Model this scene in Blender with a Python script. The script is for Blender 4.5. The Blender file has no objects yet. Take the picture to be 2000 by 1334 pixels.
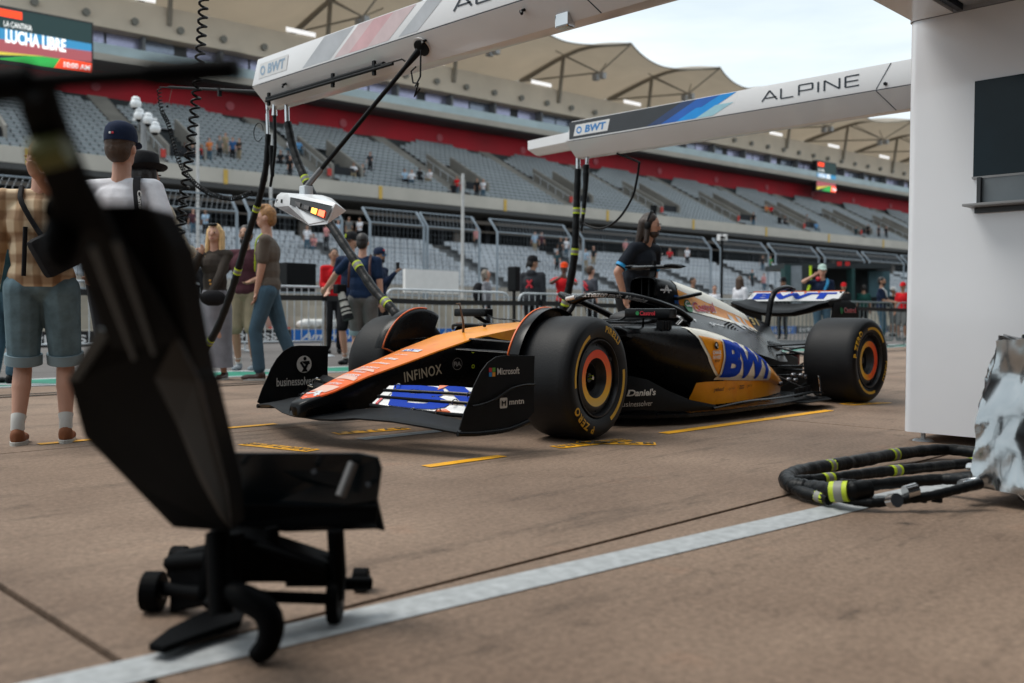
import bpy, bmesh, math, random
from math import sin, cos, pi, radians, sqrt, atan2
from mathutils import Vector, Matrix
from mathutils.bvhtree import BVHTree
random.seed(7)
S = bpy.context.scene
COL = S.collection
V = Vector

# ---------------------------------------------------------------- camera
F_PX = 1865.33
CP = V((4.24265, 4.56336, 0.72409))
DV = V((-0.70555898, -0.70811559, -0.02754719))
RV = V((-0.70849509, 0.70568629, 0.00644759))
UV_ = V((-0.01487403, -0.0240662, 0.99959971))
cd = bpy.data.cameras.new('camera'); cam = bpy.data.objects.new('camera', cd); COL.objects.link(cam)
cam.matrix_world = Matrix(((RV.x, UV_.x, -DV.x, CP.x), (RV.y, UV_.y, -DV.y, CP.y), (RV.z, UV_.z, -DV.z, CP.z), (0, 0, 0, 1)))
cd.sensor_width = 36.0; cd.lens = 36.0 * F_PX / 2000; cd.clip_start = 0.05; cd.clip_end = 2000
cd.dof.use_dof = True; cd.dof.focus_distance = 5.35; cd.dof.aperture_fstop = 1.9; cd.dof.aperture_blades = 9
S.camera = cam

# ---------------------------------------------------------------- light: overcast daylight
W = bpy.data.worlds.new('World'); S.world = W; W.use_nodes = True
nt = W.node_tree; N = nt.nodes; L = nt.links; N.clear()
out = N.new('ShaderNodeOutputWorld'); bg = N.new('ShaderNodeBackground'); bg.inputs[1].default_value = 0.1
SUN_EL, SUN_AZ = radians(60), radians(305)
sky = N.new('ShaderNodeTexSky'); sky.sky_type = 'NISHITA'; sky.sun_disc = False
sky.sun_elevation = SUN_EL; sky.sun_rotation = radians(145); sky.air_density = 1.2; sky.dust_density = 2.5
tc = N.new('ShaderNodeTexCoord'); mp = N.new('ShaderNodeMapping'); mp.inputs['Scale'].default_value = (1.0, 1.0, 5.5)
nz = N.new('ShaderNodeTexNoise'); nz.inputs['Scale'].default_value = 2.6; nz.inputs['Detail'].default_value = 5; nz.inputs['Roughness'].default_value = 0.55
rp = N.new('ShaderNodeValToRGB')
rp.color_ramp.elements[0].position = 0.34; rp.color_ramp.elements[0].color = (6.0, 6.9, 7.4, 1)
rp.color_ramp.elements[1].position = 0.66; rp.color_ramp.elements[1].color = (8.2, 8.8, 9.1, 1)
mx = N.new('ShaderNodeMixRGB'); mx.inputs[0].default_value = 0.96
L.new(tc.outputs['Generated'], mp.inputs[0]); L.new(mp.outputs[0], nz.inputs[0]); L.new(nz.outputs[0], rp.inputs[0])
L.new(sky.outputs[0], mx.inputs[1]); L.new(rp.outputs[0], mx.inputs[2]); L.new(mx.outputs[0], bg.inputs[0]); L.new(bg.outputs[0], out.inputs[0])
sd = bpy.data.lights.new('sun', 'SUN'); sun = bpy.data.objects.new('sun', sd); COL.objects.link(sun)
sd.energy = 1.7; sd.angle = radians(28); sd.color = (1.0, 0.95, 0.88)
sv = V((cos(SUN_EL) * cos(SUN_AZ), cos(SUN_EL) * sin(SUN_AZ), sin(SUN_EL)))
sun.rotation_euler = sv.to_track_quat('Z', 'Y').to_euler(); sun.location = (0, 0, 30)
S.view_settings.view_transform = 'Standard'; S.view_settings.look = 'None'
S.view_settings.exposure = 0.45; S.view_settings.gamma = 1.0; S.view_settings.use_curve_mapping = False
S.cycles.max_bounces = 6; S.cycles.transparent_max_bounces = 12; S.cycles.use_denoising = True

# ---------------------------------------------------------------- placing helpers: the survey of the place
def ray(x, y): return DV * F_PX + RV * (x - 1000) + UV_ * (667 - y)
def pl(x, y, ax, val):
    D = ray(x, y); return CP + D * ((val - CP[ax]) / D[ax])
def G(x, y, h=0.0): return pl(x, y, 2, h)
def at(x, y, z): return CP + ray(x, y) * (z / F_PX)

# ---------------------------------------------------------------- materials
MATS = {}
def hexc(h):
    h = h.lstrip('#'); c = [int(h[i:i+2], 16) / 255 for i in (0, 2, 4)]
    return tuple(x / 12.92 if x <= .04045 else ((x + .055) / 1.055) ** 2.4 for x in c)
def M(name, col, rough=.6, metal=0.0, var=.12, vs=6.0, bump=0.0, bs=60.0, coat=0.0, emit=0, spec=.5, trans=0, stretch=None):
    if name in MATS: return MATS[name]
    m = bpy.data.materials.new(name); m.use_nodes = True; n = m.node_tree.nodes; l = m.node_tree.links
    p = n['Principled BSDF']
    if isinstance(col, str): col = hexc(col)
    p.inputs['Roughness'].default_value = rough; p.inputs['Metallic'].default_value = metal
    p.inputs['Coat Weight'].default_value = coat; p.inputs['Coat Roughness'].default_value = .06
    p.inputs['Specular IOR Level'].default_value = spec
    t = n.new('ShaderNodeTexCoord'); z = n.new('ShaderNodeTexNoise'); z.inputs['Scale'].default_value = vs; z.inputs['Detail'].default_value = 6
    mpp = n.new('ShaderNodeMapping'); l.new(t.outputs['Object'], mpp.inputs[0]); l.new(mpp.outputs[0], z.inputs[0])
    if stretch: mpp.inputs['Scale'].default_value = stretch
    r = n.new('ShaderNodeValToRGB'); r.color_ramp.elements[0].position = .3; r.color_ramp.elements[1].position = .7
    r.color_ramp.elements[0].color = tuple(c * (1 - var) for c in col) + (1,); r.color_ramp.elements[1].color = tuple(min(1, c * (1 + var)) for c in col) + (1,)
    l.new(z.outputs[0], r.inputs[0]); l.new(r.outputs[0], p.inputs['Base Color'])
    rr = n.new('ShaderNodeMapRange'); rr.inputs[3].default_value = max(.02, rough * .85); rr.inputs[4].default_value = min(1, rough * 1.2)
    l.new(z.outputs[0], rr.inputs[0]); l.new(rr.outputs[0], p.inputs['Roughness'])
    if bump:
        z2 = n.new('ShaderNodeTexNoise'); z2.inputs['Scale'].default_value = bs; z2.inputs['Detail'].default_value = 4; l.new(t.outputs['Object'], z2.inputs[0])
        b = n.new('ShaderNodeBump'); b.inputs['Strength'].default_value = bump; b.inputs['Distance'].default_value = .01
        l.new(z2.outputs[0], b.inputs['Height']); l.new(b.outputs[0], p.inputs['Normal'])
    if emit:
        p.inputs['Emission Color'].default_value = tuple(col) + (1,); p.inputs['Emission Strength'].default_value = emit
    if trans: p.inputs['Transmission Weight'].default_value = trans
    MATS[name] = m; return m

# ---------------------------------------------------------------- object helpers
def wm(o): return (wm(o.parent) @ o.matrix_basis) if o.parent else o.matrix_basis.copy()
def pp(p):                                                # a parent no deeper than a part
    while p is not None and p.parent is not None and p.parent.parent is not None: p = p.parent
    return p
def tag(o, label=None, cat=None, group=None, kind=None):
    if label: o['label'] = label
    if cat: o['category'] = cat
    if group: o['group'] = group
    if kind: o['kind'] = kind
    return o
def thing(name, loc, label, cat, group=None, rz=0):
    o = bpy.data.objects.new(name, None); COL.objects.link(o); o.empty_display_size = .2
    o.location = loc; o.rotation_euler = (0, 0, rz)
    return tag(o, label, cat, group)
class MB:
    def __init__(s): s.v = []; s.f = []; s.m = []; s.mi = 0
    def add(s, vs, fs, T=None):
        b = len(s.v)
        for p in vs: s.v.append(tuple(T @ V(p)) if T is not None else tuple(p))
        for f in fs: s.f.append([i + b for i in f]); s.m.append(s.mi)
        return s
    def box(s, c, d, R=None, T=None):
        x, y, z = d[0] / 2, d[1] / 2, d[2] / 2
        vs = [V((a, b, e)) for a in (-x, x) for b in (-y, y) for e in (-z, z)]
        if R is not None: vs = [R @ q for q in vs]
        vs = [q + V(c) for q in vs]
        return s.add(vs, [(0, 1, 3, 2), (4, 6, 7, 5), (0, 4, 5, 1), (2, 3, 7, 6), (0, 2, 6, 4), (1, 5, 7, 3)], T)
    def bar(s, a, b, w, h=None, up=(0, 0, 1)):            # rectangular bar from a to b
        a = V(a); b = V(b); h = h or w; d = (b - a).normalized(); u = V(up)
        if abs(d.dot(u)) > .98: u = V((1, 0, 0))
        r = d.cross(u).normalized(); u = r.cross(d)
        vs = [p + r * i * w / 2 + u * j * h / 2 for p in (a, b) for i, j in ((-1, -1), (1, -1), (1, 1), (-1, 1))]
        return s.add(vs, [(0, 1, 2, 3), (7, 6, 5, 4), (0, 4, 5, 1), (1, 5, 6, 2), (2, 6, 7, 3), (3, 7, 4, 0)])
    def tube(s, pts, r, n=8, closed=False, sq=1.0, rs=None):
        pts = [V(p) for p in pts]; k = len(pts); rings = []
        t0 = (pts[1] - pts[0]).normalized(); u = V((0, 0, 1)) if abs(t0.z) < .9 else V((1, 0, 0))
        for i in range(k):
            if closed: t = (pts[(i + 1) % k] - pts[i - 1]).normalized()
            else: t = (pts[min(i + 1, k - 1)] - pts[max(i - 1, 0)]).normalized()
            a = t.cross(u).normalized(); u = a.cross(t).normalized()
            rr = rs[i] if rs else r
            rings.append([pts[i] + a * cos(2 * pi * j / n) * rr + u * sin(2 * pi * j / n) * rr * sq for j in range(n)])
        return s.rings(rings, closed_path=closed)
    def rings(s, R, closed_path=False, cap=True, closed=True):
        n = len(R[0]); k = len(R); vs = [p for r in R for p in r]; fs = []
        for i in range(k if closed_path else k - 1):
            a = i * n; b = ((i + 1) % k) * n
            for j in range(n if closed else n - 1):
                jj = (j + 1) % n; fs.append((a + j, a + jj, b + jj, b + j))
        if cap and closed and not closed_path:
            fs.append(tuple(range(n))[::-1]); fs.append(tuple((k - 1) * n + j for j in range(n)))
        return s.add(vs, fs)
    def cyl(s, a, b, r, r2=None, n=12): return s.tube([a, b], r, n, rs=[r, r if r2 is None else r2])
    def ell(s, c, r, n=12, k=8, R=None):
        c = V(c); rings = []
        for i in range(1, k):
            a = pi * i / k; q = []
            for j in range(n):
                p = V((r[0] * sin(a) * cos(2 * pi * j / n), r[1] * sin(a) * sin(2 * pi * j / n), -r[2] * cos(a)))
                q.append(c + (R @ p if R is not None else p))
            rings.append(q)
        return s.rings(rings)
    def cap(s, a, b, r1, r2, n=12, fl=1.0, side=None):    # tapered capsule
        a = V(a); b = V(b); d = (b - a); Lh = d.length or 1e-6; d = d / Lh
        u = V(side) if side is not None else (V((1, 0, 0)) if abs(d.x) < .8 else V((0, 1, 0)))
        p = d.cross(u).normalized(); u = p.cross(d).normalized()
        st = [(-r1 * .95, r1 * .3), (-r1 * .7, r1 * .71), (-r1 * .3, r1 * .95), (0, r1), (Lh, r2), (Lh + r2 * .3, r2 * .95), (Lh + r2 * .7, r2 * .71), (Lh + r2 * .95, r2 * .3)]
        return s.rings([[a + d * t + (u * cos(2 * pi * j / n) + p * sin(2 * pi * j / n) * fl) * q for j in range(n)] for t, q in st])
    def prism(s, poly, T, th):                            # 2D outline in the frame T (x,y), thickness along z
        n = len(poly)
        vs = [T @ V((x, y, 0)) for x, y in poly] + [T @ V((x, y, th)) for x, y in poly]
        fs = [tuple(range(n))[::-1], tuple(range(n, 2 * n))] + [(i, (i + 1) % n, n + (i + 1) % n, n + i) for i in range(n)]
        return s.add(vs, fs)
    def lathe(s, prof, T, n=48, a0=0, a1=2 * pi):         # profile (r, z) turned round the frame's z axis
        full = abs(a1 - a0 - 2 * pi) < 1e-6; k = n if full else n + 1
        R = [[T @ V((r * cos(a0 + (a1 - a0) * i / n), r * sin(a0 + (a1 - a0) * i / n), z)) for r, z in prof] for i in range(k)]
        return s.rings(R, closed_path=full, cap=False, closed=False)
    def build(s, name, mats, parent=None, smooth=None, kind=None, label=None, bevel=0, recalc=True, sub=0):
        me = bpy.data.meshes.new(name); parent = pp(parent)
        if parent is not None:
            I = wm(parent).inverted(); vs = [tuple(I @ V(p)) for p in s.v]
        else: vs = s.v
        me.from_pydata(vs, [], s.f)
        if not isinstance(mats, (list, tuple)): mats = [mats]
        for q in mats: me.materials.append(q)
        if len(mats) > 1: me.polygons.foreach_set('material_index', s.m)
        if recalc:
            bm = bmesh.new(); bm.from_mesh(me); bmesh.ops.recalc_face_normals(bm, faces=bm.faces)
            if bevel: bmesh.ops.bevel(bm, geom=list(bm.edges), offset=bevel, segments=2, affect='EDGES', profile=.6, clamp_overlap=True)
            bm.to_mesh(me); bm.free()
        if smooth:
            me.polygons.foreach_set('use_smooth', [True] * len(me.polygons))
            me.set_sharp_from_angle(angle=radians(smooth if smooth > 1 else 40))
        o = bpy.data.objects.new(name, me); COL.objects.link(o); o.parent = parent
        if sub:
            md = o.modifiers.new('s', 'SUBSURF'); md.levels = sub; md.render_levels = sub
        if kind: o['kind'] = kind
        if label: o['label'] = label
        return o
def dupe(o, parent=None, mats=None, label=None):
    c = o.copy(); COL.objects.link(c); c.parent = parent
    for k in list(c.keys()):
        if k == 'label' and (parent is not None or label): pass
    if label: c['label'] = label
    for ch in list(o.children): dupe(ch, c)
    return c
def inst(me, name, parent, M4):                           # another piece sharing mesh data
    o = bpy.data.objects.new(name, me); COL.objects.link(o); o.parent = parent; o.matrix_basis = M4; return o
def frame(o, x, y):                                       # frame with origin o, x and y axes
    x = V(x).normalized(); z = x.cross(V(y)).normalized(); y = z.cross(x)
    return Matrix(((x.x, y.x, z.x, o[0]), (x.y, y.y, z.y, o[1]), (x.z, y.z, z.z, o[2]), (0, 0, 0, 1)))
def smooth_path(pts, k=6):                                # Catmull-Rom
    pts = [V(p) for p in pts]; P = [pts[0] * 2 - pts[1]] + pts + [pts[-1] * 2 - pts[-2]]; r = []
    for i in range(1, len(P) - 2):
        for j in range(k):
            t = j / k; a, b, c, d = P[i-1], P[i], P[i+1], P[i+2]
            r.append(.5 * ((2 * b) + (c - a) * t + (2 * a - 5 * b + 4 * c - d) * t * t + (3 * b - a - 3 * c + d) * t ** 3))
    r.append(pts[-1]); return r
# ---------------------------------------------------------------- lettering
def text2d(s, size, bold=0.0, shear=0.0, sx=1.0, align='LEFT', space=1.0):
    c = bpy.data.curves.new('lettering', 'FONT'); c.body = s; c.size = size; c.offset = bold; c.shear = shear; c.align_x = align
    c.resolution_u = 3; c.space_character = space; c.fill_mode = 'FRONT'
    o = bpy.data.objects.new('lettering', c); COL.objects.link(o)
    dg = bpy.context.evaluated_depsgraph_get(); me = o.evaluated_get(dg).to_mesh()
    vs = [(v.co.x * sx, v.co.y) for v in me.vertices]; fs = [tuple(p.vertices) for p in me.polygons]
    bpy.data.objects.remove(o); bpy.data.curves.remove(c)
    return vs, fs
def fitbox(g, w, h):                                      # scale 2D geometry to a w x h box at the origin
    vs, fs = g; xs = [v[0] for v in vs]; ys = [v[1] for v in vs]; x0, y0 = min(xs), min(ys); kx = w / (max(xs) - x0); ky = h / (max(ys) - y0) if h else kx
    return [((x - x0) * kx, (y - y0) * ky) for x, y in vs], fs
def ring2d(r0, r1, n=32, c=(0, 0), a0=0, a1=2 * pi, ey=1.0):
    vs = []; fs = []
    for i in range(n + 1):
        a = a0 + (a1 - a0) * i / n
        vs += [(c[0] + r0 * cos(a), c[1] + r0 * sin(a) * ey), (c[0] + r1 * cos(a), c[1] + r1 * sin(a) * ey)]
        if i: k = 2 * i; fs.append((k - 2, k - 1, k + 1, k))
    return vs, fs
def poly2d(p): return list(p), [tuple(range(len(p)))]
def shift(g, dx, dy, k=1): return [(x * k + dx, y * k + dy) for x, y in g[0]], g[1]
def join2d(*gs):
    vs = []; fs = []
    for g in gs:
        b = len(vs); vs += list(g[0]); fs += [tuple(i + b for i in f) for f in g[1]]
    return vs, fs
def decal(name, g, T, mat, parent, bvh=None, cut=.04, off=.0016, warp=None, reach=1.2):
    """flat print g laid in frame T, or pressed along T's -z onto the surface held in bvh; warp maps (x,y) first"""
    me = bpy.data.meshes.new(name); parent = pp(parent)
    me.from_pydata([(x, y, 0) for x, y in g[0]], [], g[1])
    bm = bmesh.new(); bm.from_mesh(me)
    if (bvh or warp) and cut:
        xs = [v[0] for v in g[0]]; ys = [v[1] for v in g[0]]
        for ax, lo, hi in ((0, min(xs), max(xs)), (1, min(ys), max(ys))):
            t = lo + cut
            while t < hi:
                co = (t, 0, 0) if ax == 0 else (0, t, 0); no = (1, 0, 0) if ax == 0 else (0, 1, 0)
                bmesh.ops.bisect_plane(bm, geom=bm.verts[:] + bm.edges[:] + bm.faces[:], plane_co=co, plane_no=no, dist=1e-6); t += cut
    n = T.to_3x3() @ V((0, 0, 1)); bad = []
    for v in bm.verts:
        if warp: v.co = V(tuple(warp(v.co.x, v.co.y)) + (0,) * (3 - len(warp(0, 0))))
        p = T @ v.co
        if bvh:
            h = bvh.ray_cast(p + n * .4, -n, reach)
            if h[0] is None: bad.append(v); continue
            nn = h[1] if h[1].dot(n) > 0 else -h[1]
            p = h[0] + nn * off + n * off * .5
        else: p = p + n * off
        v.co = p
    bmesh.ops.delete(bm, geom=bad, context='VERTS')
    I = wm(parent).inverted()
    for v in bm.verts: v.co = I @ v.co
    bm.to_mesh(me); bm.free(); me.materials.append(mat)
    o = bpy.data.objects.new(name, me); COL.objects.link(o); o.parent = parent; return o
def bvh_of(*obs):
    vs = []; fs = []
    for o in obs:
        T = wm(o); b = len(vs); vs += [T @ v.co for v in o.data.vertices]; fs += [[i + b for i in p.vertices] for p in o.data.polygons]
    return BVHTree.FromPolygons(vs, fs)
def poly_text(name, s, size, T, mat, parent, **k):
    return decal(name, text2d(s, size, **k), T, mat, parent)

# shared materials
BLACK = M('black_plastic', (.005, .0058, .007), .5, spec=.16)
CARB = M('black_paint', (.0042, .0048, .0058), .27, spec=.2, var=.1)
CARBM = M('matt_carbon', (.006, .0068, .008), .5, spec=.14, var=.25, vs=14)
STEEL = M('galvanised_steel', (.56, .60, .63), .42, .25, var=.15)
CHROME = M('chrome', (.55, .56, .57), .15, 1.0)
WHITEP = M('white_paint', (.78, .80, .82), .3, coat=.3, var=.03)
PRINTW = M('white_print', (.62, .60, .56), .5, var=.06)
HIVIS = M('fluorescent_yellow_tape', (.46, .58, .02), .55, var=.2, vs=30)
GREYT = M('grey_tape', (.22, .22, .20), .5)
# ================================================================ ground
def ground_mat():
    m = bpy.data.materials.new('pit_concrete'); m.use_nodes = True; n = m.node_tree.nodes; l = m.node_tree.links; p = n['Principled BSDF']
    g = n.new('ShaderNodeNewGeometry')
    def noise(sc, det, scale=(1, 1, 1), rough=.6):
        mp = n.new('ShaderNodeMapping'); mp.inputs['Scale'].default_value = scale; l.new(g.outputs['Position'], mp.inputs[0])
        z = n.new('ShaderNodeTexNoise'); z.inputs['Scale'].default_value = sc; z.inputs['Detail'].default_value = det; z.inputs['Roughness'].default_value = rough
        l.new(mp.outputs[0], z.inputs[0]); return z.outputs[0]
    def ramp(i, a, b, ca, cb):
        r = n.new('ShaderNodeValToRGB'); r.color_ramp.elements[0].position = a; r.color_ramp.elements[1].position = b
        r.color_ramp.elements[0].color = ca + (1,); r.color_ramp.elements[1].color = cb + (1,); l.new(i, r.inputs[0]); return r.outputs[0]
    def mul(a, b, f=1.0, t='MULTIPLY'):
        x = n.new('ShaderNodeMixRGB'); x.blend_type = t; x.inputs[0].default_value = f; l.new(a, x.inputs[1]); l.new(b, x.inputs[2]); return x.outputs[0]
    base = ramp(noise(.8, 9), .3, .72, (.165, .112, .080), (.305, .220, .162))
    fine = ramp(noise(48, 10, (1, 1, 1), .7), .32, .68, (.64, .63, .62), (1.26, 1.25, 1.24))
    spk = ramp(noise(170, 3), .60, .72, (1, 1, 1), (.50, .50, .48))
    streak = ramp(noise(1.7, 14, (.42, 1.7, 1), .80), .53, .66, (1, 1, 1), (.40, .41, .42))
    blotch = ramp(noise(3.4, 12, (.8, 1.2, 1), .78), .58, .68, (1, 1, 1), (.40, .40, .40))
    rust = ramp(noise(1.6, 5), .62, .75, (1, 1, 1), (1.06, .88, .80))
    rubber = ramp(noise(.8, 15, (.26, 1.5, 1), .82), .54, .60, (1, 1, 1), (.30, .31, .32))
    c = mul(mul(mul(mul(mul(mul(base, fine), spk, .7), streak, .7), blotch, .75), rust, .8), rubber, .55)
    l.new(c, p.inputs['Base Color']); p.inputs['Roughness'].default_value = .78; p.inputs['Specular IOR Level'].default_value = .3
    b = n.new('ShaderNodeBump'); b.inputs['Strength'].default_value = .35; b.inputs['Distance'].default_value = .006; l.new(noise(110, 5), b.inputs['Height']); l.new(b.outputs[0], p.inputs['Normal'])
    return m
CONC = ground_mat()
SOIL = M('joint_filler', (.03, .027, .025), .95)
g = MB(); g.add([(-400, -400, -.03), (400, -400, -.03), (400, 400, -.03), (-400, 400, -.03)], [(0, 1, 2, 3)])
ground = g.build('ground', SOIL, kind='structure', recalc=False)
xj = [-40, -28, -17.7, -12.4, -7.13, -1.85, 3.43, 8.71, 14]
yj = [-4.15, -.72, 2.62, 6.0]
gap = .011
sl = {}
for i in range(len(xj) - 1):
    for j in range(len(yj) - 1):
        a, b, c, d = xj[i] + gap, xj[i+1] - gap, yj[j] + gap, yj[j+1] - gap
        if j == 0: c += .0
        dz = random.uniform(-.0012, .0012)
        q = MB().box(((a + b) / 2, (c + d) / 2, -.06 + dz), (b - a, d - c, .12))
        q.build('concrete_slab', CONC, ground, bevel=.004)
# drain strip and lane beyond
q = MB().box((-10, -4.32, -.028), (60, .26, .052)); q.build('drain_channel', CONC, ground)
for y_ in (-4.22, -4.42): MB().box((-10, y_, -.0), (60, .035, .008)).build('drain_slot', M('drain_iron', (.05, .045, .042), .6), ground)
q = MB().box((-10, -4.86, -.06), (60, .78, .12)); q.build('concrete_strip', CONC, ground)
GREEN = M('green_paint', (.0, .19, .12), .6, var=.35, vs=3); 
ASPH = M('asphalt', (.11, .10, .095), .85, var=.3, vs=2.5, bump=.4, bs=120, stretch=(.5, 2, 1))
WLINE = M('worn_white_paint', (.38, .40, .41), .6, var=.2, vs=26, bump=.15, bs=90)
YPAINT = M('yellow_paint', (.85, .40, .006), .55, var=.15, vs=12)
def quad(name, x0, x1, y0, y1, z, mat):
    q = MB().add([(x0, y0, z), (x1, y0, z), (x1, y1, z), (x0, y1, z)], [(0, 1, 2, 3)])
    return tag(q.build(name, mat, recalc=False), kind='structure')
lane = MB(); ys = [(-5.25, 0), (-7.0, .0), (-8.4, .05), (-9.4, .09), (-14.6, .09), (-15, .0), (-60, 0)]
lane.add([(x, y, z) for y, z in ys for x in (-160, 40)], [(2*i, 2*i+1, 2*i+3, 2*i+2) for i in range(len(ys) - 1)])
tag(lane.build('pit_lane_road', ASPH, recalc=False), kind='structure')
quad('green_lane_stripe', -60, 12, -6.25, -5.45, .004, GREEN)
quad('white_lane_line', -60, 12, -5.45, -5.32, .005, WLINE); quad('white_lane_line', -60, 12, -6.40, -6.25, .005, WLINE)
q = MB()
for k in range(26):     # white chevrons across the green
    x = 10 - k * 1.7
    q.add([(x, -6.24, .008), (x + .28, -6.24, .008), (x - .45, -5.46, .008), (x - .75, -5.46, .008)], [(0, 1, 2, 3)])
tag(q.build('white_lane_chevrons', WLINE, recalc=False), kind='structure')
q = MB().add([(3.7, 2.585, .004), (3.7, 2.722, .004), (-2.0, 3.20, .004), (-2.0, 3.08, .004)], [(0, 1, 2, 3)]); tag(q.build('white_box_line', WLINE, recalc=False), kind='structure')
quad('centre_guide_line', -1.6, .98, .0, .105, .004, WLINE)
# yellow box marks
for x0, x1, y0, y1 in ((.83, 1.34, 1.04, 1.11), (-2.72, -.56, 1.03, 1.11), (.93, 2.4, -.98, -.915), (-3.72, -3.3, .86, .93)):
    quad('yellow_box_line', x0, x1, y0, y1, .004, YPAINT)
# yellow stencilled words set in bars (worn, letters cut out of the paint)
def stencil(x, y, w, ang, s):
    T = Matrix.Translation((x, y, .0)) @ Matrix.Rotation(ang, 4, 'Z')
    q = MB().add([T @ V(p) for p in ((0, 0, .004), (w, 0, .004), (w, .11, .004), (0, .11, .004))], [(0, 1, 2, 3)])
    tag(q.build('yellow_stencil_bar', YPAINT, recalc=False), kind='structure')
    root = bpy.data.objects['yellow_stencil_bar']
    g2 = fitbox(text2d(s, .1, bold=.004), w * .94, .07); q = MB()
    q.add([T @ V((a + .015, b + .02, .007)) for a, b in g2[0]], g2[1])
    tag(q.build('stencil_lettering', M('dark_stencil', (.12, .09, .06), .8), recalc=False), kind='structure')
stencil(.40, 1.10, .55, radians(180 - 6), 'B W T  A L P I N E')
stencil(.20, 1.02, .45, radians(130), 'F 1  T E A M')
stencil(1.62, -.2, .50, radians(105), 'B W T  A L P I N E')
stencil(.95, -.2, .5, radians(172), 'F 1  T E A M')
stencil(-3.25, 1.0, .5, radians(165), 'B W T  A L P I N E')

# ================================================================ grandstand
GV = V((-.996, .089, 0)); NV = V((-.0885, -.9958, 0)); C0 = V((CP.x, CP.y, 0))
def SP(s, n, z=0): return C0 + GV * s + NV * n + V((0, 0, z))
def s_of(px, n):
    t = (px - 1000) / 1865.33; return n * (1 + 1.2 * t) / (1.2 - t)
STC = M('stand_concrete', (.33, .30, .26), .85, var=.15, vs=.6)
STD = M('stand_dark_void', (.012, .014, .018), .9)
REDW = M('red_wall', (.40, .007, .018), .7, var=.25, vs=.25)
SEATG = [M('grey_green_seat', (.165, .192, .203), .45, var=.2, vs=.15), M('seat_pan_highlight', (.48, .49, .53), .4, var=.10, vs=.3)]  # lilac pan colour paints the highlight along each seat row
SEATW = [M('pale_grey_seat', (.31, .335, .365), .45, var=.2, vs=.3), M('pale_pan_highlight', (.52, .54, .57), .45, var=.1, vs=.3)]  # pan again lighter than the back, highlight put into its colour
CREAM = M('cream_wall', (.74, .66, .55), .75, var=.08, vs=.4)
TRUSS = M('grey_tan_steel', (.26, .235, .195), .5)
GLASSB = M('blue_window_glass', (.10, .20, .28), .12, .0, var=.3, vs=.12, coat=.6)
RAILG = M('pale_rail_glass', (.42, .54, .58), .2, var=.15, vs=.4)
BEIGE = M('beige_slab', (.45, .42, .37), .7, var=.1, vs=.5)
stand = thing('grandstand', SP(40, 58), 'long two-tier concrete grandstand with red back wall and scalloped tensile roof across the track', 'grandstand')
S0, S1 = -14.0, 215.0
def sweep(name, prof, mat, s0=S0, s1=S1, parent=stand, ns=1, **k):
    """closed profile (n, z) swept along the stand"""
    q = MB(); q.rings([[SP(s0 + (s1 - s0) * i / ns, n, z) for n, z in prof] for i in range(ns + 1)])
    return q.build(name, mat, parent, **k)
NR, RUN, RISE = 17, .76, .385
N0, Z0 = 58.6, 9.55
sweep('fascia', [(57.6, 9.75), (57.6, 8.85), (58.2, 8.75), (58.3, 9.2), (58.6, 9.6), (58.2, 9.85)], BEIGE)
for i in range(12):
    s = 2 + i * 11.3; MB().box(SP(s, 57.59, 9.25), (.28, .06, .9), Matrix.Rotation(-.089, 3, 'Z')).build('fascia_stain', M('rusty_yellow_mark', (.55, .36, .08), .8), stand)
def terrace(name, n0, z0, nr, run, rise, mat):
    prof = []
    for i in range(nr): prof += [(n0 + i * run, z0 + i * rise), (n0 + (i + 1) * run, z0 + i * rise)]
    prof += [(n0 + nr * run, z0 + nr * rise), (n0 + nr * run + .5, z0 + nr * rise), (n0 + nr * run + .5, z0 - .5), (n0, z0 - .5)]
    return sweep(name, prof, mat)
STT = M('terrace_concrete_dark', (.035, .040, .042), .9, var=.3, vs=.5)  # near-black concrete leaves dark bands between the seat rows
terrace('upper_terrace', N0, Z0, NR, RUN, RISE, STT)
NB = N0 + NR * RUN; ZB = Z0 + NR * RISE
sweep('red_back_wall', [(NB + .1, ZB - 1.2), (NB + .1, ZB + 2.1), (NB + .5, ZB + 2.1), (NB + .5, ZB - 1.2)], REDW)
sweep('balcony_slab', [(NB - 2.6, ZB + 1.95), (NB - 2.6, ZB + 2.45), (NB + 3, ZB + 2.45), (NB + 3, ZB + 2.0), (NB - 1.0, ZB + 2.0)], BEIGE)
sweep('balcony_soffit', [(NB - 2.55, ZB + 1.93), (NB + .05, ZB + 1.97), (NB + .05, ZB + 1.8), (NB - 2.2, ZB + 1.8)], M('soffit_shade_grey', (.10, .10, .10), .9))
sweep('balcony_rail', [(NB - 2.5, ZB + 2.36), (NB - 2.5, ZB + 3.15), (NB - 2.46, ZB + 3.15), (NB - 2.46, ZB + 2.36)], RAILG)
sweep('suite_wall', [(NB + .4, ZB + 2.3), (NB + .4, ZB + 4.9), (NB + 3, ZB + 4.9), (NB + 3, ZB + 2.3)], M('suite_dark_wall', (.05, .055, .06), .6))
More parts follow.
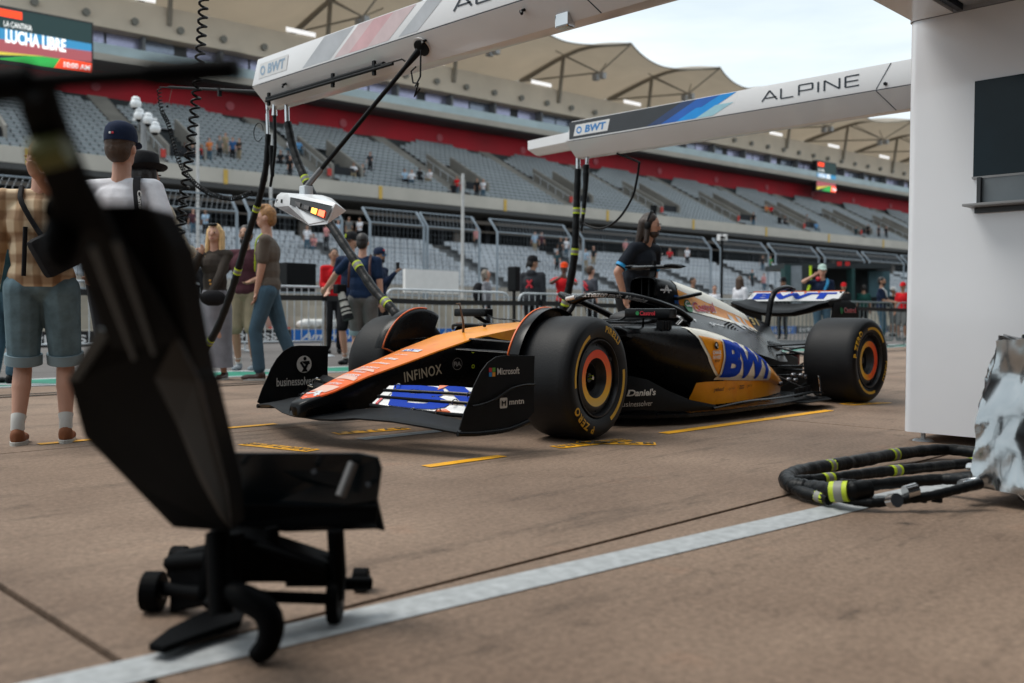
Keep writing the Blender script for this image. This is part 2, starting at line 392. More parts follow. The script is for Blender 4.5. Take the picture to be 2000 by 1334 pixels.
# suite windows, each its own pane
WINL = [M('window_blue', (.10, .33, .48), .2, .6, var=.2), M('window_sky_lilac', (.42, .43, .60), .25, .5, var=.2), M('window_grey', (.26, .30, .38), .2, .5, var=.2)]  # lilac pane colour carries the tint of the reflected sky
wme = {}
s = S0 + .5; k = 0
while s < S1 - 4:
    w = 2.35
    kk = (0 if s < 18 else random.choice([1, 1, 2, 1]))
    if k % 4 == 3: s += .8
    T = Matrix.Translation(SP(s + w / 2, NB + .36, ZB + 3.7)) @ Matrix.Rotation(-.089, 4, 'Z')
    T = wm(stand).inverted() @ T
    if kk not in wme:
        qq = MB().box((0, 0, 0), (w, .06, 2.3)); o = qq.build('window_pane', WINL[kk]); o.parent = stand; wme[kk] = o.data; o.matrix_basis = T
    else: inst(wme[kk], 'window_pane', stand, T)
    if k % 2 == 0: MB().box(SP(s - .15, NB - .1, ZB + 3.7), (.22, .9, 2.6), Matrix.Rotation(-.089, 3, 'Z')).build('mullion', M('mullion_grey', (.17, .18, .19), .5), stand)
    s += w + .18; k += 1
# upper wall under the roof
ZW = ZB + 4.7; NW = NB + .2
bay0 = s_of(622, NW); BAY = 12.9
sweep('cream_wall', [(NW - 1.2, ZW), (NW - 1.2, ZW + 2.3), (NW + .5, ZW + 2.3), (NW + .5, ZW)], CREAM)
for i in range(70):
    s = S0 + 1 + i * 3.3
    if s > S1: break
    MB().tube([SP(s, NW - 1.26, ZW + .75), SP(s, NW - 1.5, ZW + .75)], .26, 12).build('round_lamp', M('lamp_grey', (.22, .22, .20), .5), stand)
# roof bays: membrane, ridge beam, strut, arms
MEMB = M('tan_roof_membrane', (.60, .545, .47), .8, var=.14, vs=.35)
_n = MEMB.node_tree.nodes; _l = MEMB.node_tree.links
_t = _n.new('ShaderNodeBsdfTranslucent'); _t.inputs[0].default_value = (.64, .58, .50, 1); _m = _n.new('ShaderNodeMixShader'); _m.inputs[0].default_value = .58
_l.new(_n['Principled BSDF'].outputs[0], _m.inputs[1]); _l.new(_t.outputs[0], _m.inputs[2]); _l.new(_m.outputs[0], _n['Material Output'].inputs[0])
def roofpt(a, b, s0):          # a across the bay 0..1, b from back 0 to front 1
    dip = (1 - abs(2 * a - 1) ** 1.7)
    n = NW + 4.6 - 15.6 * b + 1.7 * dip * b * b
    z = ZW + 4.5 + 1.4 * sin(b * pi * .92) - dip * (1.7 - .95 * b)
    return SP(s0 + a * BAY, n, z)
for kb in range(-2, 16):
    s0 = bay0 + kb * BAY
    if s0 > 205: break
    q = MB(); NA, NBb = 18, 12
    top = [roofpt(i / NA, j / NBb, s0) for j in range(NBb + 1) for i in range(NA + 1)]
    bot = [p + V((0, 0, -.05)) for p in top]; n1 = NA + 1
    fs = []
    for j in range(NBb):
        for i in range(NA):
            a = j * n1 + i; fs.append((a, a + 1, a + n1 + 1, a + n1)); o_ = len(top); fs.append((a + o_, a + n1 + o_, a + n1 + 1 + o_, a + 1 + o_))
    for i in range(NA): a = NBb * n1 + i; fs.append((a, a + 1, a + 1 + len(top), a + len(top)))
    q.add(top + bot, fs); q.build('roof_membrane', MEMB, stand, smooth=60)
    # gable panels closing the back, with an open slot that shows the sky
    bk = [roofpt(i / 20, 0, s0) for i in range(21)]
    for i0, i1 in ((0, 14), (18, 20)):
        q = MB(); q.add([bk[i] for i in range(i0, i1 + 1)] + [V((bk[i].x, bk[i].y, ZW + 2.2)) for i in range(i1, i0 - 1, -1)], [tuple(range(2 * (i1 - i0 + 1)))])
        q.build('gable_panel', MEMB, stand, recalc=False)
    MB().box(SP(s0 - 2.3, NW - 1.3, ZW + 2.55), (2.6, .06, .34), Matrix.Rotation(-.089, 3, 'Z')).build('sky_slot_panel', M('sky_slot_white', (1, 1, 1), .5, emit=.55, var=0), stand)  # glowing panel imitates a bright sky slot; no lamp hangs here
    # edge cable
    MB().tube([roofpt(i / NA, 1, s0) + V((0, 0, -.02)) for i in range(NA + 1)], .07, 5).build('edge_cable', TRUSS, stand)
    A = roofpt(0, 0, s0) - V((0, 0, .3)); Bm = roofpt(0, .55, s0) - V((0, 0, .28)); Ct = roofpt(0, 1.0, s0) - V((0, 0, .12))
    q = MB(); q.tube(smooth_path([A, Bm, Ct], 5), .22, 6, rs=[.26 - .16 * i / 10 for i in range(11)]); q.build('ridge_beam', TRUSS, stand)
    foot = SP(s0, NW - 1.3, ZW + 1.0); topp = roofpt(0, .42, s0) - V((0, 0, .3))
    MB().tube([foot, topp], .19, 8).build('strut', TRUSS, stand)
    q = MB()
    mid = SP(s0, NW - 7.0, ZW + 2.9)
    q.tube([A, mid], .09, 5); q.tube([mid, Ct], .07, 5); q.tube([mid, topp], .08, 5)
    for dx in (-3.4, 3.4): q.tube([mid, SP(s0 + dx, NW - 4.5, roofpt(abs(dx) / BAY, .6, s0).z - .2)], .06, 5)
    q.build('roof_brace', TRUSS, stand)
    for dn in (0, .9):
        MB().box(mid + NV * (dn - .4) + V((0, 0, -.35)), (.5, .5, .55)).build('flood_lamp', M('lamp_silver', (.30, .30, .30), .35, .4), stand)
# lower bowl: void, beams, lower terrace
sweep('concourse_ceiling', [(57.5, 8.8), (57.5, 8.5), (75, 8.5), (75, 8.8)], M('concourse_ceiling_grey', (.06, .06, .06), .9))
sweep('concourse_back_wall', [(70, 0), (70, 8.6), (70.4, 8.6), (70.4, 0)], M('concourse_wall_dark', (.035, .038, .042), .9))
sweep('service_beam', [(58.6, 7.75), (58.6, 8.0), (58.9, 8.0), (58.9, 7.75)], M('service_beam_brown', (.13, .11, .095), .7))
sweep('service_pipe', [(59.4, 7.2), (59.4, 7.32), (59.55, 7.32), (59.55, 7.2)], M('service_beam_brown', (.13, .11, .095), .7))
LN0, LZ0, LNR, LRUN, LRISE = 45.0, 1.6, 12, .82, .33
terrace('lower_terrace', LN0, LZ0, LNR, LRUN, LRISE, M('terrace_concrete_grey', (.14, .145, .15), .9, var=.3))  # mid-grey concrete under the pale seats
sweep('lower_front_wall', [(44.6, 0), (44.6, 2.4), (44.95, 2.4), (44.95, 0)], STC)
sweep('concourse_floor', [(LN0 + LNR * LRUN, 4), (LN0 + LNR * LRUN, LZ0 + LNR * LRISE), (70, LZ0 + LNR * LRISE), (70, 4)], STC)
for i in range(50):
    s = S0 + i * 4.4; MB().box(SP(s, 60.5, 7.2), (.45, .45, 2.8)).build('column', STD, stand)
    if i % 3 == 1: MB().box(SP(s + 1.4, 60.2, 6.4), (.9, .3, 1.5)).build('sign_board', M('service_beam_brown', (.13, .11, .095), .7), stand)

# seats
def seat_geo(q, P, w=.47):
    """seat with a shell back and a tipped base; P = centre of the row edge"""
    u = GV * (w / 2); b = NV
    q.add([P - u + b * .52 + V((0, 0, .30)), P + u + b * .52 + V((0, 0, .30)), P + u * .92 + b * .60 + V((0, 0, .63)), P - u * .92 + b * .60 + V((0, 0, .63)),
           P - u + b * .58 + V((0, 0, .30)), P + u + b * .58 + V((0, 0, .30)), P + u * .92 + b * .65 + V((0, 0, .62)), P - u * .92 + b * .65 + V((0, 0, .62))],
          [(0, 1, 2, 3), (5, 4, 7, 6), (3, 2, 6, 7), (0, 3, 7, 4), (1, 5, 6, 2)])
    q.add([P - u + b * .22 + V((0, 0, .36)), P + u + b * .22 + V((0, 0, .36)), P + u + b * .55 + V((0, 0, .33)), P - u + b * .55 + V((0, 0, .33)), P - u + b * .24 + V((0, 0, .29)), P + u + b * .24 + V((0, 0, .29))],
          [(0, 1, 2, 3), (0, 4, 5, 1)]); s_ = q.m; s_[-1] = 1; s_[-2] = 1
AISLE = 11.6
def aisle_at(s, n): return ((s + 3.0) % AISLE)
seatme = {}
STV = M('stair_concrete', (.21, .20, .18), .85, var=.2, vs=.6)
cnt = 0
def place_seats(n0, z0, nr, run, rise, mat, key, limit, ns0, ns1, aisle, dens=1.0):
    global cnt
    rest = MB(); single = 0
    T0 = wm(stand).inverted()
    for r in range(nr):
        s = ns0
        while s < ns1:
            ph = (s + 3.0) % aisle; ok = ph > 1.5
            # vomitory opening cut through the lower rows on one side of each aisle
            if key == 'u' and 2 <= r <= 8 and 1.5 < ph < 4.1: ok = False
            if key == 'u' and r >= nr - 3 and (ph < 1.5 + (r - nr + 4) * 1.1 or ph > aisle - (r - nr + 4) * .9): ok = False
            if ok:
                P = SP(s, n0 + r * run, z0 + r * rise)
                near = (key == 'u' and 4 < s < 36 and r < 9)
                if near and single < limit:
                    if key not in seatme:
                        q = MB(); seat_geo(q, V((0, 0, 0))); o = q.build('seat', mat, None, recalc=False); o.parent = stand; seatme[key] = o.data; o.matrix_basis = T0 @ Matrix.Translation(P)
                    else: inst(seatme[key], 'seat', stand, T0 @ Matrix.Translation(P))
                    single += 1
                else: seat_geo(rest, P)
            s += .52
    rest.build('seat_rows', mat, stand, kind='stuff', recalc=False)
place_seats(N0, Z0, NR, RUN, RISE, SEATG, 'u', 298, S0 + 1, S1 - 1, AISLE)
place_seats(LN0, LZ0, LNR, LRUN, LRISE, SEATW, 'l', 0, S0 + 1, 150, 10.2)
k = 0; s = -3.0 - AISLE
while s < S1 - 6:
    # stair flight and vomitory box in the upper tier
    q = MB()
    for r in range(NR * 2): q.box(SP(s + .75, N0 + (r + .5) * RUN / 2, Z0 + r * RISE / 2 + .05), (1.35, RUN / 2, .2), Matrix.Rotation(-.089, 3, 'Z'))
    q.build('stair_flight', STV, stand)
    q = MB(); R3 = Matrix.Rotation(-.089, 3, 'Z')
    for ds in (1.6, 4.0):
        q.add([SP(s + ds + e, n, z) for e in (0, .18) for n, z in ((N0 + 1.4, Z0 + .4), (N0 + 1.4, Z0 + 1.7), (N0 + 6.6, Z0 + 4.4), (N0 + 6.6, Z0 + 2.8))],
              [(0, 1, 2, 3), (7, 6, 5, 4), (0, 4, 5, 1), (1, 5, 6, 2), (2, 6, 7, 3), (3, 7, 4, 0)])
    q.build('vomitory_wall', STV, stand)
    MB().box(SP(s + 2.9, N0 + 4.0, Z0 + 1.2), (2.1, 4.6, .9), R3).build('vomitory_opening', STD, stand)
    q = MB()
    for i in range(6):
        z = Z0 + .35 + i * .52; n = N0 + 1.4 + i * 1.0; q.bar(SP(s + 1.5, n, z), SP(s + 1.5, n, z + .95), .05)
    q.bar(SP(s + 1.5, N0 + 1.4, Z0 + 1.3), SP(s + 1.5, N0 + 6.4, Z0 + 3.9), .05); q.build('handrail', STEEL, stand)
    MB().box(SP(s + 1.3, N0 + 1.2, Z0 + 1.1), (.3, .1, .5), R3).build('red_notice', M('red_notice', (.45, .03, .02), .6), stand)
    s += AISLE; k += 1
for i in range(14):   # red roundels with crowd above them on the back wall
    MB().tube([SP(1 + i * AISLE * .86, NB + .08, ZB + .75), SP(1 + i * AISLE * .86, NB + .0, ZB + .75)], .34, 14).build('wall_roundel', M('faded_red_roundel', (.48, .10, .12), .7), stand)

# big screens hung on the stand
def screen(name, px, n, zc, w, h, label, o=(.33, .44, .32, .20, .28, .17)):
    s = s_of(px, n); c = SP(s, n, zc); t = thing(name, c, label, 'screen')
    T = frame(c, GV, (0, 0, 1)); z = T.to_3x3() @ V((0, 0, 1)); sg = 1 if z.dot(NV) < 0 else -1
    R = Matrix.Rotation(-.089, 3, 'Z')
    MB().box(c + NV * .35, (w, .6, h), R).build('screen_case', M('screen_case_black', (.01, .01, .012), .5), t)
    T = frame(c - NV * .001, GV, (0, 0, 1))
    def E(nm, c3, e=1.0): return M(nm, c3, .5, emit=e, var=0)
    k = w / 6.8
    def D(nm, g, m, off): decal(nm, g, T, m, t, off=off)
    x0, x1, y0, y1 = -w / 2 + .12, w / 2 - .12, -h / 2 + .12, h / 2 - .12
    R2 = lambda a, b, c_, d: poly2d([(a, b), (c_, b), (c_, d), (a, d)])
    D('picture', R2(x0, y0, x1, y1), E('screen_night_green', (.01, .03, .03), .6), .006)
    D('picture_band', R2(x0, y0 + h * .32, x1, y0 + h * .56), E('screen_blue', (.03, .20, .38), .7), .009)
    D('picture_track', poly2d([(x0, y0 + h * .1), (x1, y0 + h * .22), (x1, y0 + h * .42), (x0, y0 + h * .34)]), E('screen_track_red', (.30, .07, .08), .7), .012)
    D('picture_grass', poly2d([(x0 + w * .25, y0), (x1, y0), (x1, y0 + h * .20), (x0 + w * .55, y0 + h * .18)]), E('screen_green', (.02, .30, .05), .8), .015)
    D('picture_kerb', poly2d([(x0, y0), (x0 + w * .4, y0 + h * .12), (x0 + w * .62, y0 + h * .19), (x0, y0 + h * .10)]), E('screen_yellow', (.5, .42, .05), .8), .018)
    D('banner', R2(x0 + w * o[4], y1 - h * .16, x0 + w * (o[4] + o[5]), y1 - h * .03), E('screen_red', (.80, .05, .01), 1.0), .021)
    D('time_tab', poly2d([(x0 + w * .68, y0), (x1, y0), (x1, y0 + h * .20), (x0 + w * .73, y0 + h * .20)]), E('screen_red', (.8, .05, .01), 1), .024)
    Wt = E('screen_white', (.8, .8, .78), .9)
    D('lettering', shift(fitbox(text2d('10:00 AM', 1, bold=.02), w * .20, h * .11), x0 + w * .755, y0 + h * .04), Wt, .03)
    D('lettering', shift(fitbox(text2d('LUCHA LIBRE', 1, bold=.03), w * o[1], h * .24), x0 + w * o[0], y0 + h * .32), Wt, .03)
    D('lettering', shift(fitbox(text2d('LA CANTINA', 1), w * o[3], h * .10), x0 + w * (o[0] - .01), y0 + h * .60), Wt, .03)
    return t
def zat(px, py, n):
    t = (px - 1000) / 1865.33; dep = n * 1.562 / (1.2 - t); return CP.z + ((667 - 51.4 + .0065 * (px - 1000) * 1.0) - py) * dep / 1865.33
nS = 63
screen('video_screen', 57, nS, zat(57, 79, nS), 7.6, 3.35, 'large video screen showing LUCHA LIBRE 10:00 AM under the stand roof')
nS = 69
screen('video_screen', 1609, nS, zat(1609, 347, nS), 4.6, 3.9, 'small distant video screen hung in front of the right end of the grandstand', (.06, .6, 0, .3, .04, .3))
# ================================================================ racing car
car = thing('racing_car', (0, 0, 0), 'black and orange single-seater racing car parked in its pit box', 'racing car')
ORG = bpy.data.materials.new('orange_livery'); ORG.use_nodes = True
_n = ORG.node_tree.nodes; _l = ORG.node_tree.links; _p = _n['Principled BSDF']
_tc = _n.new('ShaderNodeTexCoord'); _sx = _n.new('ShaderNodeSeparateXYZ'); _l.new(_tc.outputs['Object'], _sx.inputs[0])
_mr = _n.new('ShaderNodeMapRange'); _mr.inputs[1].default_value = .1; _mr.inputs[2].default_value = 1.3; _l.new(_sx.outputs[0], _mr.inputs[0])
_cr = _n.new('ShaderNodeValToRGB'); _cr.color_ramp.elements[0].color = (.90, .33, .004, 1); _cr.color_ramp.elements[1].color = (.90, .11, .022, 1)
_l.new(_mr.outputs[0], _cr.inputs[0])
_z = _n.new('ShaderNodeTexNoise'); _z.inputs['Scale'].default_value = 7; _z.inputs['Detail'].default_value = 8; _z.inputs['Roughness'].default_value = .65; _l.new(_tc.outputs['Object'], _z.inputs[0])
_r2 = _n.new('ShaderNodeValToRGB'); _r2.color_ramp.elements[0].position = .50; _r2.color_ramp.elements[1].position = .66; _r2.color_ramp.elements[0].color = (1, 1, 1, 1); _r2.color_ramp.elements[1].color = (.86, .66, .60, 1)
_l.new(_z.outputs[0], _r2.inputs[0]); _mm = _n.new('ShaderNodeMixRGB'); _mm.blend_type = 'MULTIPLY'; _mm.inputs[0].default_value = .7
_l.new(_cr.outputs[0], _mm.inputs[1]); _l.new(_r2.outputs[0], _mm.inputs[2]); _l.new(_mm.outputs[0], _p.inputs['Base Color'])
_p.inputs['Roughness'].default_value = .38; _p.inputs['Specular IOR Level'].default_value = .3; _p.inputs['Coat Weight'].default_value = .12; _p.inputs['Coat Roughness'].default_value = .08
CREAMP = M('cream_livery', (.82, .76, .62), .35, coat=.4, var=.05)
BLUEP = M('deep_blue_print', (.003, .045, .42), .55, spec=.08, var=.06)
PINKP = M('pale_pink_print', (.80, .50, .40), .4, var=.1)
PW = M('livery_white', (.72, .72, .72), .4, coat=.2, var=.04)
REDP = M('red_print', (.55, .015, .03), .4); GRNP = M('green_print', (.01, .22, .06), .4)
RUB = M('tyre_rubber', (.0075, .0082, .0098), .55, spec=.28, var=.3, vs=5, bump=.12, bs=90)
RUBS = M('tyre_sidewall', (.006, .0065, .0075), .42, spec=.24, var=.15, vs=10)
YT = M('tyre_yellow_print', (.74, .42, .03), .6, var=.15)
ORGE = M('orange_edge', (.80, .14, .02), .4)

# --- nose and survival cell: rounded box sections along x
ST = [(1.392, .214, .035, .168, .03), (1.375, .232, .055, .158, .05), (1.33, .252, .074, .152, .07), (1.19, .291, .092, .158, .088), (.98, .367, .118, .180, .11), (.70, .446, .152, .215, .145),
      (.50, .505, .172, .245, .165), (.20, .585, .200, .275, .195), (-.10, .632, .228, .26, .225), (-.35, .655, .25, .21, .245), (-.70, .672, .275, .15, .27), (-.80, .672, .285, .13, .28)]
def cell_sec(x, zt, wt, zb, wb, k=1.0):
    P = []; r = min(.03, wt * .4)
    top = [(-1, 0), (-.86, .004), (-.6, .009), (-.3, .013), (0, .014), (.3, .013), (.6, .009), (.86, .004), (1, 0)]
    for u, dz in top: P.append((x, -u * (wt - .006) * -1 if False else u * (wt - .006), zt + dz * min(1, wt / .15)))
    P.append((x, wt + .004, zt - .014)); P.append((x, wt + .006, zt - .05))
    zm = (zt + zb) / 2
    P.append((x, (wt + wb) / 2 + .006, zm)); P.append((x, wb, zb + .04)); P.append((x, wb - .025, zb))
    P.append((x, -wb + .025, zb)); P.append((x, -wb, zb + .04)); P.append((x, -(wt + wb) / 2 - .006, zm)); P.append((x, -wt - .006, zt - .05)); P.append((x, -wt - .004, zt - .014))
    return [V(p) for p in P]
q = MB(); q.rings([cell_sec(*s) for s in ST]); cell = q.build('survival_cell', CARB, car, smooth=50)
# orange top panel, a thin skin proud of the cell
q = MB(); rows = []
fine = []
for i in range(len(ST) - 1):
    for j in range(4): t = j / 4; fine.append([a + (b - a) * t for a, b in zip(ST[i], ST[i + 1])])
fine.append(list(ST[-1]))
fine = [f for f in fine if f[0] < 1.345]
for f in fine:
    x, zt, wt = f[:3]; k = min(1, sqrt(max(0, (1.347 - x) / .10))) if x > 1.247 else 1
    r = [(x, u * (wt + .003) * k, zt + (.014 * (1 - u * u)) * min(1, wt / .15) + .003) for u in (-1, -.8, -.5, 0, .5, .8, 1)]
    if x < .12:      # the panel wraps down the flank towards the cockpit
        dn = min(.075, (.12 - x) * .3); r = [(x, -(wt + .009), zt - .012 - dn)] + r + [(x, wt + .009, zt - .012 - dn)]
    else: r = [(x, -(wt + .006) * k, zt - .005)] + r + [(x, (wt + .006) * k, zt - .005)]
    rows.append([V(p) for p in r])
q.rings(rows, closed=False, cap=False); top_panel = q.build('nose_top_panel', ORG, car, smooth=50)
TB = bvh_of(top_panel, cell)
def flat_nose(name, g, x, y, mat, kx=1, rot=0):
    # letters read across the car, top towards the cockpit
    T = Matrix(((0, -1, 0, x), (1, 0, 0, y), (0, 0, 1, .9), (0, 0, 0, 1)))
    T = Matrix.Translation((x, y, .9)) @ Matrix.Rotation(radians(90), 4, 'Z') @ Matrix.Rotation(rot, 4, 'Z')
    return decal(name, g, T, mat, top_panel, TB, cut=.05, off=.0022)
def badge(x, s, w, h, m=PW, **k): flat_nose('sponsor_lettering', shift(fitbox(text2d(s, 1, **k), w, h), -w / 2, 0), x, 0, m)
# printed pale stripes and small sponsor lines of the nose, front to back
flat_nose('pink_stripe', poly2d([(-.07, 0), (.07, 0), (.085, .09), (-.085, .09)]), 1.235, 0, PINKP)
flat_nose('pink_stripe', poly2d([(-.095, 0), (.10, 0), (.09, .035), (-.08, .05)]), 1.06, 0, PINKP)
flat_nose('pink_stripe', poly2d([(-.09, 0), (.11, 0), (.08, .03), (-.10, .03)]), .93, 0, PINKP)
A_MARK = join2d(poly2d([(0, 0), (.022, 0), (.075, .07), (.05, .07)]), poly2d([(.05, .07), (.075, .07), (.095, 0), (.073, 0)]), poly2d([(-.05, .018), (.13, .018), (.12, .032), (-.04, .032)]))
flat_nose('arrow_a_emblem', shift(A_MARK, -.035, 0), 1.29, 0, PW)
badge(1.325, 'ricoh', .045, .012); badge(1.135, 'SPONSOR'[:0] + 'DUPONT', .12, .026, bold=.02); badge(1.09, 'Kappa', .07, .02)
badge(1.02, 'BINANCE', .15, .03, bold=.02); badge(.965, 'PIRELLI', .12, .024, bold=.02); badge(.89, 'MICROSOFT', .17, .026, bold=.02)
badge(.81, 'Eurodatacar', .17, .028, bold=.02); badge(.735, 'H.Moser', .13, .036, bold=.04); badge(.655, 'elysium', .12, .024)
flat_nose('sponsor_plate', shift(fitbox(poly2d([(0, 0), (1, 0), (1, 1), (0, 1)]), .16, .042), -.08, 0), .58, 0, PW)
flat_nose('sponsor_lettering', shift(fitbox(text2d('BWT', 1, bold=.04), .13, .032), -.065, .005), .58, 0, BLUEP)
for a, b in ((.10, .02), (.02, -.06)): flat_nose('sponsor_lettering', shift(fitbox(text2d('BWT', 1, bold=.03), .05, .02), -.12, 0), a, 0, PW)
# side lettering of the nose
SBV = bvh_of(cell)
def side(name, g, x, z, mat, bv, parent, y=1.2, cut=.05, off=.002, tilt=0, warp=None):
    """print on the left flank: local x runs towards the tail... text reads nose to tail"""
    T = Matrix(((-1, 0, 0, x), (0, 0, 1, y), (0, 1, 0, z), (0, 0, 0, 1))) @ Matrix.Rotation(tilt, 4, 'Z')
    return decal(name, g, T, mat, parent, bv, cut=cut, off=off, warp=warp, reach=2.4)
GOLDP = M('pale_gold_print', (.50, .44, .33), .5)
side('lettering', fitbox(text2d('INFINOX', 1, bold=.012, space=1.1), .27, .062), .735, .325, GOLDP, SBV, cell, tilt=radians(9))
side('fia_emblem', shift(ring2d(.034, .037, 28), 0, 0), .357, .424, M('grey_print', (.30, .30, .29), .5), SBV, cell)
side('fia_emblem', shift(fitbox(text2d('FiA', 1, bold=.04), .056, .028), -.028, -.014), .357, .424, MATS['grey_print'], SBV, cell)
for x, z in ((.24, .50), (.235, .405)): side('tow_marker', ring2d(.007, .013, 16), x, z, HIVIS, SBV, cell)
# pitot mast
q = MB(); q.tube([(.137, 0, .59), (.139, 0, .68), (.165, 0, .775), (.175, 0, .80)], .006, 6, rs=[.009, .007, .005, .004]); q.tube([(.172, 0, .795), (.19, .03, .797), (.235, .04, .795)], .003, 5); q.tube([(.14, 0, .675), (.20, .0, .672)], .003, 5)
q.build('pitot_mast', M('bare_bronze_metal', (.20, .14, .10), .4, .6), car, smooth=40)
MB().ell((-.03, .02, .655), (.012, .012, .012), 8, 6).build('sensor_stud', BLACK, car, smooth=60)

# --- front wing
fw = thing('front_wing', (1, 0, .15), None, None); fw.parent = None
for k_ in list(fw.keys()): del fw[k_]
fw.parent = car
def aero(y, le, te, th=.02, camber=.02, n=9):
    """aerofoil section at station y from le (x,z) to te (x,z)"""
    lx, lz = le; tx, tz = te; d = V((tx - lx, 0, tz - lz)); c = d.length; d = d / c; nrm = V((-d.z, 0, d.x))
    if nrm.z < 0: nrm = -nrm
    up = []; lo = []
    for i in range(n):
        t = i / (n - 1); th_ = th * (2.2 * sqrt(t + .002) * (1 - t) ** .9 + .04); cm = -camber * 4 * t * (1 - t)
        b = V((lx, y, lz)) + d * c * t
        up.append(b + nrm * (th_ / 2 + cm)); lo.append(b + nrm * (-th_ / 2 + cm))
    return up + lo[::-1]
def wing(name, stations, mat, parent, th=.02, camber=.02, **k):
    q = MB(); q.rings([aero(y, le, te, th, camber) for y, le, te in stations]); return q.build(name, mat, parent, smooth=40, **k)
def sym(L_): return [(-y, a, b) for y, a, b in L_[::-1] if y > 0] + [(y, a, b) for y, a, b in L_]
WINGST = [(0, (1.345, .155), (1.10, .185)), (.12, (1.335, .150), (1.09, .185)), (.25, (1.31, .155), (1.06, .20)), (.40, (1.27, .172), (1.02, .215)), (.60, (1.19, .168), (.97, .205)), (.80, (1.115, .150), (.92, .18)), (.975, (1.05, .130), (.88, .15))]
mainp = wing('main_plane', sym(WINGST), CARBM, fw, th=.030, camber=.012)
FL = []
FST = [(.22, (1.02, .222), (.90, .318)), (.40, (.98, .212), (.84, .325)), (.62, (.91, .202), (.75, .328)), (.82, (.82, .195), (.65, .32)), (.975, (.72, .19), (.55, .305))]
def mixp(a, b, t): return (a[0] + (b[0] - a[0]) * t, a[1] + (b[1] - a[1]) * t)
for t0, t1 in ((0, .31), (.36, .65), (.70, 1.0)):
    for sg in (1, -1):
        FL.append(wing('flap', [(y * sg, mixp(a, b, t0), mixp(a, b, t1)) for y, a, b in FST], PW if sg > 0 else CARBM, fw, th=.010, camber=.003))
FB = bvh_of(*FL[0::2])
def flapprint(name, g, mat, off=.0018): 
    T = Matrix(((0, -.55, .835, 1.9), (1, 0, 0, 0), (0, .835, .55, .9), (0, 0, 0, 1)))
    # print plane faces forward and up; x runs to the car's left
    T = frame((1.35, 0, .62), (0, 1, 0), (-.62, 0, .78))
    return decal(name, g, T, mat, FL[2 * 0], FB, cut=.03, off=off, reach=2)
flapprint('blue_print', poly2d([(.34, -.60), (.965, -.66), (.972, -.36), (.33, -.38)]), BLUEP) if False else None
# print co-ordinates: x across the car, y up the flap from its leading edge
def fprint(name, g, mat, off=.003):
    def wp(x, y):
        k = 0
        while k < len(FST) - 2 and FST[k + 1][0] < x: k += 1
        t = (x - FST[k][0]) / (FST[k + 1][0] - FST[k][0]); a = mixp(FST[k][1], FST[k + 1][1], t); b = mixp(FST[k][2], FST[k + 1][2], t); c = mixp(a, b, y)
        v = V((c[0] - 1.35, 0, c[1] - .62)); return (x, v.dot(FY), 0)
    T = frame((1.35, 0, .62), (0, 1, 0), (-.62, 0, .78)); FY = T.to_3x3() @ V((0, 1, 0))
    return decal(name, g, T, mat, FL[0], FB, cut=.03, off=off, warp=wp, reach=2)
gb = fitbox(text2d('BWT', 1, bold=.036, space=.95), 1.42, .98)
gb = ([(x + .255 + .08 * (1 - y), y + .01) for x, y in gb[0]], gb[1])
fprint('blue_lettering', gb, BLUEP, .0035)
for k in range(2): fprint('orange_chip', poly2d([(.53 + k * .20, 1.0), (.58 + k * .20, 1.0), (.545 + k * .20, .80)]), ORGE, .005)
fprint('orange_chip', poly2d([(.62, .0), (.72, .0), (.68, .09)]), ORGE, .005)
fprint('red_edge_line', poly2d([(.245, .0), (.262, .0), (.262, .30), (.245, .30)]), REDP, .004)
fprint('white_edge', poly2d([(.235, .30), (.28, .3), (.28, .7), (.235, .7)]), PW, .003)
for sg in (1, -1):
    for t in (.335, .675):
        P_ = [V((mixp(a, b, t)[0], y * sg, mixp(a, b, t)[1] + .008)) for y, a, b in FST]
        MB().tube(P_, .009, 6).build('slot_edge', CARB, fw, smooth=60)
        MB().tube([p + V((.004, 0, .007)) for p in P_[2:]], .0035, 6).build('pale_edge_strip', GOLDP, fw, smooth=60)
    P_ = [V((a[0] + .012, y * sg, a[1] - .008)) for y, a, b in FST]; MB().tube(P_, .013, 6).build('slot_edge', CARB, fw, smooth=60)
    for y, t in ((.52, -.18), (.66, -.1), (.70, .30), (.74, .62), (.30, .8)):
        k = 0
        while FST[k + 1][0] < y: k += 1
        u_ = (y - FST[k][0]) / (FST[k + 1][0] - FST[k][0]); c = mixp(mixp(FST[k][1], FST[k + 1][1], u_), mixp(FST[k][2], FST[k + 1][2], u_), t)
        c = V((c[0], y * sg, c[1] + .012)); q = MB()
        q.tube([c + V((.020 * cos(a), 0, .020 * sin(a))) for a in [i * pi / 5 - .5 for i in range(9)]], .0035, 5); q.build('flap_bracket', CHROME, fw, smooth=60)
EPL = [(1.045, .148), (1.01, .235), (.975, .30), (.945, .365), (.90, .43), (.85, .478), (.79, .507), (.73, .512), (.50, .505), (.505, .34), (.50, .20), (.56, .155), (.70, .125), (.85, .112), (.98, .112)]
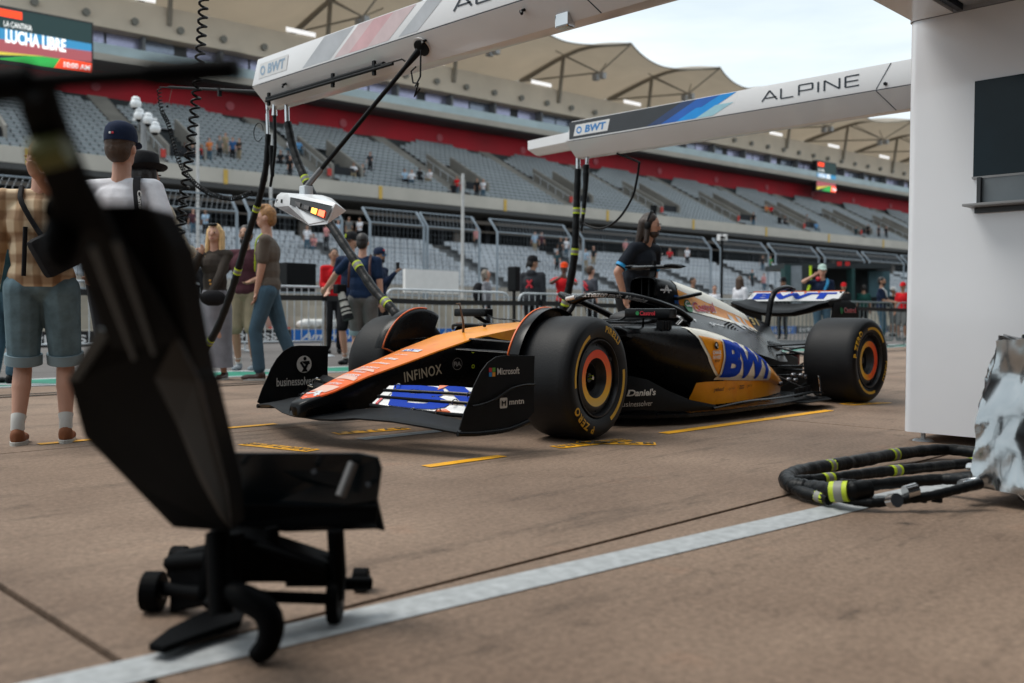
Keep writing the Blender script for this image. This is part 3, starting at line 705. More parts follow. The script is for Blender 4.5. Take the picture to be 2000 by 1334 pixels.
def endplate(sg):
    q = MB(); n = len(EPL)
    yy = lambda x, z: (.985 + .012 * (1 - min(1, max(0, (1.05 - x) / .3)))) * sg + .0
    q.prism([(x, z) for x, z in EPL], frame((0, .983 * sg, 0), (1, 0, 0), (0, 0, 1)), .007)
    e = q.build('endplate', CARBM, fw, bevel=.0015)
    q = MB(); q.tube(smooth_path([(.97, .998 * sg, .262), (.90, .999 * sg, .268), (.80, .999 * sg, .292), (.70, .999 * sg, .335), (.60, .999 * sg, .352), (.51, .998 * sg, .350)], 5), .006, 6, rs=None)
    q.build('strake', CARB, e, smooth=60)
    q = MB(); q.tube(smooth_path([(1.05, .975 * sg, .125), (.9, .98 * sg, .115), (.7, .985 * sg, .12), (.55, .985 * sg, .15)], 4), .014, 8); q.build('foot_plate', CARB, e, smooth=60)
    return e
eL = endplate(1); eR = endplate(-1)
for k in (0, 1): pass
EB = bvh_of(eL)
MSQ = [(REDP, 0, .024), (M('ms_green', (.09, .33, .03), .5), .024, .024), (M('ms_blue', (.01, .22, .55), .5), 0, 0), (M('ms_yellow', (.72, .30, .01), .5), .024, 0)]
for m_, a, b in MSQ: side('four_square_emblem', poly2d([(a, b), (a + .022, b), (a + .022, b + .022), (a, b + .022)]), .845, .405, m_, EB, eL, cut=0)
side('lettering', fitbox(text2d('Microsoft', 1, bold=.015), .165, .036), .785, .412, PRINTW, EB, eL, cut=0)
side('mntn_emblem', fitbox(poly2d([(.1, 0), (.9, 0), (1, .1), (1, .9), (.9, 1), (.1, 1), (0, .9), (0, .1)]), .055, .055), .765, .235, PRINTW, EB, eL, cut=0)
side('mntn_emblem', fitbox(poly2d([(0, 0), (.25, 0), (.25, .55), (.5, .3), (.75, .55), (.75, 0), (1, 0), (1, 1), (.5, .55), (0, 1)]), .033, .032), .754, .247, CARBM, EB, eL, cut=0, off=.004)
side('lettering', fitbox(text2d('mntn', 1, bold=.02), .11, .026), .695, .25, PRINTW, EB, eL, cut=0)
# the far plate shows its inner face: solver emblem and word
T = frame((.985, -.975, 0), (-1, 0, 0), (0, 0, 1))
def farp(nm, g, m_, o_=.002): decal(nm, g, T, m_, eR, off=o_)
farp('solver_emblem', shift(ring2d(0, .058, 28), .285, .385), PRINTW)
for g_ in (ring2d(0, .013, 14, (.290, .423)), ([( .268, .340), (.300, .392), (.318, .385), (.29, .335), (.262, .333)], [(0, 1, 2, 3, 4)]), poly2d([(.250, .395), (.262, .405), (.305, .350), (.312, .335), (.295, .334)]), poly2d([(.262, .404), (.325, .408), (.33, .385), (.29, .385)])):
    farp('solver_emblem', g_, CARBM, .004)
farp('lettering', shift(fitbox(text2d('businessolver', 1, bold=.006), .29, .056), .075, .245), PRINTW)
# --- wheels
def wheel(name, cx, cy, width, steer, sg, rear=False):
    """sg = +1 for the left side of the car; axle along y"""
    w = thing(name, (cx, cy, .36), None, None); 
    for k_ in list(w.keys()): del w[k_]
    w.location = (cx, cy, .36); w.rotation_euler = (0, 0, steer); w.parent = car
    # local frame with z = outward
    T = wm(w) @ (Matrix.Rotation(-pi / 2, 4, 'X') if sg > 0 else Matrix.Rotation(pi / 2, 4, 'X'))
    h = width
    prof = [(.232, -h + .02), (.30, -h + .002), (.335, -h + .012), (.352, -h + .035), (.360, -h + .075), (.3605, -h / 2), (.360, -.075), (.352, -.035), (.335, -.010), (.318, -.001), (.295, .002), (.262, -.002), (.240, -.012), (.232, -.022)]
    q = MB(); q.lathe(prof, T, 72); ty = q.build('tyre', RUB, w, smooth=60)
    # sidewall skin slightly proud for its sheen
    q = MB(); q.lathe([(.333, -.0085), (.318, .0005), (.295, .0035), (.262, -.0005), (.240, -.0105)], T, 72); q.build('sidewall', RUBS, ty, smooth=60)
    q = MB(); q.lathe([(.234, -h + .03), (.234, -.02), (.228, -.006), (.222, -.006), (.216, -.02), (.212, -.05), (.19, -.052)], T, 64); rim = q.build('rim', M('rim_black', (.016, .016, .018), .28, .3), w, smooth=45)
    q = MB(); q.lathe([(.2145, -.045), (.19, -.030), (.172, -.024), (.168, -.024), (.120, -.030), (.117, -.034), (.112, -.06), (.098, -.085), (.088, -.085), (.085, -.14), (.0, -.14)], T, 64); cv = q.build('wheel_cover', M('cover_black', (.02, .021, .024), .42), w, smooth=35)
    RG = M('ring_gradient', (.8, .2, .02), .5) if 'ring_gradient' in MATS else None
    if RG is None:
        RG = M('ring_gradient', (.8, .2, .02), .5); n_ = RG.node_tree.nodes; l_ = RG.node_tree.links
        a_ = n_.new('ShaderNodeTexCoord'); b_ = n_.new('ShaderNodeSeparateXYZ'); c_ = n_.new('ShaderNodeMapRange'); c_.inputs[1].default_value = -.15; c_.inputs[2].default_value = .14
        d_ = n_.new('ShaderNodeValToRGB'); e_ = d_.color_ramp.elements; e_[0].color = (.80, .50, .10, 1); e_[1].color = (1.0, .075, .015, 1)
        x_ = d_.color_ramp.elements.new(.2); x_.color = (.95, .52, .01, 1); x_ = d_.color_ramp.elements.new(.7); x_.color = (1.0, .16, .015, 1)
        l_.new(a_.outputs['Object'], b_.inputs[0]); l_.new(b_.outputs[2], c_.inputs[0]); l_.new(c_.outputs[0], d_.inputs[0]); l_.new(d_.outputs[0], n_['Principled BSDF'].inputs['Base Color'])
    g0, g1 = (.118, .166)
    q = MB(); q.lathe([(g0, -.0285), (g1, -.0225)], T, 64); rg = q.build('printed_ring', RG, cv, smooth=60, recalc=False)
    if rear: rg.rotation_euler = (0, radians(-90), 0)
    q = MB(); q.cyl(T @ V((0, 0, -.14)), T @ V((0, 0, -.075)), .035, .028, 16); q.lathe([(.05, -.138), (.05, -.12), (.035, -.12)], T, 24); q.build('wheel_nut', M('nut_dark', (.03, .03, .03), .3, .5), w, smooth=40)
    if not rear:
        q = MB()
        for a in (.4, 2.5, 4.6): q.bar(T @ V((.012 * cos(a), .012 * sin(a), -.075)), T @ V((.012 * cos(a), .012 * sin(a), -.052)), .008)
        q.build('nut_clip', HIVIS, w)
        MB().tube([T @ V((0, 0, -.08)), T @ V((0, 0, -.05))], .011, 10).build('axle_tip', CHROME, w, smooth=40)
    q = MB()
    for k in range(10):
        a = k * 2 * pi / 10 + .3; c = T @ V((.193 * cos(a), .193 * sin(a), -.0315)); nn = T.to_3x3() @ V((0, 0, 1)); q.tube([c, c + nn * .003], .0055, 8)
    q.build('cover_bolt', BLACK, cv)
    a = 3.75 if not rear else 1.9; c = T @ V((.185 * cos(a), .185 * sin(a), -.027)); nn = T.to_3x3() @ V((0, 0, 1)); MB().tube([c, c + nn * .004], .017, 14).build('air_hole', BLACK, cv)
    if (sg > 0):
        LB = bvh_of(ty)
        # T.x = world x towards nose?; lettering bent round the sidewall
        Tf = T
        def arc(nm, s, a0, r, size, bold=.012, sp=1.0):
            g_ = text2d(s, size, bold=bold, space=sp); wdt = max(v[0] for v in g_[0])
            def wp(x, y): a = a0 - x / r; return (-(r + y) * cos(a) * -1, (r + y) * sin(a), 0)
            decal(nm, g_, Tf @ Matrix.Translation((0, 0, .05)), YT, ty, LB, cut=.02, warp=wp, off=.0018)
        def strip(a0, a1, r0, r1): decal('yellow_band', ring2d(r0, r1, 36, a0=a0, a1=a1), Tf @ Matrix.Translation((0, 0, .05)), YT, ty, LB, cut=0, off=.0018)
        ph = TY_PH[name + str(rear)]
        # angle 0 = towards local +x ; text runs clockwise seen from outside
        arc('tyre_lettering', 'P ZERO', ph + 4.35 - pi * .02, .285, .058, .002, 1.25)
        arc('tyre_lettering', 'PIRELLI', ph + 4.35 - pi, .275, .050, .0016, 1.15)
        g_ = poly2d([(0, 0), (.15, 0), (.15, .006), (0, .006)])
        strip(ph + 1.83, ph + 3.10, .262, .284); strip(ph - 1.32, ph - .05, .262, .284)
    return w
TY_PH = {'front_wheelFalse': pi + .2, 'rear_wheelTrue': 1.9}
STEER = radians(9)
px = .70
wheel('front_wheel', -sin(STEER) * .25, .75 + cos(STEER) * .25 - .0, .365, STEER, 1)
wheel('front_wheel', sin(STEER) * .25, -.75 - cos(STEER) * .25 + 0, .365, STEER, -1)
wheel('rear_wheel', -3.59, 1.0, .455, 0, 1, True)
wheel('rear_wheel', -3.59, -1.0, .455, 0, -1, True)
# wake deflectors over the front tyres
for sg in (1, -1):
    fx = 0 if sg > 0 else .03
    R3 = Matrix.Rotation(STEER, 3, 'Z'); piv = V((0, .75 * sg, .36))
    def fp3(a, y, r): return piv + R3 @ V((r * cos(a), (y - .75) * sg, r * sin(a)))
    q = MB(); A = [radians(20 + 96 * i / 16) for i in range(17)]
    q.rings([[fp3(a, y, r) for y, r in ((.600, .20), (.597, .38), (.606, .402), (.625, .412), (.69, .410), (.69, .404), (.625, .405), (.615, .39), (.610, .20))] for i, a in enumerate(A)])
    d = q.build('wheel_deflector', CARB, car, smooth=40)
    q = MB(); q.tube([fp3(A[0], .598, .22), fp3(A[0], .60, .38)] + [fp3(a, .615, .411) for a in A[:14]], .006, 6)
    q.build('orange_trim', ORGE, d, smooth=60)
    # brake duct between arm and wheel
    q = MB(); q.rings([[fp3(a, y, r) for y, r in ((.60, .0), (.59, .17), (.61, .20), (.66, .20), (.66, .0))] for a in [i * pi / 8 for i in range(16)]], closed_path=True); q.build('brake_duct', CARBM, car, smooth=40)
# --- front suspension
def arm(name, a, b, w=.045, h=.014, mat=CARB):
    a = V(a); b = V(b); q = MB(); d = (b - a).normalized(); r = V((1, 0, 0)); r = (r - d * r.dot(d)).normalized(); u = d.cross(r)
    q.rings([[p + r * cos(t) * w / 2 + u * sin(t) * h / 2 for t in [i * pi / 5 for i in range(10)]] for p in (a, b)]); return q.build(name, mat, car, smooth=60)
for sg in (1, -1):
    arm('suspension_arm', (.26, .20 * sg, .575), (.06, .66 * sg, .545)); arm('suspension_arm', (-.28, .23 * sg, .575), (.02, .66 * sg, .545))
    arm('suspension_arm', (.36, .165 * sg, .515), (.14, .66 * sg, .49), .055, .018); arm('suspension_arm', (.10, .20 * sg, .31), (.05, .66 * sg, .22)); arm('suspension_arm', (-.40, .24 * sg, .30), (-.02, .66 * sg, .22))
    arm('pushrod', (.02, .24 * sg, .30), (.02, .64 * sg, .50), .03, .02)
    MB().box((.335, .18 * sg, .507), (.10, .03, .03)).build('arm_fairing', CARBM, car, bevel=.01)

# --- cockpit, halo
q = MB(); rim = []
for i in range(24):
    a = 2 * pi * i / 24; rim.append((-1.27 + .50 * cos(a), .235 * sin(a) * (1 if cos(a) < .3 else 1 - .35 * (cos(a) - .3)), .665 + .03 * (cos(a) < 0) * -cos(a)))
q.rings([[V(p) for p in rim], [V((x, y * .96, z - .30)) for x, y, z in rim]], cap=False); q.add([V((x, y * .96, z - .30)) for x, y, z in rim], [tuple(range(24))]); q.build('cockpit_tub', M('cockpit_black', (.006, .006, .007), .8), car, smooth=40)
MB().tube(rim, .022, 8, closed=True).build('cockpit_rim', CARB, car, smooth=60)
q = MB(); q.rings([[V((x, y, z)) for y, z in ((-w, .12), (-w - .04, .40), (-w, zt - .03), (-w + .06, zt), (w - .06, zt), (w, zt - .03), (w + .04, .40), (w, .12))] for x, w, zt in ((-.79, .275, .66), (-1.0, .29, .655), (-1.4, .31, .66), (-1.78, .32, .69))], cap=False)
q.f = [f for f in q.f if not (f[0] % 8 == 3)]; q.m = [0] * len(q.f); q.build('cockpit_side', CARB, car, smooth=50)
halo = MB()
hp = [(-.93, 0, .825), (-.945, .09, .858), (-1.0, .18, .876), (-1.10, .255, .874), (-1.25, .31, .858), (-1.45, .348, .822), (-1.68, .372, .765), (-1.86, .36, .70)]
hl = [(x, -y, z) for x, y, z in hp[::-1]] + hp[1:]
halo.tube(smooth_path(hl, 5), .030, 10, sq=.85); halo = halo.build('halo', CARB, car, smooth=60)
MB().tube(smooth_path([(-.935, 0, .82), (-.90, 0, .77), (-.80, 0, .69), (-.72, 0, .66)], 4), .02, 8).build('halo_strut', CARB, halo, smooth=60)
q = MB(); q.tube(smooth_path([(-.915, -.05, .842), (-.912, .0, .850), (-.915, .03, .856)], 4), .022, 8, sq=.8); q.build('halo_white_tip', PW, halo, smooth=60)
HB = bvh_of(halo)
side('lettering', fitbox(text2d('amazon', 1, bold=.03), .115, .026), -.905, .858, PW, HB, halo, y=.9, cut=.02, tilt=radians(-1))
side('lettering', fitbox(text2d('music', 1, bold=.01), .085, .026), -1.03, .858, PW, HB, halo, y=.9, cut=.02, tilt=radians(-3))
side('lettering', join2d(ring2d(0, .011, 14, (-.02, .01)), fitbox(text2d('businessolver', 1), .16, .024)), -1.17, .846, PW, HB, halo, y=.9, cut=.02, tilt=radians(-9))
# headrest and driver-less cockpit kit
MB().ell((-1.62, 0, .70), (.17, .20, .07)).build('headrest', M('headrest_black', (.015, .015, .016), .6), car, smooth=60)
# windscreen fin and mirrors
for sg in (1, -1):
    q = MB(); q.box((-.72, .84 * sg, .742), (.085, .36, .062)); mr = q.build('mirror_housing', CARB, car, bevel=.014, smooth=40)
    MB().box((-.742, .80 * sg, .742), (.004, .22, .045)).build('mirror_glass', M('mirror_glass', (.4, .42, .45), .05, 1.0), mr)
    q = MB(); q.tube(smooth_path([(-.70, .68 * sg, .735), (-.72, .60 * sg, .70), (-.76, .45 * sg, .69), (-.80, .30 * sg, .66)], 4), .010, 6, sq=.6); q.bar((-.70, .80 * sg, .72), (-.80, .72 * sg, .645), .012, .03); q.build('mirror_stay', CARB, mr, smooth=50)
    if sg > 0:
        T = frame((-.6765, .74, .728), (0, 1, 0), (0, 0, 1))
        decal('lettering', shift(fitbox(text2d('Castrol', 1, bold=.03), .12, .028), .05, 0), T, REDP, mr); decal('lettering', ring2d(0, .014, 16, (.03, .014)), T, GRNP, mr)
        for k in range(4): MB().box((-.88 - .03 * k, .80, .665), (.012, .05, .06)).build('mirror_vane', CARBM, mr)

# --- airbox, camera bar, engine cover
q = MB(); rr = [(.128 * cos(a) * (abs(cos(a)) ** -.45 if abs(cos(a)) > .05 else 1) ** .6, .085 * sin(a)) for a in [i * 2 * pi / 28 for i in range(28)]]
def rrect(w, h, n=28, e=.5): return [(w * math.copysign(abs(cos(a)) ** e, cos(a)), h * math.copysign(abs(sin(a)) ** e, sin(a))) for a in [i * 2 * pi / n for i in range(n)]]
q.rings([[V((-1.76, y, .94 + z)) for y, z in rrect(.128, .088)], [V((-1.74, y, .94 + z)) for y, z in rrect(.122, .082)], [V((-1.95, y, .93 + z)) for y, z in rrect(.10, .066)]], cap=False)
q.build('airbox_lip', CARB, car, smooth=50)
MB().add([V((-1.93, y, .93 + z)) for y, z in rrect(.102, .07)], [tuple(range(28))]).build('airbox_throat', M('void_black', (.003, .003, .003), .9), car)
for y in (-.035, .035): MB().box((-1.80, y, .94), (.06, .006, .155)).build('airbox_divider', CARBM, car)
ECS = [
    (-1.762, [(0, 1.028), (0.075, 1.024), (0.118, 1.0), (0.13, 0.93), (0.118, 0.862), (0.155, 0.775), (0.25, 0.735), (0.34, 0.7), (0.44, 0.64)]),
    (-1.95, [(0, 1.024), (0.07, 1.014), (0.112, 0.985), (0.126, 0.92), (0.128, 0.85), (0.165, 0.775), (0.26, 0.73), (0.36, 0.685), (0.46, 0.615)]),
    (-2.2, [(0, 0.992), (0.045, 0.978), (0.085, 0.93), (0.108, 0.875), (0.125, 0.81), (0.17, 0.75), (0.27, 0.705), (0.38, 0.65), (0.5, 0.53)]),
    (-2.55, [(0, 0.928), (0.022, 0.912), (0.055, 0.86), (0.082, 0.8), (0.108, 0.745), (0.165, 0.7), (0.28, 0.65), (0.38, 0.585), (0.51, 0.435)]),
    (-2.95, [(0, 0.825), (0.014, 0.81), (0.038, 0.77), (0.065, 0.725), (0.098, 0.68), (0.16, 0.64), (0.26, 0.585), (0.33, 0.51), (0.46, 0.37)]),
    (-3.22, [(0, 0.742), (0.012, 0.73), (0.035, 0.7), (0.06, 0.665), (0.09, 0.63), (0.14, 0.59), (0.21, 0.53), (0.26, 0.46), (0.36, 0.34)]),
    (-3.62, [(0, 0.665), (0.012, 0.655), (0.035, 0.62), (0.055, 0.585), (0.075, 0.55), (0.1, 0.51), (0.13, 0.46), (0.16, 0.4), (0.21, 0.32)])]
def interp(ST_, k):
    r = []
    for i in range(len(ST_) - 1):
        for j in range(k):
            t = j / k; r.append((ST_[i][0] + (ST_[i+1][0] - ST_[i][0]) * t, [(a[0] + (b[0] - a[0]) * t, a[1] + (b[1] - a[1]) * t) for a, b in zip(ST_[i][1], ST_[i+1][1])]))
    r.append(ST_[-1]); return r
E2 = interp(ECS, 3)
q = MB(); q.rings([[V((x, -y, z)) for y, z in pr[::-1]] + [V((x, y, z)) for y, z in pr[1:]] for x, pr in E2], closed=False, cap=False)
cover = q.build('engine_cover', CARB, car, smooth=60, recalc=False)
# painted upper skin of the cover: orange with a cream spine
def skin(name, a, b, x0, x1, mat, off):
    q = MB(); R_ = []
    for x, pr in E2:
        if x0 >= x >= x1:
            P = [V((x, y, z)) for y, z in pr]; nn = []
            for i in range(len(P)):
                t = P[min(i + 1, len(P) - 1)] - P[max(0, i - 1)]; nn.append(V((0, -t.z, t.y)).normalized())
            lo, hi = int(math.floor(a)), int(math.ceil(b)); row = []
            ks = [a] + [k for k in range(lo + 1, hi) if a < k < b] + [b]
            for kk in ks:
                i = min(int(kk), len(P) - 2); f = kk - i; row.append(P[i].lerp(P[i + 1], f) + nn[i].lerp(nn[i + 1], f) * off)
            R_.append(row)
    for sg in (1, -1): q.rings([[V((p.x, p.y * sg, p.z)) for p in r] for r in R_], closed=False, cap=False)
    return q.build(name, mat, car, smooth=60)
sk = skin('orange_cover_panel', 0, 4.35, -2.0, -3.22, ORG, .003); skin('cream_spine', 0, 2.5, -1.96, -3.25, CREAMP, .0045); skin('cream_skirt', 4.3, 5.0, -2.05, -3.22, CREAMP, .0045)
CB = bvh_of(cover, sk)
side('arrow_a_emblem', shift(A_MARK, 0, 0, .9), -1.83, .905, PW, CB, cover, cut=.02)
side('round_emblem', ring2d(0, .052, 24, (0, 0)), -2.145, .805, GRNP, CB, cover, cut=.03, off=.006)
side('round_emblem', join2d(poly2d([(-.03, .006), (.05, .006), (.05, -.008), (-.035, -.008)]), ring2d(.028, .042, 14, (0, 0), a0=1.0, a1=3.0)), -2.145, .805, PW, CB, cover, cut=.03, off=.008)
side('lettering', fitbox(text2d('Castrol', 1, bold=.05), .40, .090), -2.21, .750, PW, CB, cover, cut=.03, off=.006)
side('lettering', fitbox(text2d('Castrol', 1, bold=.035), .385, .080), -2.214, .756, REDP, CB, cover, cut=.03, off=.008)
for dx in (0, .03): MB().box((-1.985 - dx, .135, .84), (.016, .01, .10)).build('blue_tab', M('blue_tab', (.02, .16, .55), .5), car)
MB().box((-2.13, .15, .885), (.34, .05, .028), Matrix.Rotation(radians(8), 3, 'Y')).build('cooling_horn', CARB, car, bevel=.01)
q = MB(); q.rings([aero(y, (-1.80, 1.108), (-2.02, 1.115), .036, 0) for y in (-.21, -.1, .1, .21)]); q.build('camera_bar', CARB, car, smooth=40)
MB().bar((-1.86, 0, 1.02), (-1.88, 0, 1.105), .05, .02).build('camera_stem', CARB, car)
for sg in (-1, 1): MB().ell((-1.88, .19 * sg, 1.112), (.13, .028, .02)).build('camera_pod', CARB, car, smooth=60)
MB().box((-1.80, .06, 1.135), (.03, .02, .035)).build('antenna_stub', BLACK, car)

# --- side pods
SPS = [(-.50, [(.29, .655), (.50, .660), (.68, .655), (.775, .640), (.800, .615), (.800, .60), (.70, .595), (.40, .59), (.29, .58)]),
       (-.62, [(.29, .66), (.52, .664), (.70, .658), (.79, .640), (.82, .610), (.815, .575), (.72, .53), (.44, .44), (.30, .34)]),
       (-.90, [(.30, .665), (.54, .664), (.72, .658), (.81, .640), (.845, .595), (.845, .51), (.74, .39), (.55, .25), (.38, .14)]),
       (-1.22, [(.30, .665), (.54, .662), (.72, .655), (.815, .633), (.855, .58), (.862, .47), (.80, .335), (.70, .255), (.60, .12)]),
       (-1.42, [(.30, .66), (.53, .655), (.71, .642), (.81, .612), (.858, .555), (.868, .45), (.835, .335), (.775, .27), (.755, .10)]),
       (-1.70, [(.28, .645), (.49, .633), (.68, .605), (.785, .565), (.84, .505), (.855, .42), (.835, .325), (.785, .265), (.775, .10)]),
       (-2.10, [(.25, .60), (.41, .575), (.60, .530), (.715, .483), (.775, .425), (.795, .36), (.78, .29), (.74, .245), (.735, .10)]),
       (-2.60, [(.19, .505), (.31, .465), (.46, .410), (.565, .360), (.625, .31), (.645, .268), (.635, .235), (.605, .205), (.60, .095)]),
       (-3.04, [(.15, .40), (.22, .36), (.32, .30), (.40, .245), (.45, .20), (.475, .17), (.475, .15), (.455, .14), (.45, .09)])]
S2 = interp(SPS, 4)
pods = []
for sg in (1, -1):
    def sec(x, pr): return [V((x, y * sg, z)) for y, z in pr]
    q = MB(); q.rings([sec(x, pr) for x, pr in S2], closed=False, cap=False)
    sp = q.build('sidepod', CARB, car, smooth=60, recalc=True); pods.append(sp)
    md = sp.modifiers.new('th', 'SOLIDIFY'); md.thickness = .004; md.offset = -1 if 0 else 0
    # orange flank, curved leading edge, raised a hair
    R_ = []; C_ = []
    for x, pr in S2:
        P = [V((x, y * sg, z)) for y, z in pr]
        def nrm(i):
            t = P[min(i + 1, len(P) - 1)] - P[max(0, i - 1)]; n_ = V((0, -t.z, t.y)).normalized(); return n_ if n_.y * sg > -.2 else -n_
        R_.append((x, P, [nrm(i) for i in range(len(P))]))
    def patch(name, fx, k0, k1, mat, off, xend=-3.04):
        """rows k0..k1 of the section, starting at x = fx(k)"""
        q = MB(); KS = [k0 + (k1 - k0) * i / 14 for i in range(15)]; NX = 26; rows = []
        for ix in range(NX + 1):
            row = []
            for kk in KS:
                x = fx(kk) + (xend - fx(kk)) * ix / NX
                j = 0
                while j < len(R_) - 2 and R_[j + 1][0] > x: j += 1
                t = (R_[j][0] - x) / (R_[j][0] - R_[j + 1][0]); i = min(int(kk), 7); f = kk - i
                p = [R_[q_][1][i].lerp(R_[q_][1][i + 1], f) + R_[q_][2][i].lerp(R_[q_][2][i + 1], f).normalized() * off for q_ in (j, j + 1)]
                row.append(p[0].lerp(p[1], t))
            rows.append(row)
        q.rings(rows, closed=False, cap=False); return q.build(name, mat, sp, smooth=60)
    lead = lambda k: -1.20 - .045 * (k - 3) ** 1 - .018 * (k - 3) ** 2
    cr = patch('cream_flank', lambda k: lead(k) + .035, 2.55, 6.9, CREAMP, .007)
    og = patch('orange_flank', lead, 3.75, 7.0, ORG, .010)
    og2 = patch('orange_sill', lambda k: -1.36 + .03 * (k - 7), 7.0, 8, ORG, .012)
    if sg > 0: OB = bvh_of(sp, cr, og, og2); OGL = og
# big blue letters on the flank, white keyline under
def flank(nm, g, x, z, m_, **k): return side(nm, g, x, z, m_, OB, OGL, **k)
def bwt_warp(kx=.86, h0=.262, taper=.45):
    def f(x, y): h = h0 * (1 - taper * (max(0, x) / .95) ** 1.6); return (x + .0, (y - .5) * h - .115 * (max(0, x) / .95) ** 1.3)
    return f
gB = fitbox(text2d('BWT', 1, bold=.055, space=.95), .95, 1.0)
flank('white_keyline', fitbox(text2d('BWT', 1, bold=.085, space=.95), .975, 1.0), -1.555, .438, CREAMP, warp=bwt_warp(h0=.305), cut=.05, off=.004) if False else None
flank('white_keyline', poly2d([(0, .0), (.96, .0), (.96, 1), (0, 1)]), -1.525, .425, CREAMP, warp=bwt_warp(h0=.292), cut=.05, off=.005)
flank('blue_lettering', gB, -1.545, .428, BLUEP, warp=bwt_warp(), cut=.03, off=.008)
flank('lettering', fitbox(text2d('CHANGE', 1, bold=.04), .105, .026), -1.375, .462, PW, cut=.03, off=.008)
flank('lettering', fitbox(text2d('THE WORLD', 1, bold=.04), .10, .024), -1.378, .432, PW, cut=.03, off=.008); flank('lettering', fitbox(text2d('SIP BY SIP', 1, bold=.02), .06, .018), -1.41, .408, CARB, cut=.03, off=.008)
flank('globe_emblem', ring2d(0, .026, 18), -1.425, .522, CARB, cut=.02, off=.008); flank('globe_emblem', join2d(ring2d(0, .011, 10, (-.006, .006)), ring2d(0, .006, 8, (.01, -.01))), -1.425, .522, PW, cut=.02, off=.010)
DKP = M('dark_sponsor_print', (.03, .02, .015), .5)
flank('lettering', fitbox(text2d('yahoo!', 1, bold=.02, shear=.2), .12, .036), -1.53, .186, DKP, cut=.04, off=.008)
flank('lettering', fitbox(text2d('sprinklr', 1), .11, .026), -1.71, .190, M('brown_print', (.30, .12, .02), .5), cut=.04, off=.008)
flank('lettering', fitbox(text2d('ZCG', 1, bold=.04, shear=.2), .08, .028), -1.88, .192, DKP, cut=.04, off=.008); flank('lettering', fitbox(text2d('JAKO', 1, bold=.0), .09, .022), -2.01, .196, DKP, cut=.04, off=.008)
flank('lettering', fitbox(text2d('H', 1, bold=.05, shear=.3), .04, .045), -2.66, .262, DKP, cut=.03, off=.008)
PB = bvh_of(pods[0], cover)
TT = lambda x, y, z: frame((x, y, z), (-1, 0, 0), (0, -.5, .86))
def shoulder(nm, g, x, y, m_, off=.004): return decal(nm, g, frame((x, y, 1.1), (-1, 0, 0), (0, -.62, .62)), m_, pods[0], PB, cut=.03, off=off, reach=2)
# bp sunflower and words on the black shoulder
fl = ring2d(.020, .030, 18)
for k in range(18):
    a = k * 2 * pi / 18; fl = join2d(fl, poly2d([(.028 * cos(a - .15), .028 * sin(a - .15)), (.050 * cos(a - .1), .050 * sin(a - .1)), (.050 * cos(a + .1), .050 * sin(a + .1)), (.028 * cos(a + .15), .028 * sin(a + .15))]))
shoulder('sunflower_emblem', fl, -1.80, .72, PW); shoulder('lettering', shift(fitbox(text2d('bp', 1, bold=.01), .10, .085), .075, -.045), -1.80, .72, PW)
shoulder('lettering', join2d(ring2d(.012, .022, 16, (-.035, .018)), fitbox(text2d('ApeCoin', 1, bold=.02), .19, .042)), -2.18, .83, PW)
for k in range(9):
    x = -2.46 - .032 * k; MB().box((x, .27 + .0 * k, .652 - .028 * k * .6 - .0), (.010, .13, .012), Matrix.Rotation(radians(24), 3, 'X')).build('cooling_louvre', M('louvre_black', (.004, .004, .005), .6), car)
for x0, w_ in ((-2.80, .07), (-2.95, .055), (-3.06, .035)): shoulder('silver_stripe', poly2d([(x0 * 0, -.10), (w_, -.08), (w_ + .02, .10), (.015, .12)]), x0, .60, M('silver_print', (.50, .50, .50), .3, .3), .004)
decal('race_number', fitbox(text2d('31', 1, bold=.02), .14, .08), frame((-3.24, .50, .9), (-1, 0, 0), (0, -.5, .86)), M('gold_number', (.6, .42, .1), .5), cover, CB, cut=.03, off=.006, reach=2)
# inlet mouth
for sg in (1, -1):
    MB().box((-.70, .53 * sg, .605), (.08, .40, .055)).build('inlet_mouth', M('void_black', (.003, .003, .003), .9), car)
    q = MB(); q.tube(smooth_path([(-.42, .30 * sg, .640), (-.44, .55 * sg, .652), (-.46, .76 * sg, .648), (-.50, .825 * sg, .62)], 4), .012, 8); q.build('inlet_lip', CARB, car, smooth=60)
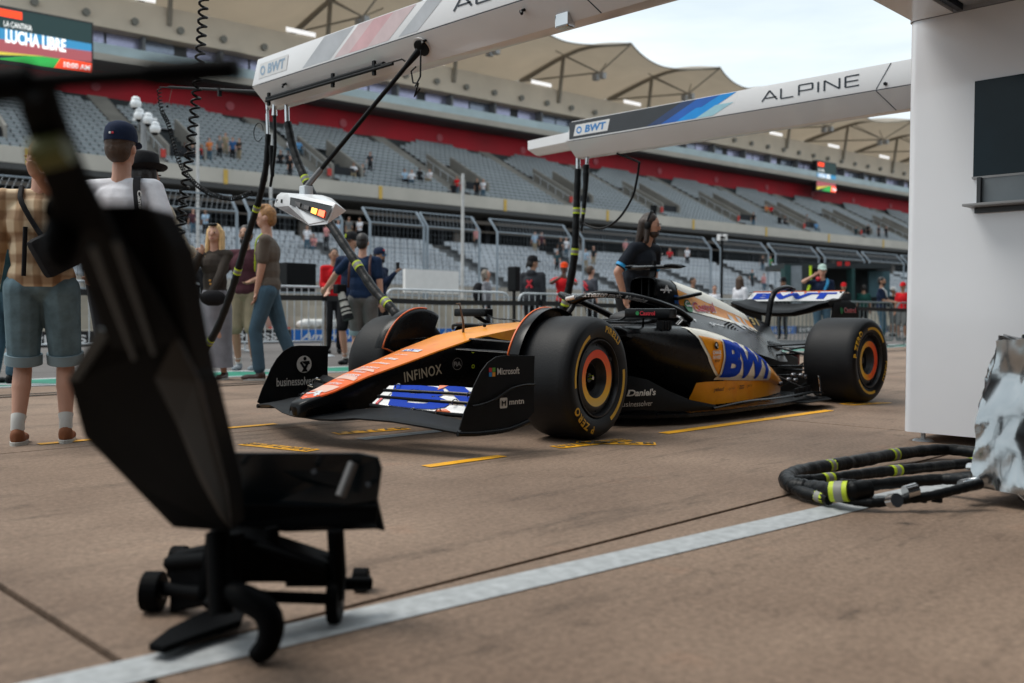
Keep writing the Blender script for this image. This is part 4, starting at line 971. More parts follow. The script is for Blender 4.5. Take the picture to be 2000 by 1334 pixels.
# --- floor and its fences
q = MB(); FLO = [(-.50, .30), (-.62, .62), (-.80, .80), (-1.05, .92), (-1.5, .95), (-2.2, .93), (-2.9, .88), (-3.1, .62), (-3.25, .50)]
q.prism([(x, y) for x, y in FLO] + [(x, -y) for x, y in FLO[::-1]], Matrix.Translation((0, 0, .052)), .03); flr = q.build('floor', CARB, car, bevel=.006)
for sg in (1, -1):
    q = MB(); R_ = []
    for x, y, zt, zb in ((-.46, .70, .335, .14), (-.60, .79, .34, .125), (-.72, .82, .315, .115), (-.90, .86, .235, .10), (-1.1, .90, .165, .09), (-1.35, .925, .12, .085)):
        R_.append([V((x, y * sg, zb)), V((x, (y + .015) * sg, (zb + zt) / 2)), V((x, y * sg, zt)), V((x, (y - .012) * sg, zt)), V((x, (y - .012) * sg, zb))])
    q.rings(R_); f1 = q.build('floor_fence', CARBM, flr, smooth=50)
    if sg > 0:
        NB_ = bvh_of(f1)
        side('lettering', fitbox(text2d("Jack Daniel's", 1, bold=.03, shear=.25), .36, .055), -.42, .20, PRINTW, NB_, f1, cut=.03)
        side('lettering', fitbox(text2d('businessolver', 1), .235, .034), -.52, .145, PRINTW, NB_, f1, cut=.03)
    for k in range(3):
        q = MB(); y = (.42 + .11 * k); q.prism([(-.46 - .02 * k, .09), (-.60, .33 - .02 * k), (-.95, .30), (-1.15, .09)], frame((0, y * sg, 0), (1, 0, 0), (0, 0, 1)), .006); q.build('turning_vane', CARBM, flr)
    q = MB(); q.tube(smooth_path([(-1.3, .94 * sg, .10), (-1.7, .955 * sg, .125), (-2.2, .93 * sg, .12), (-2.7, .90 * sg, .13), (-3.05, .84 * sg, .11)], 4), .014, 8, sq=.6); q.build('floor_edge_roll', CARB, flr, smooth=60)
    q = MB(); q.prism([(-2.45, .86), (-2.5, 1.0), (-2.95, .97), (-3.12, .84), (-3.1, .75)], Matrix.Translation((0, 0, .065)) if sg > 0 else Matrix.Translation((0, 0, .065)) @ Matrix.Scale(-1, 4, (0, 1, 0)), .008); q.build('floor_winglet', CARBM, flr)
    for k in range(4): MB().box((-2.55 - .12 * k, (.88 - .03 * k) * sg, .135), (.05, .012, .07)).build('edge_fin', CARBM, flr)
    q = MB(); q.tube([(-2.80, .50 * sg, .27), (-3.06, .80 * sg, .09)], .005, 6); q.tube([(-3.08, .81 * sg, .09), (-3.10, .78 * sg, .24)], .010, 6); q.build('floor_stay', CHROME, flr, smooth=60)
    for k in range(7):
        MB().ell((-2.86 - random.random() * .3, (.50 + random.random() * .22) * sg, .15 + random.random() * .10), (.035, .025, .02), 7, 5).build('brake_fitting', M('shiny_fitting', (.18, .18, .19), .2, .8), flr, smooth=60)
# diffuser and gearbox
q = MB(); q.rings([[V((x, y, z)) for y, z in ((-w, zb), (-w * .9, zt), (w * .9, zt), (w, zb))] for x, w, zb, zt in ((-2.9, .22, .10, .44), (-3.3, .16, .10, .42), (-3.75, .13, .12, .40), (-4.05, .09, .16, .34))]); q.build('gearbox', CARBM, car, bevel=.012)
for y in (-.48, -.32, -.16, .16, .32, .48): MB().prism([(-3.1, .06), (-3.95, .06), (-4.0, .30), (-3.5, .16)], frame((0, y, 0), (1, 0, 0), (0, 0, 1)), .006).build('diffuser_strake', CARBM, flr)
# --- rear suspension
for sg in (1, -1):
    for a, b in (((-3.0, .14, .46), (-3.56, .62, .50)), ((-3.75, .12, .42), (-3.60, .62, .50)), ((-2.95, .18, .30), (-3.56, .62, .30)), ((-3.72, .12, .24), (-3.60, .62, .26)), ((-3.2, .14, .50), (-3.5, .62, .36)), ((-3.1, .15, .38), (-3.66, .62, .42)), ((-3.0, .16, .22), (-3.5, .62, .22))):
        arm('rear_suspension_arm', (a[0], a[1] * sg, a[2]), (b[0], b[1] * sg, b[2]), .05, .018)
    q = MB(); q.lathe([(.0, 0), (.19, 0), (.215, .02), (.215, .07), (.0, .07)], Matrix.Translation((-3.59, .53 * sg, .36)) @ Matrix.Rotation(-pi / 2, 4, 'X'), 24); q.build('rear_brake_duct', CARBM, car, smooth=40)
    MB().tube(smooth_path([(-2.95, .24 * sg, .44), (-3.25, .20 * sg, .47), (-3.5, .17 * sg, .46)], 3), .045, 10).build('exhaust_fairing', CARB, car, smooth=60)
# --- rear wing
RWS = [(0, (-3.78, .755), (-4.06, .85)), (.15, (-3.77, .76), (-4.06, .855)), (.30, (-3.76, .795), (-4.06, .875)), (.42, (-3.76, .835), (-4.06, .90)), (.50, (-3.79, .855), (-4.08, .90))]
rw = wing('rear_main_plane', sym(RWS), CARBM, car, th=.075, camber=.03)
RFS = [(-.475, (-4.02, .875), (-4.16, .965)), (0, (-4.02, .875), (-4.16, .965)), (.475, (-4.02, .875), (-4.16, .965))]
rf = wing('rear_flap', RFS, PW, rw, th=.015, camber=.004)
RB = bvh_of(rf)
def rfp(nm, g, m_, off=.003): return decal(nm, g, frame((-3.7, 0, 1.05), (0, 1, 0), (-.55, 0, .83)), m_, rf, RB, cut=.06, off=off, reach=2)
gr = fitbox(text2d('BWT', 1, bold=.05), .84, .105)
rfp('blue_lettering', shift(gr, -.42, .055), BLUEP)
for k in range(4): rfp('orange_chip', poly2d([(-.20 + k * .14, .175), (-.17 + k * .14, .175), (-.185 + k * .14, .14)]), ORGE, .004)
MB().bar((-4.165, -.475, .970), (-4.165, .475, .970), .008, .010).build('flap_top_trim', ORGE, rw)
for sg in (1, -1):
    q = MB(); R_ = []
    for z, x0, x1, y in ((.88, -3.98, -4.22, .490), (.85, -3.90, -4.32, .505), (.78, -3.86, -4.36, .515), (.70, -3.85, -4.37, .512), (.60, -3.95, -4.36, .50), (.50, -4.02, -4.34, .48)):
        R_.append([V((x0, y * sg, z)), V((x1, y * sg, z)), V((x1, (y - .012) * sg, z)), V((x0, (y - .012) * sg, z))])
    q.rings(R_); ep = q.build('rear_endplate', CARBM, car, smooth=50)
    if sg > 0:
        XB = bvh_of(ep)
        side('lettering', fitbox(text2d('Castrol', 1, bold=.05), .24, .05), -4.07, .765, PW, XB, ep, cut=.04, off=.003); side('lettering', fitbox(text2d('Castrol', 1, bold=.025), .232, .046), -4.073, .767, REDP, XB, ep, cut=.04, off=.005)
        side('round_emblem', ring2d(0, .03, 16), -4.02, .785, GRNP, XB, ep, cut=.04, off=.004)
    for k in range(3): MB().ell((-4.10 - .07 * k, .47 * sg, .955), (.03, .008, .012), 6, 4).build('endplate_tip_bolt', CHROME, ep)
q = MB(); q.tube(smooth_path([(-3.60, 0, .60), (-3.64, 0, .75), (-3.68, 0, .88), (-3.76, 0, .965), (-3.95, 0, 1.0), (-4.08, 0, .985)], 5), .028, 8, sq=.9, rs=None); q.build('wing_pylon', CARB, rw, smooth=60)
MB().ell((-4.02, 0, .985), (.10, .03, .025)).build('flap_actuator', CARB, rw, smooth=60)
wing('beam_wing', [(-.46, (-3.85, .44), (-4.10, .50)), (.46, (-3.85, .44), (-4.10, .50))], CARB, car, th=.02)
MB().box((-4.12, 0, .33), (.04, .09, .12)).build('rain_light', M('rain_light_red', (.25, .01, .01), .3), car)
# ================================================================ pit building behind the camera (shades the foreground)
pb = thing('pit_building', (0, 9, 0), 'long pit garage building with an overhanging upper floor', 'building')
GARW = M('garage_wall_grey', (.14, .14, .15), .7)
MB().box((-8, 7.6, 2.0), (70, .3, 4.0)).build('garage_wall', GARW, pb); MB().box((-8, 7.8, 6.2), (70, 6.4, 4.2)).build('upper_floor', GARW, pb, bevel=.02)
for k in range(12): MB().box((-36 + k * 5.3, 7.35, 1.7), (4.2, .12, 3.3)).build('garage_door', M('garage_door_dark', (.03, .03, .035), .5), pb)

# ================================================================ gantry booms
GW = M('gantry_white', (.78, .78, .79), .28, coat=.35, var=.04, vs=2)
GLOW = M('gantry_shaded_white', (.66, .645, .64), .22, coat=.45, var=.05, vs=1.5)  # dimmer white: shade of the downward-facing panels put into the colour
INK = M('ink_navy', (.02, .03, .045), .45)
def boom(X, y0, y1, label, near):
    b = thing('gantry_boom', (X, y0, 2.4), label, 'gantry boom', None)
    up = [(X + .17, 2.765), (X + .17, 2.567), (X - .17, 2.567), (X - .17, 2.765)]
    lo = [(X + .17, 2.560), (X + .055, 2.40), (X - .055, 2.40), (X - .17, 2.560)]
    def sec(P, ys): return [V((x, ys[i], z)) for i, (x, z) in enumerate(P)]
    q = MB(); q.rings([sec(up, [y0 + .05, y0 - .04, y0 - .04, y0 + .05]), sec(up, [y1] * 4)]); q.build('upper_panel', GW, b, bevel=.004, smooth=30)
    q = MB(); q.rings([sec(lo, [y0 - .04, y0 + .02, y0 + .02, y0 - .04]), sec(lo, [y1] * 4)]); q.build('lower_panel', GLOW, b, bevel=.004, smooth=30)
    MB().box((X, (y0 + y1) / 2 + .02, 2.5635), (.333, y1 - y0 - .1, .008)).build('panel_seam', INK, b)
    XF = X + .17
    TX = lambda y, z: frame((XF, y, z), (0, 1, 0), (0, 0, 1))
    def Y(px, py): return pl(px, py, 0, XF).y
    return b, TX, Y
b1, TX1, Y1 = boom(.07, -2.42, 2.30, 'nearer white overhead boom with pale pink pattern and the signal light hung from it', True)
b2, TX2, Y2 = boom(-3.50, -2.22, 2.30, 'farther white overhead boom with black and blue pattern and full ALPINE lettering', False)
def pr_(b, T, nm, g, m, off=.0015): return decal(nm, g, T, m, b, off=off)
RND = M('bwt_plate_pale', (.60, .68, .74), .4)
def plate(b, TX, y, w, ghost):
    m1 = M('ghost_blue', (.30, .42, .55), .4) if ghost else M('badge_blue', (.03, .22, .55), .4)
    g = poly2d([(0, 0), (w, 0), (w + .03, .115), (.03, .115)])
    pr_(b, TX(y, 2.607), 'badge_plate', g, PW, .0022)
    pr_(b, TX(y, 2.607), 'lettering', shift(fitbox(text2d('BWT', 1, bold=.04, shear=.15), w * .62, .075), w * .34, .02), m1, .0035)
    pr_(b, TX(y, 2.607), 'drop_emblem', ring2d(.022, .038, 18, (w * .17, .056)), m1, .0035)
plate(b1, TX1, -2.36, .42, True); plate(b2, TX2, -2.14, .46, False)
def stripes(b, TX, ys, cols):
    for k, (a, c, z0, z1, sl_, m) in enumerate(cols):
        pr_(b, TX(0, 2.567), 'printed_stripe', poly2d([(a, z0), (c, z0), (c + sl_, z1), (a + sl_, z1)]), m, .0008 + .0002 * k)
ya = -2.16; BK = M('pattern_black', (.03, .034, .04), .4); NV_ = M('pattern_navy', (.02, .05, .15), .4); RB_ = M('pattern_royal', (.01, .12, .50), .4); AZ = M('pattern_azure', (.0, .30, .80), .4); CY = M('pattern_ice', (.35, .62, .72), .4)
for k, (a, c, z0, z1, s_, m) in enumerate([(-2.20, Y2(1268, 255), .012, .192, .42, BK), (Y2(1262, 255), Y2(1292, 250), .012, .192, .42, NV_), (Y2(1290, 250), Y2(1322, 250), .012, .192, .42, RB_), (Y2(1320, 250), Y2(1362, 240), .012, .192, .42, AZ), (Y2(1358, 240), Y2(1392, 235), .012, .105, .22, CY), (Y2(1340, 240), Y2(1370, 235), .11, .192, .2, RB_)]):
    pr_(b2, TX2(0, 2.567), 'printed_stripe', poly2d([(a, z0), (c, z0), (c + s_, z1), (a + (0 if k == 0 else s_), z1)]), m, .0008 + .0003 * k)
PK = M('pattern_pink', (.66, .40, .42), .4); PK2 = M('pattern_pale_pink', (.66, .52, .53), .4); PG = M('pattern_pale_grey', (.48, .50, .53), .4)
for k, (a, c, s_, m) in enumerate([(-1.72, -1.35, .3, PG), (-1.30, -1.12, .3, PK2), (-1.12, -.90, .3, PK), (-.90, -.66, .3, PK2), (-.55, -.35, .3, PG)]):
    pr_(b1, TX1(0, 2.567), 'printed_stripe', poly2d([(a, .012), (c, .012), (c + s_, .192), (a + s_, .192)]), m, .0008 + .0002 * k)
def alpine(b, TX, ya, yb):
    g = []
    letters = {'A': [((0, 0), (.5, 1)), ((.5, 1), (1, 0)), ((.22, .28), (.95, .28))], 'L': [((0, 1), (0, 0)), ((0, 0), (.8, 0))], 'P': [((0, 0), (0, 1)), ((0, 1), (.85, 1)), ((.85, 1), (.85, .42)), ((.85, .42), (0, .42))],
               'I': [((0, 0), (0, 1))], 'N': [((0, 0), (0, 1)), ((0, 1), (.9, 0)), ((.9, 0), (.9, 1))], 'E': [((0, 0), (.8, 0)), ((0, .5), (.75, .5)), ((0, 1), (.8, 1)), ((0, 0), (0, 1))]}
    x = 0; adv = {'A': 1.25, 'L': 1.15, 'P': 1.2, 'I': .38, 'N': 1.25, 'E': 1.0}
    for ch in 'ALPINE':
        for (p, r) in letters[ch]:
            dx, dy = r[0] - p[0], r[1] - p[1]; Lh = math.hypot(dx * 1.6, dy) or 1; w = .065
            nx, ny = -dy / Lh * w * .9, dx * 1.6 / Lh * w
            g.append(poly2d([(x + p[0] + nx, p[1] + ny), (x + p[0] - nx, p[1] - ny), (x + r[0] - nx, r[1] - ny), (x + r[0] + nx, r[1] + ny)]))
        x += adv[ch] 
    G_ = fitbox(join2d(*g), yb - ya, .098)
    pr_(b, TX(ya, 2.622), 'lettering', G_, INK, .003)
alpine(b2, TX2, Y2(1487, 205), Y2(1678, 172)); alpine(b1, TX1, Y1(885, 20), Y1(885, 20) + 1.02)
# end box of the farther boom, seams, small studs
q = MB(); q.rings([[V((-3.5 + dx, -2.88 + .06 * (abs(dx) < .09), z)) for dx, z in ((.10, 2.66), (.10, 2.56), (.03, 2.50), (-.03, 2.50), (-.10, 2.56), (-.10, 2.66))], [V((-3.5 + dx, -2.20, z)) for dx, z in ((.10, 2.68), (.10, 2.58), (.03, 2.51), (-.03, 2.51), (-.10, 2.58), (-.10, 2.68))]]); q.build('end_box', GW, b2, bevel=.004)
for b, X, ys in ((b1, .07, (1.0, 1.62)), (b2, -3.5, (1.12,))):
    for y in ys:
        MB().bar((X + .1715, y, 2.57), (X + .1715, y + .12, 2.762), .003, .006).build('panel_joint', INK, b)
        MB().bar((X + .171, y, 2.558), (X + .058, y + .12, 2.402), .003, .006).build('panel_joint', INK, b)
for y in (-2.0, -.30, .6): MB().tube([(.20, y, 2.52), (.24, y, 2.50), (.25, y + .02, 2.48)], .010, 6).build('cable_clip', BLACK, b1)
MB().tube([(-3.33, 1.20, 2.60), (-3.31, 1.20, 2.60)], .014, 10).build('stud', BLACK, b2)
q = MB(); q.box((.14, .86, 2.41), (.07, .10, .08)); q.build('floodlight', CHROME, b1, bevel=.01)
# black tubes clipped along the nearer boom
def LB(y, k=.5, o=.03): return V((.24 - .115 * k + o, y, 2.56 - .16 * k - o))
for o, yA, yB, r in ((.03, -2.28, -.75, .020), (.055, -2.26, -.62, .011)):
    MB().tube([LB(yA, .55, o), LB(yB, .55, o)], r, 8).build('tube', BLACK, b1, smooth=60)
MB().tube([LB(-.75, .5, .05), LB(-.52, .5, .05), LB(-.50, .6, .05)], .006, 6).build('hook_rod', BLACK, b1, smooth=60)
for y in (-2.24, -1.35, -.85): MB().box(LB(y, .55, .04), (.02, .025, .10)).build('tube_clamp', BLACK, b1)
MB().tube([LB(-.36, .45, -.004), LB(-.36, .45, .012)], .058, 20).build('hinge_socket', BLACK, b1, smooth=40)
MB().tube([LB(-.36, .45, .0), LB(-.36, .45, .004)], .072, 20).build('socket_ring', GLOW, b1, smooth=40)

# ---- signal light hung on its rod
sg_ = thing('signal_light', (.25, -1.6, 1.5), 'white angular pit-stop signal light box with lit yellow and red squares', 'signal light')
A0 = LB(-.36, .45, .03); B0 = at(598, 366, 6.45)
MB().tube([A0, A0.lerp(B0, .12), B0], .017, 8, rs=[.026, .016, .016]).build('rod', BLACK, sg_, smooth=60)
MB().tube([A0.lerp(B0, .86), B0], .021, 8).build('rod_sleeve', M('sleeve_grey', (.16, .16, .165), .4, .5), sg_, smooth=60)
q = MB(); q.box(B0 + V((0, 0, -.03)), (.07, .07, .08)); q.build('swivel', STEEL, sg_, bevel=.01)
q = MB(); q.tube([A0 + V((.0, .02, 0)), A0 + V((.02, .04, -.18)), A0 + V((.03, -.0, -.24)), A0 + V((.03, .05, -.26)), A0 + V((.02, -.02, -.30)), A0 + V((.02, .02, -.22)), A0 + V((.0, -.06, -.20)), A0 + V((0, -.08, -.12)), A0 + V((0, -.03, -.10))], .006, 5); q.build('curly_cable', BLACK, sg_, smooth=60)
pts = [at(*p) for p in ((541, 382, 6.52), (561, 377, 6.30), (655, 397, 6.00), (677, 412, 6.10), (630, 381, 6.35), (648, 387, 6.3), (535, 402, 6.50), (604, 441, 6.05), (639, 438, 5.97), (548, 376, 6.6), (560, 398, 6.32))]
bm = bmesh.new()
for p in pts: bm.verts.new(p)
r_ = bmesh.ops.convex_hull(bm, input=bm.verts); bmesh.ops.delete(bm, geom=[g for g in r_['geom_interior'] if isinstance(g, bmesh.types.BMVert)], context='VERTS')
q = MB(); bm.verts.ensure_lookup_table(); idx = {v: i for i, v in enumerate(bm.verts)}; q.add([v.co.copy() for v in bm.verts], [[idx[v] for v in f.verts] for f in bm.faces]); bm.free()
hsg = q.build('housing', WHITEP, sg_, bevel=.004, smooth=30)
HV = bvh_of(hsg)
def onbox(nm, pxs, m, lift=.004):
    P = []
    for x, y in pxs:
        d = ray(x, y).normalized(); h = HV.ray_cast(CP, d, 20); P.append((h[0] if h[0] else at(x, y, 6.1)) - d * lift)
    q = MB(); n = len(P); d = ray(*pxs[0]).normalized(); q.add(P + [p + d * .003 for p in P], [tuple(range(n)), tuple(range(n, 2 * n))[::-1]] + [(i, (i + 1) % n, n + (i + 1) % n, n + i) for i in range(n)]); return q.build(nm, m, sg_)
onbox('window', [(567, 385), (608, 393), (649, 402), (643, 417), (636, 430), (600, 415), (566, 400)], M('window_black', (.01, .008, .008), .2), .022)
onbox('underside', [(539, 404), (563, 402), (634, 433), (605, 439)], M('underside_grey', (.10, .09, .09), .5), .003)
def lamp(nm, pxs, col, e): return onbox(nm, pxs, M(nm + '_glow', col, .5, emit=e, var=0), .030)
lamp('yellow_signal', [(609, 405), (620, 408), (617, 419), (607, 415)], (1.0, .42, .05), 2.2)
lamp('red_signal', [(623, 409), (635, 412), (632, 425), (620, 420)], (1.0, .10, .04), 2.6)
onbox('dark_signal', [(576, 393), (587, 396), (585, 405), (575, 401)], M('unlit_lamp', (.05, .045, .045), .4), .030); onbox('dark_signal', [(594, 400), (604, 402), (602, 411), (593, 407)], MATS['unlit_lamp'], .030)
for x in (541, 550): onbox('vent_slot', [(x - 1.5, 389), (x + 2, 389.5), (x + 1.5, 397), (x - 2, 396)], BLACK, .004)

# ---- hoses
def hose(label, path, r, bands, rs=None, grp=None):
    P = smooth_path(path, 7); t = thing('air_hose', P[-1], label, 'hose', grp)
    RR = [(rs[0] + (rs[1] - rs[0]) * i / (len(P) - 1) if rs else r) * (.90 + .05 * sin(i * 2.4) + .03 * sin(i * 5.1)) for i in range(len(P))]
    fine = []; rr = []
    for i in range(len(P) - 1):
        for j in range(3): fine.append(P[i].lerp(P[i + 1], j / 3)); rr.append((RR[i] + (RR[i + 1] - RR[i]) * j / 3) * (1 + random.uniform(-.025, .025)))
    fine.append(P[-1]); rr.append(RR[-1])
    MB().tube(fine, r, 10, rs=rr).build('sleeve', M('hose_sleeve', (.0045, .0055, .0065), .42, spec=.22, bump=.3, bs=45), t, smooth=70)
    for b in bands:
        k = min(len(fine) - 2, int(b * (len(fine) - 1))); c = fine[k]; d = (fine[k + 1] - c).normalized(); rb = rr[k] * 1.06
        w = max(.028, rb * .85)
        MB().tube([c - d * w, c + d * w], rb, 12).build('tape_band', HIVIS, t, smooth=60)
        MB().tube([c - d * w * .45, c + d * w * .45], rb * 1.03, 12).build('reflective_strip', GREYT, t, smooth=60)
    return t
XA = .12
def XP(px, py, X=XA): return pl(px, py, 0, X)
hA = hose('taped black air hose curving down to the left past the two walkers', [XP(524, 262), XP(519, 330), XP(503, 400), XP(478, 480), XP(455, 560), XP(425, 640), XP(388, 705), XP(372, 760), V((.3, -3.7, .06)), V((.9, -3.5, .05))], .042, (.235, .405, .60, .80), rs=(.027, .046))
MB().tube([XP(521, 176), XP(524, 262)], .011, 10).build('steel_coupling', CHROME, hA, smooth=60)
for a, b, r in ((196, 215, .017), (222, 262, .014)): MB().tube([XP(522, a), XP(523, b)], r, 10).build('steel_coupling', CHROME, hA, smooth=60)
q = MB(); c = XP(505, 258); q.tube([c + V((0, .075 * cos(a), .075 * sin(a))) for a in [i * 2 * pi / 18 for i in range(17)]], .0035, 5); q.build('loose_loop', BLACK, hA, smooth=60)
hB = hose('taped black air hose running down behind the signal light to the far front tyre', [XP(562, 240), XP(573, 290), XP(592, 340), XP(622, 400), XP(650, 445), XP(690, 505), XP(730, 565), XP(768, 606), XP(790, 640)], .04, (.275, .66, .83), rs=(.036, .038))
MB().tube([XP(560, 205), XP(561, 240)], .020, 10).build('steel_coupling', CHROME, hB, smooth=60)
hC = hose('short thin hose with a hanging air gun at the tip of the nearer boom', [XP(536, 222), XP(537, 260), XP(537, 290), XP(533, 330), XP(528, 365)], .016, (), rs=(.018, .013))
MB().tube([XP(536, 186), XP(536, 226)], .022, 10, rs=[.012, .024]).build('steel_coupling', CHROME, hC, smooth=60)
MB().tube([XP(531, 285), XP(532, 345)], .021, 8, rs=[.026, .016]).build('air_gun', BLACK, hC, smooth=60)
def helix(path, R, r, turns, label, grp=None):
    P = smooth_path(path, 12); Lh = [0]
    for i in range(1, len(P)): Lh.append(Lh[-1] + (P[i] - P[i - 1]).length)
    n = turns * 9; pts = []
    for i in range(n + 1):
        s = Lh[-1] * i / n; k = 0
        while k < len(Lh) - 2 and Lh[k + 1] < s: k += 1
        f = (s - Lh[k]) / (Lh[k + 1] - Lh[k]); c = P[k].lerp(P[k + 1], f); d = (P[k + 1] - P[k]).normalized(); a = d.cross(V((0.3, .2, 1))).normalized() if abs(d.z) < .9 else d.cross(V((1, 0, 0))).normalized(); b = d.cross(a)
        th = i * 2 * pi / 9; pts.append(c + a * cos(th) * R + b * sin(th) * R)
    o = MB().tube(pts, r, 5).build('coiled_cable', BLACK, None, smooth=60); return tag(o, label, 'cable', grp)
arm_ = thing('cable_arm', XP(525, 180), 'thin black arm reaching left from the tip of the nearer boom', 'cable arm')
MB().tube([XP(525, 180), XP(330, 170)], .013, 8).build('rod', BLACK, arm_, smooth=60); MB().tube([XP(345, 171), XP(312, 170)], .007, 6).build('rod_tip', BLACK, arm_, smooth=60)
MB().box(XP(429, 180), (.03, .03, .07)).build('rod_bracket', BLACK, arm_); MB().box(XP(525, 178), (.06, .16, .04)).build('rod_mount', BLACK, arm_)
MB().tube([XP(336, 172), XP(330, 200), XP(327, 207)], .002, 4).build('string', GREYT, arm_); MB().ell(XP(327, 208), (.012,) * 3, 8, 6).build('string_weight', BLACK, arm_)
helix([XP(310, 172), XP(316, 215), XP(330, 245), XP(350, 315), XP(375, 352), XP(410, 378), XP(455, 388), XP(492, 376)], .018, .006, 62, 'thin coiled cable sagging from the cable arm to the left hose')
helix([at(402, -60, 4.6), at(394, 60, 4.6), at(389, 130, 4.6), at(382, 200, 4.6), at(370, 300, 4.6), at(357, 400, 4.6), at(349, 500, 4.6), at(344, 640, 4.6)], .020, .0065, 40, 'thick black coiled cable hanging straight down at the upper left')
X2 = -3.48
def X2P(px, py): return pl(px, py, 0, X2)
h1 = hose('long taped black air hose hanging from the tip of the farther boom', [X2P(1129, 330), X2P(1127, 390), X2P(1125, 440), X2P(1122, 500), X2P(1112, 560), X2P(1100, 610), X2P(1085, 680)], .05, (.24, .48, .77), rs=(.040, .050))
MB().tube([X2P(1129, 284), X2P(1129, 330)], .026, 10).build('steel_coupling', CHROME, h1, smooth=60); MB().tube([X2P(1129, 276), X2P(1129, 296)], .036, 10).build('yellow_collar', HIVIS, h1, smooth=60)
h2 = hose('shorter black air hose hanging beside the long one on the farther boom', [X2P(1145, 322), X2P(1144, 360), X2P(1141, 400), X2P(1138, 430), X2P(1136, 452)], .03, (.60,), rs=(.040, .013))
MB().tube([X2P(1147, 303), X2P(1146, 322)], .018, 10).build('steel_coupling', CHROME, h2, smooth=60)
lc = MB().tube(smooth_path([X2P(1205, 300), X2P(1246, 316), X2P(1248, 322), X2P(1244, 350), X2P(1235, 385), X2P(1210, 425), X2P(1180, 445), X2P(1150, 442), X2P(1133, 432)], 6), .012, 6).build('loop_cable', BLACK, None, smooth=60)
tag(lc, 'thin black cable looping from the underside of the farther boom to its hoses', 'cable')

# ================================================================ tower cabinet on the right
cab = thing('gantry_cabinet', (-1.7, 2.7, 0), 'tall glossy white gantry cabinet with a dark screen and a shelf', 'cabinet')
CABW = M('cabinet_white', (.84, .86, .90), .14, coat=.6, var=.03, vs=1.2, bump=.06, bs=2.2)
def rr_out(x0, x1, y0, y1, r, n=6):
    P = []
    for cx, cy, a0 in ((x1 - r, y1 - r, 0), (x0 + r, y1 - r, pi / 2), (x0 + r, y0 + r, pi), (x1 - r, y0 + r, 1.5 * pi)):
        for i in range(n + 1): a = a0 + pi / 2 * i / n; P.append((cx + r * cos(a), cy + r * sin(a)))
    return P
P = rr_out(-2.25, -1.36, 2.205, 3.55, .055)
# body as front, with a real recess for the screen and the tray
q = MB(); q.rings([[V((x, y, z)) for x, y in P] for z in (.055, 2.445)]); body = q.build('body', CABW, cab, smooth=30)
q = MB(); q.rings([[V((x, y, z)) for x, y in rr_out(-2.26, -1.352, 2.197, 3.56, .06)] for z in (2.448, 2.78)]); q.build('head_panel', M('cabinet_head_grey', (.30, .32, .35), .25, coat=.4), cab, smooth=30)
MB().box((-1.355, 3.05, 1.775), (.02, .93, .53)).build('dark_screen', M('screen_teal_black', (.004, .017, .026), .12, spec=.2), cab, bevel=.003)
fr = MB(); fr.box((-1.356, 3.05, 1.505), (.026, .94, .012)); fr.build('screen_ledge', M('ledge_grey', (.32, .33, .34), .4), cab)
MB().box((-1.354, 3.06, 1.425), (.014, .90, .15)).build('tray_back', M('tray_grey', (.17, .20, .22), .3), cab); MB().box((-1.340, 2.625, 1.425), (.04, .02, .155)).build('tray_side', M('tray_dark', (.03, .035, .04), .4), cab)
MB().box((-1.30, 3.05, 1.345), (.14, .96, .014)).build('shelf', MATS['ledge_grey'], cab, bevel=.003); MB().box((-1.345, 3.05, 1.322), (.02, .90, .03)).build('shelf_shadow_rail', MATS['tray_dark'], cab)
for x, y in ((-1.44, 2.30), (-1.44, 3.4), (-2.15, 2.3), (-2.15, 3.4)):
    q = MB(); q.lathe([(0, .012), (.05, .010), (.062, 0), (.0, 0)], Matrix.Translation((x, y, 0)), 20); q.tube([(x, y, .01), (x, y, .06)], .014, 8); q.build('levelling_foot', STEEL, cab, smooth=40)
q = MB(); q.prism([(-1.30, 2.43), (.40, 2.43), (.40, 2.80), (-1.30, 2.80)], frame((0, 2.25, 0), (1, 0, 0), (0, 0, 1)), -.23); q.build('cross_beam', GLOW, cab, bevel=.004)
MB().box((-.5, 2.497, 2.60), (1.7, .03, .30)).build('beam_shadow_gap', INK, cab)
MB().box((-2.95, 2.55, 2.60), (1.45, .5, .32)).build('cross_beam', GLOW, cab, bevel=.004)
MB().box((-.5, 2.95, 2.62), (1.9, .85, .30)).build('beam_cover', MATS['cabinet_head_grey'], cab, bevel=.01)

# ---- hose pile beside the cabinet
def gp(x, y, h=.05): return G(x, y, h)
hose('thickest taped hose loop lying outermost in the pile by the cabinet', [gp(1935, 888), gp(1850, 878), gp(1760, 886), gp(1680, 900), gp(1620, 910), gp(1560, 922), gp(1536, 935), gp(1548, 948), gp(1590, 955), gp(1640, 960, .07), gp(1700, 955, .08)], .036, (.02, .22, .40, .90), rs=(.031, .040))
hose('taped hose forming the inner straight run of the pile by the cabinet', [gp(1940, 900, .04), gp(1860, 908, .04), gp(1780, 916, .05), gp(1700, 924, .05), gp(1640, 932, .05), gp(1580, 938, .05), gp(1545, 940, .05), gp(1560, 958, .04), gp(1620, 975, .035)], .026, (.06, .30, .55, .97))
hose('dark untaped hose in the middle of the pile leading to the foil cover', [gp(1905, 936, .09), gp(1840, 936, .07), gp(1760, 942, .06), gp(1690, 948, .05), gp(1640, 946, .06)], .026, ())
hf = hose('front hose of the pile with black sleeves and silver couplings', [gp(1600, 962, .04), gp(1640, 972, .04), gp(1700, 982, .035), gp(1760, 976, .045), gp(1820, 968, .06), gp(1870, 956, .08), gp(1915, 944, .10)], .020, (.10,))
for a, b in (((1740, 979), (1752, 977)), ((1768, 962), (1790, 956)), ((1878, 950), (1912, 943))): MB().tube([gp(*a, .075), gp(*b, .085)], .026, 10).build('steel_coupling', CHROME, hf, smooth=60)
